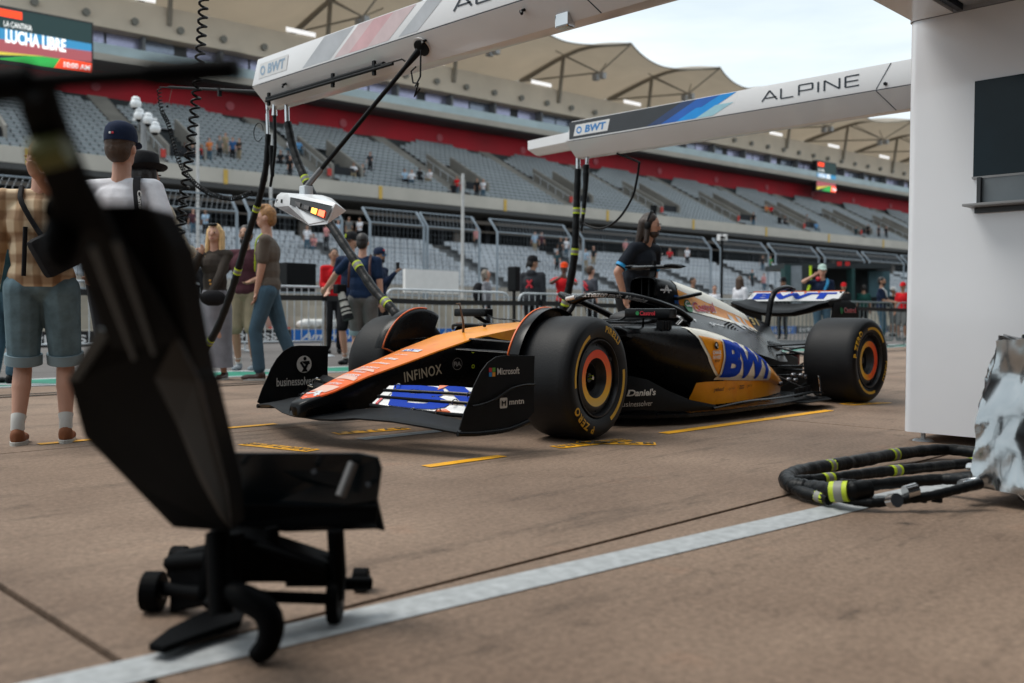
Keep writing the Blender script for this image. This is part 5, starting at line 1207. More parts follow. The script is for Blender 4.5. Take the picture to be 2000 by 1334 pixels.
for a in (1775, 1800, 1830): MB().box(gp(a, 972, .05), (.018, .035, .035)).build('sleeve_clip', BLACK, hf)
# ---- silver foil cover
fo = thing('foil_covered_unit', (.1, 3.5, 0), 'equipment unit wrapped in crinkled silver foil at the right edge', 'equipment')
FOIL = M('silver_foil', (.40, .42, .43), .16, 1.0, var=.12, vs=5)
c0 = at(2085, 850, 3.72); bm = bmesh.new(); bmesh.ops.create_cube(bm, size=1.0)
bmesh.ops.subdivide_edges(bm, edges=bm.edges, cuts=34, use_grid_fill=True)
from mathutils import noise as mn
for v in bm.verts:
    u = v.co.copy(); w = 1 - .22 * (u.z + .5); p = V((u.x * .50 * w, u.y * .50 * w, u.z * .54))
    d = (.5 - abs(mn.noise(V((p.x * 7 + p.z * 2, p.y * 7, p.z * 2.6))))) * .07 + (.5 - abs(mn.noise(V((p.x * 17, p.y * 17 - p.z * 4, p.z * 8))))) * .022; v.co = V((c0.x, c0.y, .36)) + p + u.normalized() * d
q = MB(); bm.verts.ensure_lookup_table(); q.add([v.co.copy() for v in bm.verts], [[v.index for v in f.verts] for f in bm.faces]); bm.free(); q.build('foil_cover', FOIL, fo, smooth=62)
for k in range(16): q = MB(); c = V((c0.x + random.uniform(-.26, .26), c0.y + random.uniform(-.28, .2), random.uniform(.03, .13))); q.tube([c, c + V((random.uniform(-.12, .12), random.uniform(-.12, .12), random.uniform(-.03, .03)))], .022, 8); q.build('fitting' if k % 3 else 'steel_coupling', CHROME if k % 3 == 0 else BLACK, fo, smooth=60)
# ================================================================ pit wall, fence, barriers
def gz(y): return 0 if y > -7 else (.05 * (-7 - y) / 1.4 if y > -8.4 else (.05 + .04 * (-8.4 - y) if y > -9.4 else .09))
pw = thing('pit_wall', (-15, -14, 0), 'stepped concrete pit wall with blue and black advertising boards along its foot', 'wall')
PWC = M('pit_wall_concrete', (.34, .31, .26), .85, var=.2, vs=1.2, bump=.2, bs=30)
prof = [(-13.55, 0), (-13.55, .40), (-13.95, .40), (-13.95, .66), (-14.35, .66), (-14.35, .92), (-14.75, .92), (-14.75, 1.15), (-18.6, 1.15), (-18.6, 0)]
q = MB(); q.rings([[V((x, y, z)) for y, z in prof] for x in (30, -75)]); q.build('wall_body', PWC, pw)
BLAD = M('ad_blue', (.01, .14, .50), .4); BKAD = M('ad_black', (.012, .012, .014), .4)
words = ['Sylvanson', 'EXPRESS', 'Heineken'[:0] + 'Velanto', 'EXPRESS']
for k in range(30):
    x = 8 - k * 2.0; m = BLAD if k % 2 == 0 else BKAD
    bd = MB().box((x, -13.53, .235), (1.96, .03, .28)).build('advert_board', m, pw)
    T = frame((x + .75, -13.512, .16), (-1, 0, 0), (0, 0, 1))
    decal('lettering', fitbox(text2d('AUSTIN GP' if k % 4 == 2 else ('EXPRESS' if k % 2 else 'American'), 1, bold=.02, shear=0 if k % 2 else .3), 1.4, .15), T, PW, bd, off=.002)
MB().box(at(843, 550, 26), (1.9, .1, .62)).build('white_board', PW, pw)
for k in range(9): # bags of ballast on the steps
    c = pl(592 + k * 9 + random.uniform(-3, 3), 624, 1, -13.75); MB().ell((c.x, -13.75, .49 + .03 * (k % 2)), (.20, .14, .10), 10, 6).build('white_sandbag', M('sandbag_white', (.62, .62, .60), .8), pw, smooth=60)
cn = thing('traffic_cone', (pl(546, 632, 1, -13.75).x, -13.75, .40), 'red traffic cone standing on the step of the pit wall', 'traffic cone')
c = V(cn.location); q = MB(); q.box(c + V((0, 0, .015)), (.34, .34, .03)); q.build('cone_base', M('cone_red', (.60, .03, .02), .5), cn, bevel=.005); MB().tube([c + V((0, 0, .03)), c + V((0, 0, .62))], .1, 16, rs=[.14, .03]).build('cone_body', MATS['cone_red'], cn, smooth=50)
# catch fence
FEN = M('fence_galvanised', (.20, .24, .28), .5, .2)
WIRE = M('fence_wire', (.08, .095, .11), .5, .4)
NF = 24.0
def fs_(v): return NF * (1 + 1.2 * (1.2 - 1 / v)) / (1 / v)
fence_v = [(.560, .612), (.617, .672), (.678, .7254), (.7413, .7735), (.7757, .8098), (.8223, .8776), (.8878, .943), (.952, 1.007), (1.0175, 1.0718), (1.0805, 1.1359), (1.1442, 1.2009), (1.2087, 1.2636), (1.271, 1.325), (1.333, 1.39)]
order = ['leftmost', 'second', 'third', 'fourth', 'fifth', 'sixth', 'seventh', 'eighth', 'ninth', 'tenth', 'eleventh', 'twelfth', 'thirteenth', 'last']
for k, (va, vb) in enumerate(fence_v):
    sa, sb = fs_(va), fs_(vb)
    f = thing('catch_fence_panel', SP(sa, NF, 1.15), '%s panel from the left of the tall wire catch fence on the pit wall' % order[k] if k not in (0, 13) else '%s panel of the tall wire catch fence on the pit wall' % ('leftmost' if k == 0 else 'rightmost'), 'fence panel', 'catch fence panels on the pit wall')
    H = 3.40
    for s in (sa, sb):
        q = MB(); q.tube([SP(s, NF, 1.0), SP(s, NF, H), SP(s, NF + .42, H + .45)], .042, 6); q.build('post', FEN, f, smooth=50)
    for n, z in ((NF, H), (NF + .42, H + .45), (NF, 1.3)):
        MB().tube([SP(sa, n, z), SP(sb, n, z)], .026, 6).build('rail', FEN, f, smooth=50)
    q = MB(); ns = int((sb - sa) / .14)
    for i in range(1, ns):
        s = sa + (sb - sa) * i / ns; q.bar(SP(s, NF, 1.2), SP(s, NF, H), .007); q.bar(SP(s, NF, H), SP(s + .25, NF + .42, H + .45), .012)
    for i in range(14): z = 1.3 + i * .155; q.bar(SP(sa, NF, z), SP(sb, NF, z), .007)
    for i in range(4): q.bar(SP(sa, NF + .1 * i, H + .11 * i), SP(sb, NF + .1 * i, H + .11 * i), .012)
    q.build('wire_mesh', WIRE, f, kind='stuff')
# thin flag poles
for px_, yt, yb, lab in ((390, 245, 640, 'thin pale pole rising behind the blonde woman'), (532, 262, 560, 'thin pale pole behind the man in the grey T-shirt'), (906, 340, 560, 'thin white pole standing in front of the middle of the stand')):
    c = at(px_ - 3, yb, 27); c2 = at(px_, yt, 27); t = MB().tube([V((c.x, c.y, .1)), V((c.x, c.y, c2.z))], .045, 6).build('thin_pole', M('pole_white', (.5, .5, .5), .4), None, smooth=60); tag(t, lab, 'pole')
# camera mast
cm = thing('camera_mast', G(285, 640), 'grey mast carrying a cluster of white dome security cameras', 'camera mast')
c = at(281, 300, 22); c = V((c.x, c.y, .1)); zt = at(281, 225, 22).z; cm.location = c
MB().tube([c, V((c.x, c.y, zt))], .075, 8, rs=[.09, .07]).build('mast', M('mast_grey', (.25, .26, .27), .5), cm, smooth=60)
q = MB(); q.bar(V((c.x, c.y, zt - .1)) + RV * -.25, V((c.x, c.y, zt - .1)) + RV * .3, .06); q.build('cross_arm', WHITEP, cm)
for dx, dz in ((-.18, .25), (-.10, -.02), (.10, -.12), (.26, -.32)):
    p = V((c.x, c.y, zt + dz)) + RV * dx; q = MB(); q.ell(p, (.13, .13, .12), 10, 6); q.ell(p + V((0, 0, .10)), (.10, .10, .08), 10, 6); cmr = q.build('dome_camera', WHITEP, cm, smooth=60); MB().ell(p - V((0, 0, .07)), (.085,) * 3, 10, 6).build('dome_glass', BLACK, cmr, smooth=60)
# post with dark cap and small poles on the right side
t = thing('light_pole', at(1275, 600, 30), 'dark square pole standing behind the mechanic with the headset', 'pole'); c = at(1275, 600, 26); 
MB().tube([V((c.x, c.y, .1)), V((c.x, c.y, at(1276, 404, 26).z))], .075, 8).build('shaft', BLACK, t, smooth=60); MB().tube([V((c.x, c.y, at(1276, 412, 26).z)), V((c.x, c.y, at(1276, 402, 26).z))], .10, 8).build('pole_cap', BLACK, t)
t = thing('lamp_stand', at(1411, 600, 24), 'thin black stand with two white lamps beside the engine cover', 'lamp stand'); c = at(1409, 600, 24)
MB().tube([V((c.x, c.y, .1)), V((c.x, c.y, at(1411, 470, 24).z))], .035, 6).build('shaft', BLACK, t)
for d in (-.07, .07): MB().box(V((c.x, c.y, at(1411, 464, 24).z)) + RV * d, (.09, .09, .16)).build('white_lamp', PW, t)
q = MB(); q.box(V((c.x, c.y, at(1411, 464, 24).z)), (.16, .16, .03)); q.build('lamp_bracket', BLACK, t)
sp_ = thing('loudspeaker', at(1004, 560, 21), 'black column loudspeaker standing behind the barrier beside the man in the hooded top', 'loudspeaker')
MB().box(at(1004, 545, 21), (.16, .26, .55)).build('cabinet', BLACK, sp_, bevel=.03); MB().bar(at(1004, 566, 21), at(1004, 640, 21), .05).build('stand', BLACK, sp_)
bc = MB().box(at(575, 542, 17.6), (.62, .5, .52)).build('black_crate', BLACK, None, bevel=.02); tag(bc, 'black equipment case behind the barrier beside the man in the grey T-shirt', 'case')
# pit-wall stand (dark kiosk)
ks = thing('pit_wall_kiosk', at(1640, 600, 34), 'dark pit-wall kiosk with green end posts and a bright yellow-green stripe', 'kiosk')
Dk = 31
def K(px_, py, d=Dk): return at(px_, py, d)
def kbox(nm, x0, y0, x1, y1, m, d=Dk, th=.5, parent=ks):
    a, b, c_, e_ = K(x0, y0, d), K(x1, y0, d), K(x1, y1, d), K(x0, y1, d); q = MB(); dv = V((DV.x, DV.y, 0)).normalized() * th
    q.add([a, b, c_, e_, a + dv, b + dv, c_ + dv, e_ + dv], [(0, 1, 2, 3), (7, 6, 5, 4), (0, 4, 5, 1), (1, 5, 6, 2), (2, 6, 7, 3), (3, 7, 4, 0)]); return q.build(nm, m, parent)
GK = M('kiosk_green', (.006, .045, .045), .6); DK = M('kiosk_dark', (.015, .022, .026), .6)
kbox('roof_slab', 1532, 514, 1740, 524, DK, th=2.4); kbox('back_panel', 1580, 524, 1738, 600, DK, 32.2, .1); kbox('end_post', 1533, 518, 1545, 600, GK, Dk - .05); kbox('grey_panel', 1545, 519, 1566, 600, M('kiosk_grey', (.20, .23, .26), .6), Dk - .02); kbox('dark_opening', 1566, 524, 1584, 600, DK, Dk - .01)
kbox('inner_panel', 1697, 530, 1738, 580, M('kiosk_teal', (.05, .12, .15), .5), 31.6, .1); kbox('mullion', 1664, 524, 1670, 600, GK, Dk - .04)
q = MB(); q.tube(smooth_path([K(1583, 519, Dk - .1), K(1583, 545, Dk - .1), K(1580, 562, Dk - .1), K(1572, 580, Dk - .1)], 4), .045, 6); q.build('yellow_stripe', M('stripe_yellow_green', (.50, .70, .01), .5), ks, smooth=60)
for x in (1640, 1656): kbox('red_digit', x - 4, 511, x + 4, 519, M('red_digit', (.35, .01, .01), .5, emit=.15), Dk - .2, .05)
# crowd barriers
def barrier(a, b, label, mat=STEEL, dark=False):
    a = V((a[0], a[1], gz(a[1]))); b = V((b[0], b[1], gz(b[1]))); L_ = (b - a).length; u = (b - a).normalized(); t = thing('crowd_barrier', a, label, 'crowd barrier', 'steel crowd barriers along the pit lane'); n = V((u.y, -u.x, 0))
    H, r, z0 = 1.10, .14, .16; P = []
    def q3(x, z): return a + u * x + V((0, 0, z))
    for cx, cz, a0 in ((L_ - .04 - r, H - r, 0), (.04 + r, H - r, pi / 2)):
        for i in range(6): w = a0 + pi / 2 * i / 5; P.append(q3(cx + r * cos(w), cz + r * sin(w)))
    P = [q3(L_ - .04, z0)] + P + [q3(.04, z0)]
    MB().tube(P, .021, 8, closed=True).build('frame', mat, t, smooth=60)
    nb = int(L_ / .13); bar = None
    for i in range(1, nb):
        x = L_ * i / nb
        if bar is None:
            o = MB().tube([q3(x, z0), q3(x, H)], .0095, 6).build('bar', mat, t, smooth=60); bar = o.data; x0 = x
        else: inst(bar, 'bar', t, Matrix.Translation(u * (x - x0)))
    for x in (.3, L_ - .3): MB().tube([q3(x, z0), q3(x, .02) + n * .02, q3(x, .02) + n * .28], .016, 6).build('foot', mat, t, smooth=60); MB().tube([q3(x, .05), q3(x, .02) - n * .28], .016, 6).build('foot', mat, t, smooth=60)
    return t
def on(px_, d): p = at(px_, 600, d); return (p.x, p.y)
lst = [(-10, 14.2), (235, 15.0), (344, 15.6), (655, 17.4)]
barrier(on(0, 13.6), on(228, 14.6), 'galvanised crowd barrier seen behind the legs of the man in denim shorts')
barrier(on(232, 14.65), on(440, 15.6), 'galvanised crowd barrier behind the blonde woman')
barrier(on(443, 15.65), on(657, 16.8), 'galvanised crowd barrier behind the man in the grey T-shirt')
barrier(on(751, 17.5), on(997, 18.5), 'galvanised crowd barrier behind the nose of the car, in front of the grey-haired spectator')
barrier(on(1010, 18.5), on(1190, 19.4), 'galvanised crowd barrier in front of the man in the hooded top')
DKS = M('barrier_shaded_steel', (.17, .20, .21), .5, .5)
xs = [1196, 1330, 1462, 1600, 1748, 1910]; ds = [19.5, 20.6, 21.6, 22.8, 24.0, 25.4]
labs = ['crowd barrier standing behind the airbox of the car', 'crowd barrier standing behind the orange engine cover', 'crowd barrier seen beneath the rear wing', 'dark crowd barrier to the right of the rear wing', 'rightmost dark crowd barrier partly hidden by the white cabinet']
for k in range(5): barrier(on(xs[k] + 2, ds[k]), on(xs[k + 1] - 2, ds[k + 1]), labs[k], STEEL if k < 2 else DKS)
# belt posts and the black belt
BELT = M('belt_black', (.012, .012, .014), .6)
def post(px_, d, label):
    p = on(px_, d); z = gz(p[1]); t = thing('belt_post', (p[0], p[1], z), label, 'belt post', 'belt posts in front of the crowd barriers')
    b = V((p[0], p[1], z)); MB().tube([b, b + V((0, 0, .96))], .034, 12).build('post_tube', CHROME, t, smooth=60); MB().tube([b + V((0, 0, .88)), b + V((0, 0, 1.0))], .042, 12).build('belt_cassette', BLACK, t, smooth=50); MB().lathe([(0, .03), (.12, .02), (.17, 0)], Matrix.Translation(b), 20).build('base_disc', STEEL, t, smooth=50)
    return b
bp = [post(120, 13.2, 'belt post behind the man in denim shorts'), post(634, 15.3, 'chrome belt post under the hand of the photographer'), post(1056, 17.3, 'chrome belt post left of the cockpit halo'), post(1400, 19.6, 'belt post behind the engine cover'), post(1645, 21.6, 'dark belt post just right of the rear wing')]
bp.insert(0, V((on(-150, 12.4)[0], on(-150, 12.4)[1], .09))); bp.append(V((on(1900, 24)[0], on(1900, 24)[1], 0)))
for k in range(len(bp) - 1):
    a, b = bp[k] + V((0, 0, .93)), bp[k + 1] + V((0, 0, .93)); m = (a + b) / 2 - V((0, 0, .03))
    q = MB()
    for p_, r_2 in ((a, m), (m, b)): q.bar(p_, r_2, .006, .085)
    tag(q.build('barrier_belt', BELT, None), ['black belt at the far left edge', 'black belt between the shorts and the photographer', 'black belt behind the front tyres', 'black belt behind the halo and airbox', 'black belt behind the rear wing', 'black belt right of the rear tyre'][k], 'belt', 'black belts strung between the posts')
# ================================================================ people
SKIN = [M('skin_fair', (.50, .27, .19), .5, var=.08), M('skin_tan', (.36, .19, .12), .5, var=.08), M('skin_dark', (.09, .045, .03), .45, var=.08)]
DARKEYE = M('eye_dark', (.02, .015, .012), .3); LIP = M('lip', (.33, .10, .08), .5)
def cloth(name, col, **k): return M('cloth_' + name, col, .85, var=k.pop('var', .14), vs=k.pop('vs', 9), bump=k.pop('bump', .35), bs=28, spec=.2, **k)
def dirv(r, t):
    v = RV * r - DV * t; v.z = 0; return v.normalized()
def ik(S_, T_, l1, l2, hint):
    S_, T_ = V(S_), V(T_); d = T_ - S_; L_ = min(d.length, (l1 + l2) * .999); d.normalize(); T_ = S_ + d * L_
    a = (l1 * l1 - l2 * l2 + L_ * L_) / (2 * L_); h = sqrt(max(0, l1 * l1 - a * a)); hv = V(hint); hv = (hv - d * hv.dot(d)).normalized()
    return S_ + d * a + hv * h, T_
def rem(q, name, mat, root, vox, sm=3, fac=.5):
    o = q.build(name, mat, root, smooth=None, recalc=False)
    m = o.modifiers.new('remesh', 'REMESH'); m.mode = 'VOXEL'; m.voxel_size = vox; m.use_smooth_shade = True
    s = o.modifiers.new('smooth', 'SMOOTH'); s.factor = fac; s.iterations = sm
    return o
def person(label, pos, fwd, h=1.78, skin=0, shirt=None, sleeve='short', trousers=None, legs='long', shoes=None, hair=None, hairstyle='short', hat=None, hatcol=None,
           lh=(-.24, .04, .84), rh=(.24, .04, .84), lf=(-.10, 0, 0), rf=(.10, 0, 0), lhint=(-.4, -.9, 0), rhint=(.4, -.9, 0), lean=0.0, side=0.0, headyaw=0.0, headpitch=0.0, vox=.016, build=1.0,
           beard=None, sunglasses=False, skirt=None, hair_len=0, hood=False, face=True, group=None, sitting=False, loose=1.0, cat='person'):
    root = thing('person', pos, label, cat, group, rz=atan2(-fwd.x, fwd.y)); k = h / 1.78; root.scale = (k, k, k)
    R0 = wm(root)
    A = lambda p: R0 @ V(p)
    b = build; hip = .93 if not sitting else .47
    LT = Matrix.Translation((0, 0, hip)) @ Matrix.Rotation(-lean, 4, 'X') @ Matrix.Rotation(side, 4, 'Y') @ Matrix.Translation((0, 0, -hip))
    dz = hip - .93
    def t_(p): return LT @ (V(p) + V((0, 0, dz)))
    class Q(MB):       # builder in local space that is lifted to the world on build
        def build(s, name, mats, parent, **kw):
            s.v = [tuple(R0 @ V(p)) for p in s.v]; return MB.build(s, name, mats, parent, **kw)
    HT = LT @ Matrix.Translation((0, .01, 1.54 + dz)) @ Matrix.Rotation(headyaw, 4, 'Z') @ Matrix.Rotation(-headpitch, 4, 'X') @ Matrix.Translation((0, 0, -1.54))
    hd = lambda p: HT @ V(p); H3 = HT.to_3x3()
    sh = {-1: t_((-.175 * b, 0, 1.425)), 1: t_((.175 * b, 0, 1.425))}
    hands = {-1: V(lh), 1: V(rh)}; hints = {-1: V(lhint), 1: V(rhint)}; feet = {-1: V(lf), 1: V(rf)}
    el = {}; wr = {}; kn = {}; an = {}; hp = {}
    for s in (-1, 1):
        el[s], wr[s] = ik(sh[s], hands[s], .285, .255, hints[s])
        hp[s] = V((.088 * s * b, 0, hip - .02))
        if sitting: kn[s] = V((.12 * s, .42, .47)); an[s] = V((.12 * s, .45, .09))
        else: kn[s], an[s] = ik(hp[s], feet[s] + V((0, -.02, .085)), .425, .42, (0, 1, 0))
    # --- body: one continuous surface
    q = Q()
    q.ell(t_((0, 0, .96)), (.150 * b, .105 * b, .12)); q.ell(t_((0, .0, 1.12)), (.135 * b, .098 * b, .16)); q.ell(t_((0, .0, 1.29)), (.160 * b, .108 * b, .17))
    for s in (-1, 1):
        q.cap(t_((0, 0, 1.44)), sh[s], .055, .050); q.cap(sh[s], el[s], .047 * b, .038 * b); q.cap(el[s], wr[s], .038 * b, .025 * b)
        d = (wr[s] - el[s]).normalized(); pal = wr[s] + d * .055
        q.cap(wr[s], pal, .026, .034, fl=.6, side=(1, 0, 0)); side_ = d.cross(V((0, 1, 0)) if abs(d.y) < .8 else V((0, 0, 1))).normalized(); nrm = side_.cross(d)
        for i, (o_, l_) in enumerate(((-.027, .062), (-.009, .075), (.009, .070), (.026, .054))):
            a0 = pal + side_ * o_; m0 = a0 + d * (l_ * .6) + nrm * .008; q.cap(a0, m0, .0105, .0095, n=6); q.cap(m0, m0 + d * (l_ * .45) + nrm * .022, .0095, .008, n=6)
        q.cap(wr[s] + d * .02 - side_ * .02, wr[s] + d * .055 - side_ * .055 + nrm * .01, .013, .010, n=6)
        q.cap(hp[s], kn[s], .082 * b, .054); q.cap(kn[s], kn[s].lerp(an[s], .4), .050, .054); q.cap(kn[s].lerp(an[s], .4), an[s], .052, .033)
    q.cap(t_((0, -.005, 1.42)), hd((0, 0, 1.57)), .056, .052)
    q.ell(hd((0, -.005, 1.668)), (.074, .093, .105), R=H3); q.ell(hd((0, .030, 1.612)), (.052, .058, .058), R=H3); q.ell(hd((0, .092, 1.648)), (.013, .020, .020), R=H3); q.ell(hd((0, .080, 1.668)), (.045, .018, .02), R=H3)
    for s in (-1, 1): q.ell(hd((.076 * s, -.008, 1.655)), (.012, .022, .030), R=H3)
    body = rem(q, 'body', SKIN[skin], root, vox, 2, .4)
    if face:
        for s in (-1, 1):
            e = Q().ell(hd((.029 * s, .083, 1.672)), (.012, .009, .006), 8, 6); e.build('eye', DARKEYE, root, smooth=60)
            Q().ell(hd((.029 * s, .086, 1.691)), (.019, .007, .005), 8, 5).build('eyebrow', hair or DARKEYE, root, smooth=60)
        Q().ell(hd((0, .086, 1.606)), (.022, .008, .006), 8, 6).build('mouth', LIP, root, smooth=60)
    if beard: 
        q = Q(); q.ell(hd((0, .036, 1.590)), (.056, .062, .045), R=H3); q.ell(hd((0, .088, 1.622)), (.028, .010, .008), R=H3); q.build('beard', beard, root, smooth=60)
    # --- hair
    if hair:
        q = Q(); q.ell(hd((0, -.022, 1.695)), (.084, .092, .098), R=H3); q.ell(hd((0, -.045, 1.655)), (.078, .066, .085), R=H3)
        if hairstyle == 'quiff': q.ell(hd((0, .035, 1.775)), (.062, .055, .032), R=H3); q.ell(hd((.02, .0, 1.782)), (.06, .06, .03), R=H3)
        if hairstyle == 'long' or hair_len:
            L_ = hair_len or .26
            for s in (-1, 1): q.cap(hd((.062 * s, -.01, 1.70)), hd((.092 * s, .015, 1.64 - L_)), .034, .026); q.cap(hd((.05 * s, -.06, 1.68)), hd((.06 * s, -.075, 1.60 - L_)), .05, .034)
            q.cap(hd((0, -.07, 1.68)), hd((0, -.09, 1.58 - L_)), .06, .04)
        if hairstyle == 'ponytail': q.cap(hd((0, -.09, 1.70)), hd((0, -.14, 1.58)), .035, .02)
        rem(q, 'hair', hair, root, max(vox * .8, .010), 1)
    # --- upper garment
    def tor(infl, z0=.86):
        q = Q(); q.ell(t_((0, 0, 1.12)), (.142 * b + infl, .104 * b + infl, .22)); q.ell(t_((0, .0, 1.30)), (.165 * b + infl, .112 * b + infl, .17)); q.ell(t_((0, 0, .98)), (.152 * b + infl * loose, .108 * b + infl * loose, .13))
        for s in (-1, 1): q.cap(t_((0, 0, 1.435)), sh[s], .052 + infl * .6, .052 + infl * .7)
        return q
    if shirt:
        q = tor(.014 * loose)
        for s in (-1, 1):
            if sleeve == 'long': q.cap(sh[s], el[s], .054 * b * loose, .050 * loose); q.cap(el[s], wr[s], .050 * loose, .036 * loose)
            elif sleeve == 'short': q.cap(sh[s], sh[s].lerp(el[s], .70), .055 * b, .056 * b)
        if hood: q.ell(t_((0, -.075, 1.47)), (.11, .06, .07))
        rem(q, 'jacket' if sleeve == 'long' else 'shirt', shirt, root, vox, 2)
    # --- lower garment
    if skirt:
        q = Q(); q.rings([[V((rx * cos(a), ry * sin(a) * (1 + .04 * sin(5 * a)), z)) for a in [i * 2 * pi / 32 for i in range(32)]] for rx, ry, z in ((.14, .11, 1.02), (.185, .135, .92), (.20, .15, .80), (.195, .155, .5), (.20, .165, .25), (.21, .175, .14))]); q.build('skirt', skirt, root, smooth=60)
    if trousers:
        q = Q(); q.ell(t_((0, 0, .95)), (.155 * b, .115 * b, .115))
        if sitting: q.ell((0, .02, .50), (.16, .13, .10))
        for s in (-1, 1):
            e = kn[s].lerp(an[s], .90) if legs == 'long' else None
            if legs == 'long': q.cap(hp[s], kn[s], .095 * b, .066 * loose); q.cap(kn[s], e, .065 * loose, .060 * loose)
            else: q.cap(hp[s], hp[s].lerp(kn[s], .93), .100 * b, .082 * b)
        tr = rem(q, 'trousers' if legs == 'long' else 'shorts', trousers, root, vox, 2)
        if legs != 'long' and vox < .013:
            for s in (-1, 1):
                c = hp[s].lerp(kn[s], .99); d = (kn[s] - hp[s]).normalized(); Q().tube([c - d * .03, c + d * .03], .092 * b, 18).build('turn_up', M('denim_turn_up', (.22, .30, .34), .8), root, smooth=60)
    # --- shoes
    for s in (-1, 1):
        a = an[s]; q = Q(); q.ell(a + V((0, -.01, -.035)), (.042, .055, .055)); q.ell(a + V((0, .09, -.055)), (.045, .10, .034)); q.ell(a + V((0, .02, -.055)), (.044, .09, .034))
        so = rem(q, 'shoe', shoes or BLACK, root, .012, 1)
        if legs != 'long' and not sitting: Q().tube([a + V((0, 0, .0)), a + V((0, 0, .05)), a.lerp(kn[s], .20)], .04, 14, rs=[.038, .037, .043]).build('sock', M('sock_white', (.55, .55, .53), .9), root, smooth=60)
        if vox < .013:
            Q().prism([(.046 * cos(t) * (1.0), .04 + .125 * sin(t)) for t in [i * 2 * pi / 20 for i in range(20)]], Matrix.Translation((a.x, a.y, a.z - .087)), .022).build('shoe_sole', M('sole_white', (.45, .44, .41), .7), root)
    # --- headgear
    if hat:
        q = Q(); hc = hatcol
        if hat in ('cap', 'cap_back'):
            sg = 1 if hat == 'cap' else -1
            q.rings([[hd((.088 * r * cos(t), -.012 + .104 * r * sin(t), z)) for t in [i * 2 * pi / 24 for i in range(24)]] for r, z in ((1.0, 1.70), (1.01, 1.735), (.93, 1.775), (.72, 1.803), (.35, 1.818), (.05, 1.821))]); q.build('cap', hc, root, smooth=60)
            q = Q(); n = 10; up = [hd((.070 * cos(pi * i / n), sg * (.075 + .088 * sin(pi * i / n)), 1.712 - .02 * sin(pi * i / n))) for i in range(n + 1)]; q.rings([up, [p - V((0, 0, .006)) for p in up]], closed=True, cap=True); q.build('cap_brim', hc, root, smooth=50)
        elif hat in ('cowboy', 'brim'):
            q.rings([[hd((rx * cos(t), -.01 + ry * sin(t), z + .03 * abs(cos(t)) * (r_ > .9) * (hat == 'cowboy'))) for t in [i * 2 * pi / 24 for i in range(24)]] for rx, ry, z, r_ in ((.135, .155, 1.725, 1), (.088, .105, 1.718, 0), (.088, .104, 1.76, 0), (.078, .095, 1.825, 0), (.05, .07, 1.842, 0), (.002, .002, 1.825, 0))], cap=False); q.build('hat', hc, root, smooth=60)
        elif hat == 'beanie': q.ell(hd((0, -.012, 1.725)), (.086, .10, .085)); q.build('cap', hc, root, smooth=60)
    if sunglasses:
        for s in (-1, 1): Q().ell(hd((.032 * s, .092, 1.674)), (.026, .010, .017), 10, 6).build('sunglass_lens', M('lens_blue', (.02, .25, .60), .1, .3) if sunglasses == 'blue' else M('lens_black', (.01, .01, .01), .1), root, smooth=60)
    return dict(root=root, t=t_, hd=hd, wr=wr, el=el, sh=sh, Q=Q, W=lambda p: R0 @ V(p), R0=R0, kn=kn, hp=hp)
def local(P_, R0): return tuple(R0.inverted() @ V(P_))
def rootM(pos, fwd, h): k = h / 1.78; return Matrix.Translation(pos) @ Matrix.Rotation(atan2(-fwd.x, fwd.y), 4, 'Z') @ Matrix.Diagonal((k, k, k, 1))
def spot(px_, d, y=600): p = at(px_, y, d); return V((p.x, p.y, gz(p.y)))
def by_top(px_, ytop, h):
    d = 10
    for _ in range(12): p = at(px_, ytop, d); g = gz(p.y); hz_ = p.z; d *= (h + g - CP.z) / (hz_ - CP.z)
    p = at(px_, ytop, d); return V((p.x, p.y, gz(p.y)))
DEN = cloth('denim_blue', (.055, .10, .14)); DENL = cloth('denim_light', (.13, .20, .235), vs=14, var=.25); NAVY = cloth('navy', (.010, .018, .045)); WHT = cloth('white', (.66, .66, .70)); BLK = cloth('black', (.012, .012, .014)); CHAR = cloth('charcoal', (.03, .032, .038))
KHA = cloth('khaki', (.26, .21, .14)); GRY = cloth('grey', (.13, .13, .13)); RED = cloth('red', (.52, .010, .015)); TAUPE = cloth('taupe', (.115, .092, .075)); OLV = cloth('olive_brown', (.045, .036, .030)); MAR = cloth('maroon', (.065, .022, .030)); TEAL = cloth('dark_teal', (.02, .05, .06)); SKG = cloth('skirt_grey', (.25, .25, .28))
H_BR = M('hair_brown', (.06, .032, .018), .6, var=.3, vs=30, bump=.5); H_DK = M('hair_dark', (.012, .009, .008), .5, var=.3, vs=30, bump=.5); H_BL = M('hair_blond', (.62, .40, .18), .55, var=.35, vs=34, bump=.6, stretch=(1, 1, .3)); H_GI = M('hair_ginger', (.30, .145, .05), .6, var=.35, vs=40, bump=.6); H_GR = M('hair_grey_brown', (.17, .14, .11), .6, var=.3, vs=30, bump=.5)
H_DKB = M('hair_dark_brown', (.028, .016, .011), .5, var=.35, vs=34, bump=.6, stretch=(1, 1, .3))
BOOT = M('brown_boot', (.045, .018, .012), .4)
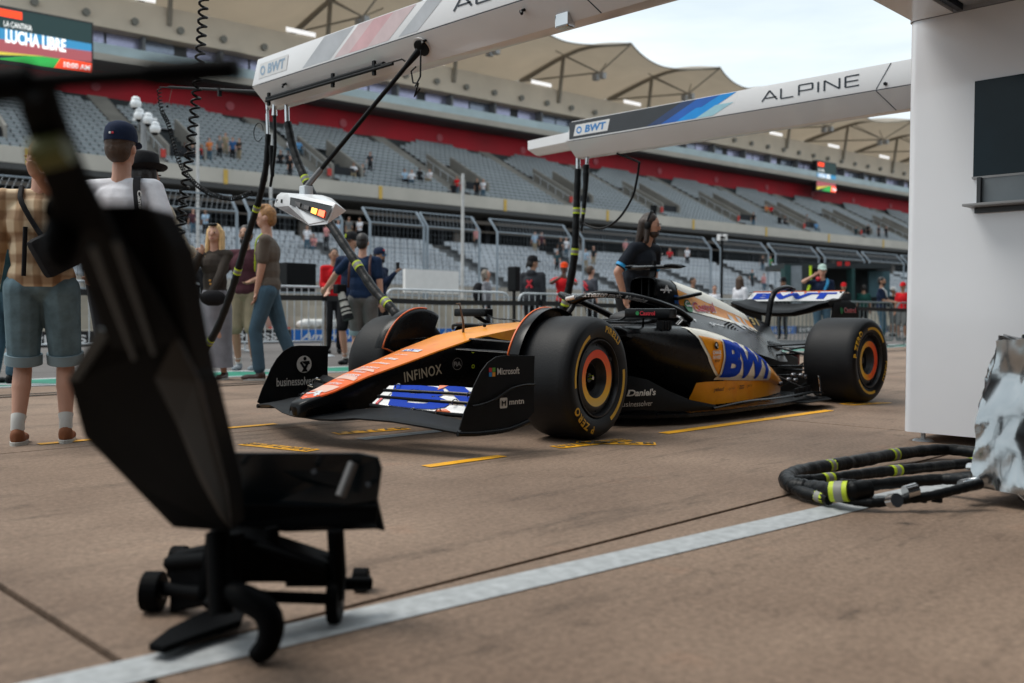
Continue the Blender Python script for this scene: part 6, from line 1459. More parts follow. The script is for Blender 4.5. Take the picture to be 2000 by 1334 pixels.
# plaid shirt, woven bands of colour
PLAID = bpy.data.materials.new('cloth_plaid'); PLAID.use_nodes = True; n_ = PLAID.node_tree.nodes; l_ = PLAID.node_tree.links; p_ = n_['Principled BSDF']; tc_ = n_.new('ShaderNodeTexCoord'); prev = None
for dr, sc in (('X', 3.2), ('Z', 2.6)):
    w_ = n_.new('ShaderNodeTexWave'); w_.wave_type = 'BANDS'; w_.bands_direction = dr; w_.inputs['Scale'].default_value = sc; w_.inputs['Distortion'].default_value = 1.2; w_.inputs['Detail'].default_value = 2; w_.inputs['Detail Scale'].default_value = 2; l_.new(tc_.outputs['Object'], w_.inputs[0])
    r_ = n_.new('ShaderNodeValToRGB'); r_.color_ramp.elements[0].position = .25; r_.color_ramp.elements[0].color = (.46, .33, .22, 1); r_.color_ramp.elements[1].position = .6; r_.color_ramp.elements[1].color = (.80, .70, .56, 1); l_.new(w_.outputs[0], r_.inputs[0])
    if prev is None: prev = r_.outputs[0]
    else:
        m_ = n_.new('ShaderNodeMixRGB'); m_.blend_type = 'MULTIPLY'; m_.inputs[0].default_value = .85; l_.new(prev, m_.inputs[1]); l_.new(r_.outputs[0], m_.inputs[2]); l_.new(m_.outputs[0], p_.inputs['Base Color'])
p_.inputs['Roughness'].default_value = .85
# 1 plaid man, back to us, looking left
fa = dirv(-.30, -1); PA = spot(82, 5.25)
A_ = person('man in a tan plaid shirt and light denim shorts seen from behind at the left', PA, fa, 1.665, 0, PLAID, 'long', DENL, 'shorts', M('rust_suede_shoe', (.20, .065, .022), .8), H_GI, 'short', lh=(-.28, .05, .86), rh=(.25, .16, 1.0), lf=(-.13, 0, 0), rf=(.12, .05, 0), headyaw=.8, vox=.009, build=1.12, loose=1.15)
bag = thing('crossbody_bag', A_['W']((.12, -.14, 1.12)), 'black crossbody bag on the back of the man in the plaid shirt', 'bag')
q = MB(); q.box(A_['W']((.12, -.165, 1.13)), (.26, .09, .22), Matrix.Rotation(.5, 3, 'Y')); q.build('pouch', BLK, bag, bevel=.03, smooth=40)
MB().tube(smooth_path([A_['W'](p) for p in ((-.10, -.02, 1.50), (-.08, -.13, 1.40), (.02, -.155, 1.22), (.12, -.16, 1.1))], 4), .014, 6).build('strap', BLK, bag, smooth=60); MB().tube([A_['W']((-.06, -.14, 1.26)), A_['W']((-.07, -.145, .98))], .012, 6).build('strap', BLK, bag, smooth=60)
# 2 white T-shirt, navy cap, arm round his neighbour
fb = dirv(.12, -1); PB2 = spot(238, 5.6); RB_M = rootM(PB2, fb, 1.80)
B_ = person('man in white T-shirt and navy cap with his arm round the plaid-shirted man', PB2, fb, 1.80, 0, WHT, 'short', CHAR, 'shorts', M('black_canvas_shoe', (.015, .015, .017), .8), H_BR, 'short', hat='cap', hatcol=NAVY, lh=local(at(80, 352, 5.12), RB_M), lhint=(0, -.3, -.6), rh=(.30, .1, 1.0), vox=.009, build=1.12, loose=1.15)
for dx, m in ((-.008, PW), (.008, REDP)): B_['Q']().ell(B_['hd']((dx - .0, -.116, 1.735)), (.008, .003, .008), 6, 5).build('cap_badge', m, B_['root'])
sc_ = thing('camera_strap', B_['W']((.1, -.1, 1.3)), 'black camera strap with white lettering over the right shoulder of the white T-shirt', 'strap')
q = MB(); P_ = [B_['W'](p) for p in ((.10, .06, 1.50), (.13, -.06, 1.485), (.165, -.125, 1.36), (.19, -.13, 1.18), (.21, -.10, 1.0))]
pth = smooth_path(P_, 5); wv = B_['W']((1, 0, 0)) - B_['W']((0, 0, 0)); q.rings([[p - wv * .022, p + wv * .022, p + wv * .022 - V((0, 0, 0)) + (DV * -.004), p - wv * .022 + (DV * -.004)] for p in pth]); so = q.build('webbing', BLK, sc_, smooth=40)
decal('lettering', fitbox(text2d('Canon', 1, bold=.03), .13, .024), frame(B_['W']((.178, -.150, 1.40)), (.1 * wv.x, .1 * wv.y, -1), wv), PW, so, off=.003)
# 3 cowboy hat, cream embroidered jacket
CRM = cloth('cream_jacket', (.55, .49, .38), vs=14, var=.25, bump=.7)
C_ = person('person in a black wide hat and cream embroidered jacket beside the white T-shirt', spot(284, 6.15), dirv(.55, -1), 1.70, 1, CRM, 'long', CHAR, 'long', BLACK, H_DK, 'long', hat='cowboy', hatcol=BLK, rh=(.14, .26, 1.18), rhint=(.7, -.3, -.9), lh=(-.2, .2, 1.0), vox=.012, loose=1.3)
for k in range(6):
    C_['Q']().ell(V(C_['sh'][1]).lerp(C_['el'][1], .3 + .11 * k) + V((.045, -.04, .01)), (.022, .014, .022), 6, 5).build('embroidery', M('gold_thread', (.50, .30, .03), .6) if k % 2 else M('red_thread', (.35, .03, .02), .6), C_['root'])
D_ = person('man in a dark teal top and jeans behind the plaid shirt, leftmost', spot(6, 9.6), dirv(.2, -1), 1.76, 1, TEAL, 'long', DEN, 'long', BLACK, H_DK, vox=.02)
# 5 woman in grey cap behind the blonde
E_ = person('woman in a pale grey cap and black jacket behind the blonde woman', by_top(382, 490, 1.64), dirv(.5, -.6), 1.64, 0, BLK, 'long', TEAL, 'long', BLACK, H_GR, hat='cap', hatcol=cloth('pale_grey', (.38, .37, .36)), lh=(-.18, .25, 1.05), vox=.018)
# 6 blonde woman in a long grey skirt
FD = 10.45; PF = spot(420, FD); ff = dirv(-.18, 1); RF = rootM(PF, ff, 1.70)
F_ = person('smiling blonde woman in a brown jacket and long pale grey skirt waving one hand', PF, ff, 1.70, 0, OLV, 'long', None, 'long', BOOT, H_BL, 'long', rh=local(at(391, 497, FD - .25), RF), rhint=(.5, .1, -1), lh=local(at(406, 585, FD - .3), RF), lhint=(-.6, -.5, -.2), headyaw=.12, skirt=SKG, hair_len=.25, vox=.010, build=.92, lf=(-.10, 0, 0), rf=(.09, .02, 0))
F_['Q']().ell(F_['hd']((0, .055, 1.765)), (.065, .03, .018), 10, 6).build('sunglasses_on_hair', BLACK, F_['root'], smooth=60)
fbag = tag(MB().ell(at(416, 582, FD - .34), (.15, .08, .09), 14, 8).build('belt_bag', BLK, None, smooth=60), 'black crescent bag worn at the waist of the blonde woman', 'bag')
ph = MB().box(at(377, 560, FD - .40), (.155, .012, .08), Matrix.Rotation(.9, 3, 'Z') @ Matrix.Rotation(.25, 3, 'Y')).build('smartphone', M('phone_pink', (.55, .36, .34), .3), None, bevel=.004); tag(ph, 'pale pink smartphone in the hand of the blonde woman', 'phone')
for k in range(4): MB().ell(at(410 + k * 1.2, 548 + k * 7, FD - .24), (.014,) * 3, 6, 5).build('lanyard_charm', M('charm_orange', (.55, .25, .03), .5), F_['root'])
# 7 maroon shirt man behind the hose
G_ = person('dark-haired man in a maroon shirt and khaki shorts behind the hanging air hose', by_top(480, 440, 1.84), dirv(-.1, 1), 1.84, 1, MAR, 'short', KHA, 'shorts', M('grey_trainer', (.22, .25, .28), .7), H_DK, rh=(.2, .26, 1.12), lh=(-.16, .28, 1.08), beard=H_DK, vox=.016, build=1.1)
# 8 man in grey T-shirt walking left
PH = spot(524, 10.4); fh = dirv(-1, .12)
H_ = person('ginger-haired man in a grey-brown T-shirt and jeans, hand in pocket, walking left', PH, fh, 1.885, 0, TAUPE, 'short', DEN, 'long', BOOT, H_GI, 'quiff', lh=(-.135, .10, .885), lhint=(-.6, -1, 0), rh=(.135, .10, .885), rhint=(.4, -1, 0), lf=(-.06, .10, 0), rf=(.10, -.26, .02), lean=.02, vox=.010, build=1.06, loose=1.05)
q = MB(); P_ = [H_['W'](p) for p in ((-.07, .05, 1.50), (-.075, .11, 1.42), (-.05, .125, 1.25), (-.02, .13, 1.12), (.02, .125, 1.26), (.07, .10, 1.42), (.06, .04, 1.51))]; q.tube(smooth_path(P_, 4), .009, 6); tag(q.build('lanyard', HIVIS, None, smooth=60), 'fluorescent yellow lanyard round the neck of the man in the grey T-shirt', 'lanyard')
# 9..12 group by the belt post
I_ = person('man in a bright red shirt standing behind the photographer', by_top(652, 484, 1.76), dirv(.4, 1), 1.76, 1, RED, 'long', BLK, 'long', BLACK, H_DK, rh=(.1, .25, 1.1), lh=(-.25, .2, 1.0))
J_ = person('man in a navy shirt and black cap with a yellow stripe beside the photographer', spot(686, 13.7), dirv(-.35, 1), 1.87, 0, NAVY, 'short', BLK, 'shorts', BLACK, H_GR, hat='cap', hatcol=BLK, lh=(-.3, .1, .95), rh=(.3, .1, 1.0))
J_['Q']().box(J_['hd']((.03, .07, 1.75)), (.02, .06, .05)).build('cap_stripe', HIVIS, J_['root'])
PK_ = spot(708, 12.3); fk = dirv(.12, -1); RK = rootM(PK_, fk, 1.76); dK = (PK_ - CP).dot(DV)
K_ = person('photographer in a navy T-shirt and grey shorts seen from behind, leaning on the post', PK_, fk, 1.76, 0, cloth('navy_blue_tee', (.010, .025, .065)), 'short', GRY, 'shorts', M('orange_dark_trainer', (.04, .035, .03), .6), H_DK, lh=local(at(634, 565, dK + .25), RK), lhint=(-1, -.2, .3), rh=(.26, -.02, .86), vox=.012, build=1.12)
st = thing('photo_lens', at(672, 600, dK - .15), 'pale telephoto lens hanging at the hip of the photographer in the navy T-shirt', 'camera lens')
a, b_ = at(666, 572, dK - .2), at(680, 622, dK - .25); dd = (b_ - a)
q = MB(); q.tube([a, a + dd * .35, a + dd * .7, b_], .06, 14, rs=[.045, .050, .062, .066]); q.build('barrel', M('lens_pale', (.42, .41, .37), .4), st, smooth=50)
for f_ in (.28, .55, .72): MB().tube([a + dd * f_, a + dd * (f_ + .06)], .067, 14, rs=[.060 if f_ < .5 else .067] * 2).build('lens_ring', BLACK, st, smooth=50)
MB().tube([a + dd * .86, b_ + dd * .04], .071, 14).build('lens_hood', BLACK, st, smooth=50); MB().box(a - dd * .15, (.15, .10, .12)).build('camera_body', BLACK, st, bevel=.02)
for s_ in (-1, 1): tag(MB().tube(smooth_path([K_['W'](p) for p in ((.10 * s_, .08, 1.44), (.11 * s_, 0, 1.50), (.13 * s_, -.13, 1.38), (.14 * s_, -.155, 1.2), (.16 * s_, -.10, 1.08))], 4), .016, 6).build('harness_strap', M('brown_strap', (.07, .02, .015), .6), None, smooth=60), ('left' if s_ < 0 else 'right') + ' brown shoulder strap on the back of the photographer', 'strap')
PL_ = by_top(741, 487, 1.76); fl_ = dirv(.9, .45); RL = rootM(PL_, fl_, 1.76); dL = (PL_ - CP).dot(DV)
L_ = person('man in a navy cap and blue mirror sunglasses holding up a phone', PL_, fl_, 1.76, 1, NAVY, 'long', BLK, 'long', BLACK, H_DK, hat='cap', hatcol=NAVY, sunglasses='blue', beard=H_DK, rh=local(at(772, 533, dL - .1), RL), lh=local(at(768, 538, dL + .1), RL), rhint=(0, -.3, -1), lhint=(0, -.3, -1))
L_['Q']().ell(L_['hd']((.0, .085, 1.76)), (.03, .012, .02), 8, 5).build('cap_badge', REDP, L_['root'])
tag(MB().box(at(777, 521, dL), (.02, .075, .15)).build('smartphone', BLACK, None, bevel=.005), 'dark smartphone held up by the man in blue mirror sunglasses', 'phone')
# behind the barrier
N1 = person('grey-haired person in a grey top with a black backpack behind the barrier', by_top(951, 526, 1.66), dirv(.9, .2), 1.66, 0, cloth('heather', (.22, .22, .24)), 'long', BLK, 'long', BLACK, H_GR, 'long', hair_len=.08, headpitch=-.2)
tag(MB().ell(N1['W']((0, -.2, 1.22)), (.16, .12, .24), 12, 8).build('backpack', BLK, None, smooth=60), 'black backpack worn by the grey-haired person behind the barrier', 'backpack')
N2 = person('man in black hooded top and black cap with a red mark on his back', by_top(1041, 502, 1.82), dirv(.5, -1), 1.82, 1, CHAR, 'long', BLK, 'long', BLACK, H_DK, 'ponytail', hat='cap', hatcol=BLK, hood=True, headyaw=-.8, build=1.12, loose=1.15)
for s_ in (-1, 1): N2['Q']().bar((-.05 * s_, -.158, 1.33), (.06 * s_, -.158, 1.18), .03, .03).build('back_print', REDP, N2['root'])
N3 = person('man in a red shirt and orange-red cap raising his hands to his face', by_top(1102, 515, 1.78), dirv(-.1, 1), 1.78, 2, RED, 'short', BLK, 'long', BLACK, H_DK, hat='cap', hatcol=cloth('cap_orange_red', (.65, .06, .01)), rh=(.06, .22, 1.48), lh=(-.06, .22, 1.46), rhint=(1, 0, -.6), lhint=(-1, 0, -.6), build=1.1)
N4 = person('short-haired man in a charcoal and red shirt to the right of the farther hoses', by_top(1154, 519, 1.76), dirv(.8, -.5), 1.76, 0, cloth('slate', (.055, .06, .075)), 'short', BLK, 'long', BLACK, H_BR, 'short')
for z in (1.30, 1.38): N4['Q']().bar((-.10, -.13, z + .05), (.06, -.135, z - .08), .035, .02).build('red_flash', REDP, N4['root'])
# mechanic with headset
PQ = spot(1232, 9.3); fq = dirv(.75, .65); dQ = (PQ - CP).dot(DV)
Q_ = person('long-haired bearded mechanic with headset and black team shirt behind the cockpit', PQ, fq, 1.74, 0, cloth('team_black', (.012, .016, .024)), 'short', BLK, 'long', BLACK, H_DKB, 'long', hair_len=.13, beard=H_DKB, rh=(.26, .10, .92), rhint=(1, -.7, 0), lh=(-.24, .12, .95), lhint=(-1, -.7, 0), headyaw=.25, lean=.32, headpitch=-.12, vox=.011, build=1.1)
for s_ in (-1, 1):
    Q_['Q']().ell(Q_['hd']((.088 * s_, -.005, 1.66)), (.022, .036, .045), 10, 8).build('headset_cup', BLACK, Q_['root'], smooth=60)
    e0, e1 = Q_['sh'][s_].lerp(Q_['el'][s_], .70), Q_['sh'][s_].lerp(Q_['el'][s_], .80); Q_['Q']().tube([e0, e1], .063, 14).build('blue_cuff', M('cuff_blue', (.01, .28, .60), .6), Q_['root'], smooth=60)
Q_['Q']().tube([Q_['hd']((.092 * cos(t), -.01, 1.67 + .13 * sin(t))) for t in [i * pi / 12 for i in range(13)]], .010, 6).build('headset_band', BLACK, Q_['root'], smooth=60)
Q_['Q']().tube([Q_['hd'](p) for p in ((-.09, .02, 1.65), (-.08, .08, 1.62), (-.04, .115, 1.61))], .006, 5).build('headset_mic', BLACK, Q_['root'], smooth=60)
for i in range(3): Q_['Q']().bar(Q_['sh'][-1].lerp(Q_['el'][-1], .15 + .13 * i) + V((-.058, .02, 0)), Q_['sh'][-1].lerp(Q_['el'][-1], .15 + .13 * i) + V((-.045, .06, 0)), .012, .012).build('sleeve_print', PW, Q_['root'])
Q_['Q']().box((0, .15, 1.30), (.09, .01, .012)).build('chest_print', PW, Q_['root'])
# right-hand background
person('dark-haired person whose head shows above the engine cover', by_top(1353, 541, 1.70), dirv(.7, .6), 1.70, 1, BLK, 'long', BLK, 'long', BLACK, H_DK, vox=.022)
person('fair person in a pale top low behind the orange engine cover', by_top(1396, 557, 1.58), dirv(-.3, 1), 1.58, 0, WHT, 'short', BLK, 'long', BLACK, H_BR, vox=.022)
person('woman with long brown hair and a white blouse behind the rear wing', by_top(1446, 539, 1.68), dirv(.8, -.5), 1.68, 1, WHT, 'long', KHA, 'long', BLACK, H_BR, 'long', hair_len=.14, vox=.02, loose=1.25)
person('person in a black wide-brimmed hat behind the rear wing', by_top(1530, 545, 1.72), dirv(-.6, 1), 1.72, 1, BLK, 'long', BLK, 'long', BLACK, H_DK, hat='brim', hatcol=BLK, vox=.022)
PV = by_top(1606, 519, 1.86); fv = dirv(-.1, 1); RVm = rootM(PV, fv, 1.86); dV = (PV - CP).dot(DV)
V_ = person('man in a pale green cap raising his hand to his brow behind the rear wing', PV, fv, 1.86, 0, NAVY, 'short', DEN, 'long', BLACK, H_GR, hat='cap', hatcol=cloth('cap_pale_green', (.42, .55, .50)), rh=local(at(1590, 538, dV - .2), RVm), rhint=(1, 0, -.6), build=1.1, vox=.014)
V_['Q']().tube(smooth_path([(-.10, .02, 1.49), (-.09, .12, 1.40), (-.02, .14, 1.25)], 3), .03, 6).build('blue_collar', M('collar_blue', (.02, .25, .50), .6), V_['root'], smooth=60); V_['Q']().ell((.09, .06, 1.50), (.05, .06, .05), 8, 6).build('red_collar', REDP, V_['root'])
W_ = person('dark-haired man in a navy shirt with a pale lanyard leaning on the right barrier', by_top(1722, 541, 1.78), dirv(.75, .45), 1.78, 1, NAVY, 'short', DEN, 'long', BLACK, H_DK, rh=(.05, .32, 1.12), lh=(-.1, .36, 1.12), beard=H_DK, vox=.014)
W_['Q']().tube(smooth_path([(.07, .02, 1.50), (.08, .11, 1.42), (.02, .14, 1.25), (-.06, .11, 1.42)], 3), .012, 5).build('lanyard', PW, W_['root'], smooth=60)
person('person in a pale cap behind the man leaning on the right barrier', by_top(1745, 562, 1.66), dirv(.4, 1), 1.66, 1, BLK, 'long', GRY, 'shorts', BLACK, H_DK, hat='cap', hatcol=cloth('cap_white', (.5, .5, .5)), rh=(.1, .3, 1.3), vox=.02)
person('person in a red top and red cap at the edge of the white cabinet', by_top(1764, 553, 1.76), dirv(-.6, .6), 1.76, 1, RED, 'short', GRY, 'shorts', BLACK, H_DK, hat='cap', hatcol=RED, vox=.02)
person('person in a dark green shirt by the pit-wall kiosk', by_top(1687, 556, 1.70), dirv(.3, -1), 1.70, 1, cloth('bottle_green', (.01, .06, .05)), 'short', BLK, 'long', BLACK, H_DK, vox=.022)
person('person in a dark jacket and red cap by the pit-wall kiosk', by_top(1648, 554, 1.70), dirv(-.3, 1), 1.70, 1, BLK, 'long', BLK, 'long', BLACK, H_DK, hat='cap', hatcol=RED, vox=.022)
# ---------------------------------------------------------------- spectators far off in the stand
def proto(sit, var):
    dct = person('x', V((0, 0, 0)), V((0, 1, 0)), 1.78, 0, WHT, 'short', DEN, 'long', BLACK, H_DK, sitting=sit, vox=.032, face=False, lh=(-.2, .35, .62) if sit else ((-.22, .1, .9) if var else (-.05, .3, 1.1)), rh=(.2, .35, .62) if sit else ((.22, .02, .86) if var else (.28, .0, .9)))
    return dct['root']
protos = {(s, v): proto(s, v) for s in (False, True) for v in (False, True)}
bpy.context.view_layer.update(); dg = bpy.context.evaluated_depsgraph_get(); PM = {}
for key, r in protos.items():
    lst = []
    for ch in r.children: lst.append((ch.name.split('.')[0], bpy.data.meshes.new_from_object(ch.evaluated_get(dg)), ch.data.materials[0]))
    PM[key] = lst
for r in protos.values():
    for ch in list(r.children): bpy.data.objects.remove(ch)
    bpy.data.objects.remove(r)
def spectator(px_, py_, sit, shirt, trous, label, up=True, skin=0, hair=None, var=0, hat=None):
    best = None
    for r in range(NR if up else LNR):
        n = (N0 + r * RUN + .30) if up else (LN0 + r * LRUN + .3); z = (Z0 + r * RISE) if up else (LZ0 + r * LRISE); s = s_of(px_, n); P = SP(s, n, z)
        v = P + V((0, 0, .65 if sit else .9)) - CP; y = 667 - F_PX * v.dot(UV_) / v.dot(DV)
        if best is None or abs(y - py_) < best[0]: best = (abs(y - py_), P)
    P = best[1]; f = dirv(random.uniform(-.6, .6), 1); t = thing('person', P, label, 'person', 'spectators in the grandstand', rz=atan2(-f.x, f.y))
    for nm, me, m0 in PM[(sit, bool(var))]:
        o = bpy.data.objects.new(nm, me); COL.objects.link(o); o.parent = t
        m = {'body': SKIN[skin], 'shirt': shirt, 'trousers': trous, 'hair': hair or H_DK}.get(nm)
        if m: o.material_slots[0].link = 'OBJECT'; o.material_slots[0].material = m
    if hat:
        o = MB().ell(V(P) + V((0, 0, 1.74 if not sit else 1.28)), (.12, .12, .09), 8, 5).build('cap', hat, t, smooth=60)
    return t
ORT = cloth('orange', (.50, .16, .05)); BLT = cloth('sky_blue', (.10, .26, .48)); PKT = cloth('pink', (.50, .22, .22)); GNT = cloth('green', (.03, .20, .08)); LGT = cloth('light_blue', (.30, .42, .55))
for a in [
    (118, 262, 0, BLK, KHA, 'lone standing spectator on the upper stairs above the plaid-shirted man', 1), (362, 300, 1, BLK, BLK, 'spectator in black seated left end of the upper-tier group above the flag pole', 0), (377, 302, 1, CHAR, BLK, 'seated dark-clothed spectator in the upper-tier group behind the coiled cable', 0),
    (395, 305, 1, RED, DEN, 'small seated spectator in red beside the thin pale pole', 1), (410, 297, 0, ORT, DEN, 'standing spectator in an orange top and blue jeans in the upper tier', 0), (430, 294, 0, GRY, BLK, 'standing spectator in grey in the middle of the upper-tier group', 1),
    (441, 284, 0, KHA, KHA, 'standing spectator in beige behind the grey and blue pair in the upper tier', 0), (455, 290, 0, cloth('royal', (.03, .09, .22)), BLK, 'tall standing spectator in a blue shirt at the right of the upper-tier group', 1), (468, 297, 0, OLV, KHA, 'standing spectator in brown beside the stairs at the right of the group', 0),
    (548, 312, 1, BLK, BLK, 'seated spectator in black just right of the nearer hose', 0), (563, 310, 1, CHAR, BLK, 'seated spectator in charcoal between the two nearer hoses', 1), (567, 285, 1, WHT, DEN, 'seated spectator in white right of the thin hanging hose', 0), (583, 290, 1, BLT, DEN, 'seated spectator in sky blue behind the second nearer hose', 0),
    (567, 337, 0, BLK, BLK, 'standing spectator in black low in the upper tier above the signal light', 1), (690, 333, 1, WHT, KHA, 'seated spectator in white below the signal light rod, left of a pair', 0), (708, 337, 1, CHAR, BLK, 'seated spectator in dark clothes, right of the pair by the stairs', 1),
    (722, 322, 0, CHAR, BLK, 'standing spectator in charcoal at the opening above the seated pair', 0), (789, 345, 1, LGT, BLK, 'leftmost seated spectator of the row of four in the middle of the upper tier', 0), (803, 346, 1, WHT, DEN, 'second seated spectator of the row of four in the middle of the upper tier', 1), (818, 347, 1, BLK, BLK, 'black-clothed third spectator of the row of four in the upper tier', 0), (838, 348, 1, WHT, KHA, 'rightmost white-shirted spectator of the row of four in the upper tier', 0),
    (884, 376, 1, BLK, BLK, 'seated spectator in black beside the one in red near the white pole', 1), (891, 371, 0, RED, DEN, 'standing spectator in red and blue near the front rail by the white pole', 0), (930, 377, 0, BLK, BLK, 'standing spectator in black at the front rail right of the white pole', 1), (942, 379, 0, WHT, DEN, 'standing spectator in white at the front rail right of the one in black', 0),
    (1468, 432, 0, BLK, DEN, 'lone standing spectator in black and jeans above the lamp stand', 1), (1493, 412, 1, ORT, KHA, 'seated spectator in orange at the top right of the upper tier', 0), (1502, 413, 1, RED, BLK, 'seated spectator in red beside the one in orange in the upper tier', 1), (1519, 430, 1, BLK, BLK, 'left dark seated spectator of a close pair above the rear wing', 0), (1529, 431, 1, CHAR, BLK, 'right dark seated spectator of a close pair above the rear wing', 0),
    (1572, 432, 0, GRY, GRY, 'standing spectator in grey below the distant video screen', 1), (1590, 446, 1, BLT, DEN, 'seated spectator in blue below the distant video screen', 0), (1668, 452, 1, TEAL, BLK, 'seated spectator in teal left of the three dark figures at far right', 1), (1692, 450, 0, BLK, BLK, 'left figure of three dark standing spectators at the far right', 0), (1712, 455, 0, CHAR, BLK, 'middle figure of three dark standing spectators at the far right', 1), (1727, 457, 0, BLK, CHAR, 'right figure of three dark standing spectators at the far right', 0)]:
    spectator(a[0], a[1], bool(a[2]), a[3], a[4], a[5], True, random.choice([0, 0, 1, 2]), None, a[6])
for a in [
    (600, 470, 0, WHT, DEN, 'standing spectator in white in the lower stand left of the signal light'), (612, 478, 1, PKT, DEN, 'seated spectator in pink in the lower stand right of the grey T-shirt man'), (638, 462, 0, PKT, BLK, 'standing spectator in pink at the back of the lower stand under the signal light'), (660, 455, 0, LGT, BLK, 'standing spectator in pale blue under the signal light'), (681, 440, 0, GRY, KHA, 'standing spectator in grey at the top of the lower stand left of the fence'), (702, 448, 0, WHT, BLK, 'standing spectator in white at the top of the lower stand by the fence post'),
    (930, 468, 0, PKT, BLK, 'standing spectator in pink at the back of the lower stand behind the third fence panel'), (1043, 476, 0, LGT, KHA, 'standing spectator in light blue behind the sixth fence panel'), (1056, 478, 0, MAR, BLK, 'standing spectator in maroon beside the light blue one in the lower stand'), (1094, 484, 0, BLK, BLK, 'standing spectator in black left of the farther hoses in the lower stand'), (1104, 486, 0, WHT, DEN, 'standing spectator in white just left of the farther hoses'),
    (1087, 515, 0, TEAL, BLK, 'standing spectator in teal low in the lower stand left of the farther hoses'), (1158, 500, 0, BLK, KHA, 'standing spectator in black right of the farther hoses'), (1142, 508, 0, LGT, KHA, 'standing spectator in pale blue right of the farther hoses'), (1220, 485, 0, PKT, KHA, 'standing spectator in pink left of the mechanic'), (1306, 495, 1, RED, BLK, 'seated spectator in red right of the mechanic in the lower stand'), (1340, 505, 0, WHT, BLK, 'standing spectator in white above the engine cover'),
    (1487, 515, 0, BLK, DEN, 'standing spectator in black left of the kiosk in the lower stand'), (1502, 520, 0, GNT, BLK, 'standing spectator in green left of the kiosk in the lower stand'), (378, 440, 0, MAR, DEN, 'standing spectator in maroon in the lower stand left of the thin pole'), (402, 442, 0, LGT, BLK, 'standing spectator in pale blue in the lower stand right of the thin pole'), (1467, 548, 0, TEAL, BLK, 'standing spectator in teal low behind the woman in white'), (1490, 552, 0, PKT, DEN, 'standing spectator in pink low right of the woman in white')]:
    spectator(a[0], a[1], bool(a[2]), a[3], a[4], a[5], False, random.choice([0, 0, 1]), None, random.randint(0, 1))
# ================================================================ front jack in the foreground
jk = thing('front_jack', (3.1, 2.7, 0), 'large matt black car jack standing out of focus in the near left foreground', 'jack')
JB = M('jack_black', (.0022, .0025, .003), .55, spec=.04, var=.3, vs=4); JG = M('jack_edge_grey', (.03, .038, .042), .4, .2)
def slab(nm, P, th, m=JB, bevel=.006):
    """outline P of (px, py, depth) points, given real thickness away from the operator"""
    a = [at(*p) for p in P]; d = V((DV.x, DV.y, 0)).normalized() * th; n = len(a); q = MB()
    q.add(a + [p + d for p in a], [tuple(range(n)), tuple(range(n, 2 * n))[::-1]] + [(i, (i + 1) % n, n + (i + 1) % n, n + i) for i in range(n)]); return q.build(nm, m, jk, bevel=bevel)
# handle: a T bar close to the camera and the neck that carries it
MB().tube([at(-60, 168, .80), at(120, 155, .80), at(300, 143, .80)], .0085, 10).build('handle_bar', JB, jk, smooth=60)
MB().tube([at(290, 143, .80), at(470, 133, .80)], .0115, 12).build('handle_grip', JB, jk, smooth=60); MB().tube([at(-60, 170, .8), at(60, 160, .8)], .017, 12).build('handle_grip', JB, jk, smooth=60)
q = MB(); q.rings([[at(cx - w, cy, d), at(cx + w, cy, d), at(cx + w, cy, d) + DV * .03, at(cx - w, cy, d) + DV * .03] for cx, cy, w, d in ((55, 150, 30, .82), (70, 220, 36, .86), (110, 330, 40, .95), (165, 450, 46, 1.05), (225, 560, 60, 1.2), (285, 680, 70, 1.38))]); q.build('neck', JB, jk, bevel=.004)
MB().tube([at(68, 305, .90), at(132, 288, .90)], .0155, 10).build('neck_band', M('band_olive', (.12, .13, .03), .6), jk, smooth=60)
MB().ell(at(118, 470, 1.06), (.020, .020, .035)).build('latch_knob', JB, jk, smooth=60); MB().tube([at(95, 405, 1.05), at(190, 425, 1.05)], .014, 10).build('latch', JB, jk, smooth=60)
for (a, b) in (((180, 480, 1.04), (262, 700, 1.34)), ((225, 470, 1.06), (300, 690, 1.36))): MB().tube([at(*a), at(*b)], .0035, 8).build('gas_strut', JG, jk, smooth=60)
# body shell
slab('body_shell', [(196, 400, 1.12), (285, 398, 1.12), (330, 480, 1.2), (362, 640, 1.35), (388, 750, 1.5), (290, 700, 1.42), (215, 620, 1.3), (180, 520, 1.18)], .10)
slab('lower_shell', [(190, 640, 1.36), (330, 668, 1.36), (385, 745, 1.46), (440, 950, 1.78), (452, 1040, 1.95), (335, 1032, 1.9), (255, 950, 1.76), (160, 855, 1.6), (128, 745, 1.45)], .12, JB, .012)
slab('side_face', [(342, 655, 1.345), (385, 745, 1.44), (440, 950, 1.76), (450, 1035, 1.93), (405, 985, 1.84), (345, 830, 1.56), (300, 740, 1.42)], .02, M('jack_side_sheen', (.011, .011, .010), .4, spec=.2), .004)
slab('bevel_face', [(190, 640, 1.352), (215, 650, 1.352), (150, 745, 1.438), (128, 745, 1.438)], .015, JG, .003)
# blade plate with bolts
pp_ = [(428, 884), (700, 884), (738, 892), (746, 915), (738, 975), (752, 1038), (735, 1034), (560, 1040), (430, 1030)]
plt = slab('lift_plate', [(x, y, 2.22 + (.05 if y > 1000 else 0)) for x, y in pp_], .012, M('plate_black', (.004, .007, .009), .22, spec=.35), .004)
for x, y in ((465, 918), (613, 921), (719, 946)): MB().tube([at(x, y, 2.21), at(x, y, 2.18)], .0065, 8).build('bolt', CHROME, jk)
MB().tube([at(690, 905, 2.2), at(665, 970, 2.17)], .012, 8).build('release_lever', M('lever_grey', (.12, .12, .12), .4), jk, smooth=60)
slab('plate_flange', [(440, 985, 2.205), (738, 990, 2.215), (735, 1022, 2.21), (560, 1034, 2.21), (440, 1026, 2.21)], .008, JB, .002)
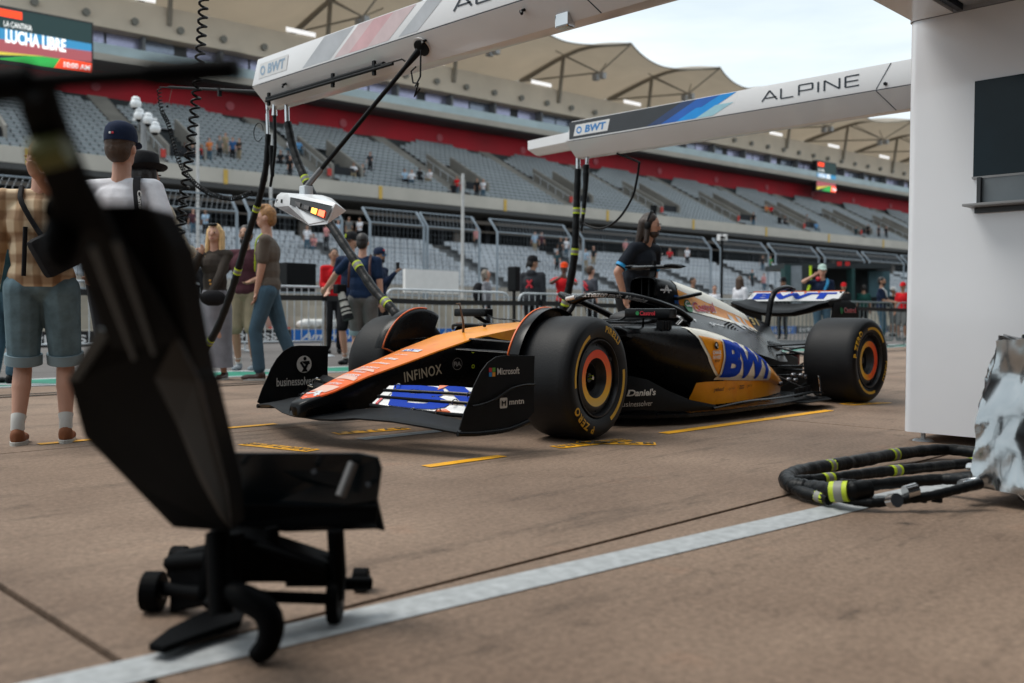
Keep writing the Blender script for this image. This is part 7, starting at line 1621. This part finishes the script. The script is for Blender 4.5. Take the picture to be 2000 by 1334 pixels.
# chassis, links and wheels
for pts_, r in (([(450, 1040, 2.1), (452, 1120, 2.1), (420, 1190, 2.05)], .030), ([(440, 1060, 2.15), (560, 1095, 2.2), (650, 1105, 2.25)], .026), ([(480, 1060, 2.12), (540, 1080, 2.12), (630, 1110, 2.16)], .010), ([(655, 1035, 2.2), (660, 1120, 2.22), (655, 1170, 2.22)], .020), ([(530, 1030, 2.16), (535, 1065, 2.16)], .016),
               ([(420, 1150, 2.1), (520, 1165, 2.12), (650, 1170, 2.2)], .014), ([(640, 1140, 2.26), (725, 1140, 2.3)], .016), ([(330, 1100, 2.3), (440, 1090, 2.2)], .018), ([(320, 1150, 2.32), (420, 1160, 2.2)], .018), ([(560, 1130, 2.25), (660, 1130, 2.3)], .020)):
    MB().tube([at(*p) for p in pts_], r, 8).build('chassis_tube', JB, jk, smooth=60)
slab('chassis_plate', [(400, 1040, 2.1), (480, 1050, 2.1), (640, 1100, 2.2), (640, 1140, 2.2), (480, 1140, 2.1), (380, 1180, 2.05)], .10, JB, .01)
slab('side_bracket', [(330, 1085, 2.3), (400, 1070, 2.25), (430, 1180, 2.2), (330, 1200, 2.3)], .06, JB, .01)
def wheelj(x, y, d, r, w=.03):
    c = at(x, y, d); c.z = r + .001; a = V((RV.x, RV.y, 0)).normalized()
    wj = MB().tube([c - a * w, c + a * w], r, 20).build('jack_wheel', JB, jk, bevel=.004); MB().tube([c - a * (w + .004), c + a * (w + .004)], r * .4, 12).build('wheel_hub', JG, wj)
wheelj(300, 1180, 2.32, .048, .022); wheelj(655, 1180, 2.24, .058, .014); wheelj(705, 1140, 2.5, .030, .02); wheelj(350, 1110, 2.6, .045, .02)
# foot lever: flat blade lying towards the left and a curved hook
fl_pts = [G(x, y, .02) for x, y in ((290, 1272), (330, 1240), (400, 1205), (480, 1195), (470, 1225), (380, 1255), (320, 1278))]
q = MB(); n = len(fl_pts); q.add(fl_pts + [p + V((0, 0, .016)) for p in fl_pts], [tuple(range(n)), tuple(range(n, 2 * n))[::-1]] + [(i, (i + 1) % n, n + (i + 1) % n, n + i) for i in range(n)]); q.build('foot_lever', JB, jk, bevel=.003)
q = MB(); P_ = smooth_path([at(430, 1150, 2.03), at(470, 1165, 2.0), at(515, 1190, 1.98), at(530, 1225, 1.97), at(520, 1262, 1.97), at(495, 1284, 1.97)], 4); q.tube(P_, .02, 10, rs=[.022, .023, .024, .026, .028, .030, .030, .030, .030, .029, .029, .028, .028, .027, .026, .026, .025, .024, .022, .020, .016][:len(P_)] + [.018] * max(0, len(P_) - 21)); q.build('curved_foot', JB, jk, smooth=60)
MB().tube([at(425, 1040, 2.05), at(432, 1200, 2.0)], .026, 10).build('upright', JB, jk, smooth=60)
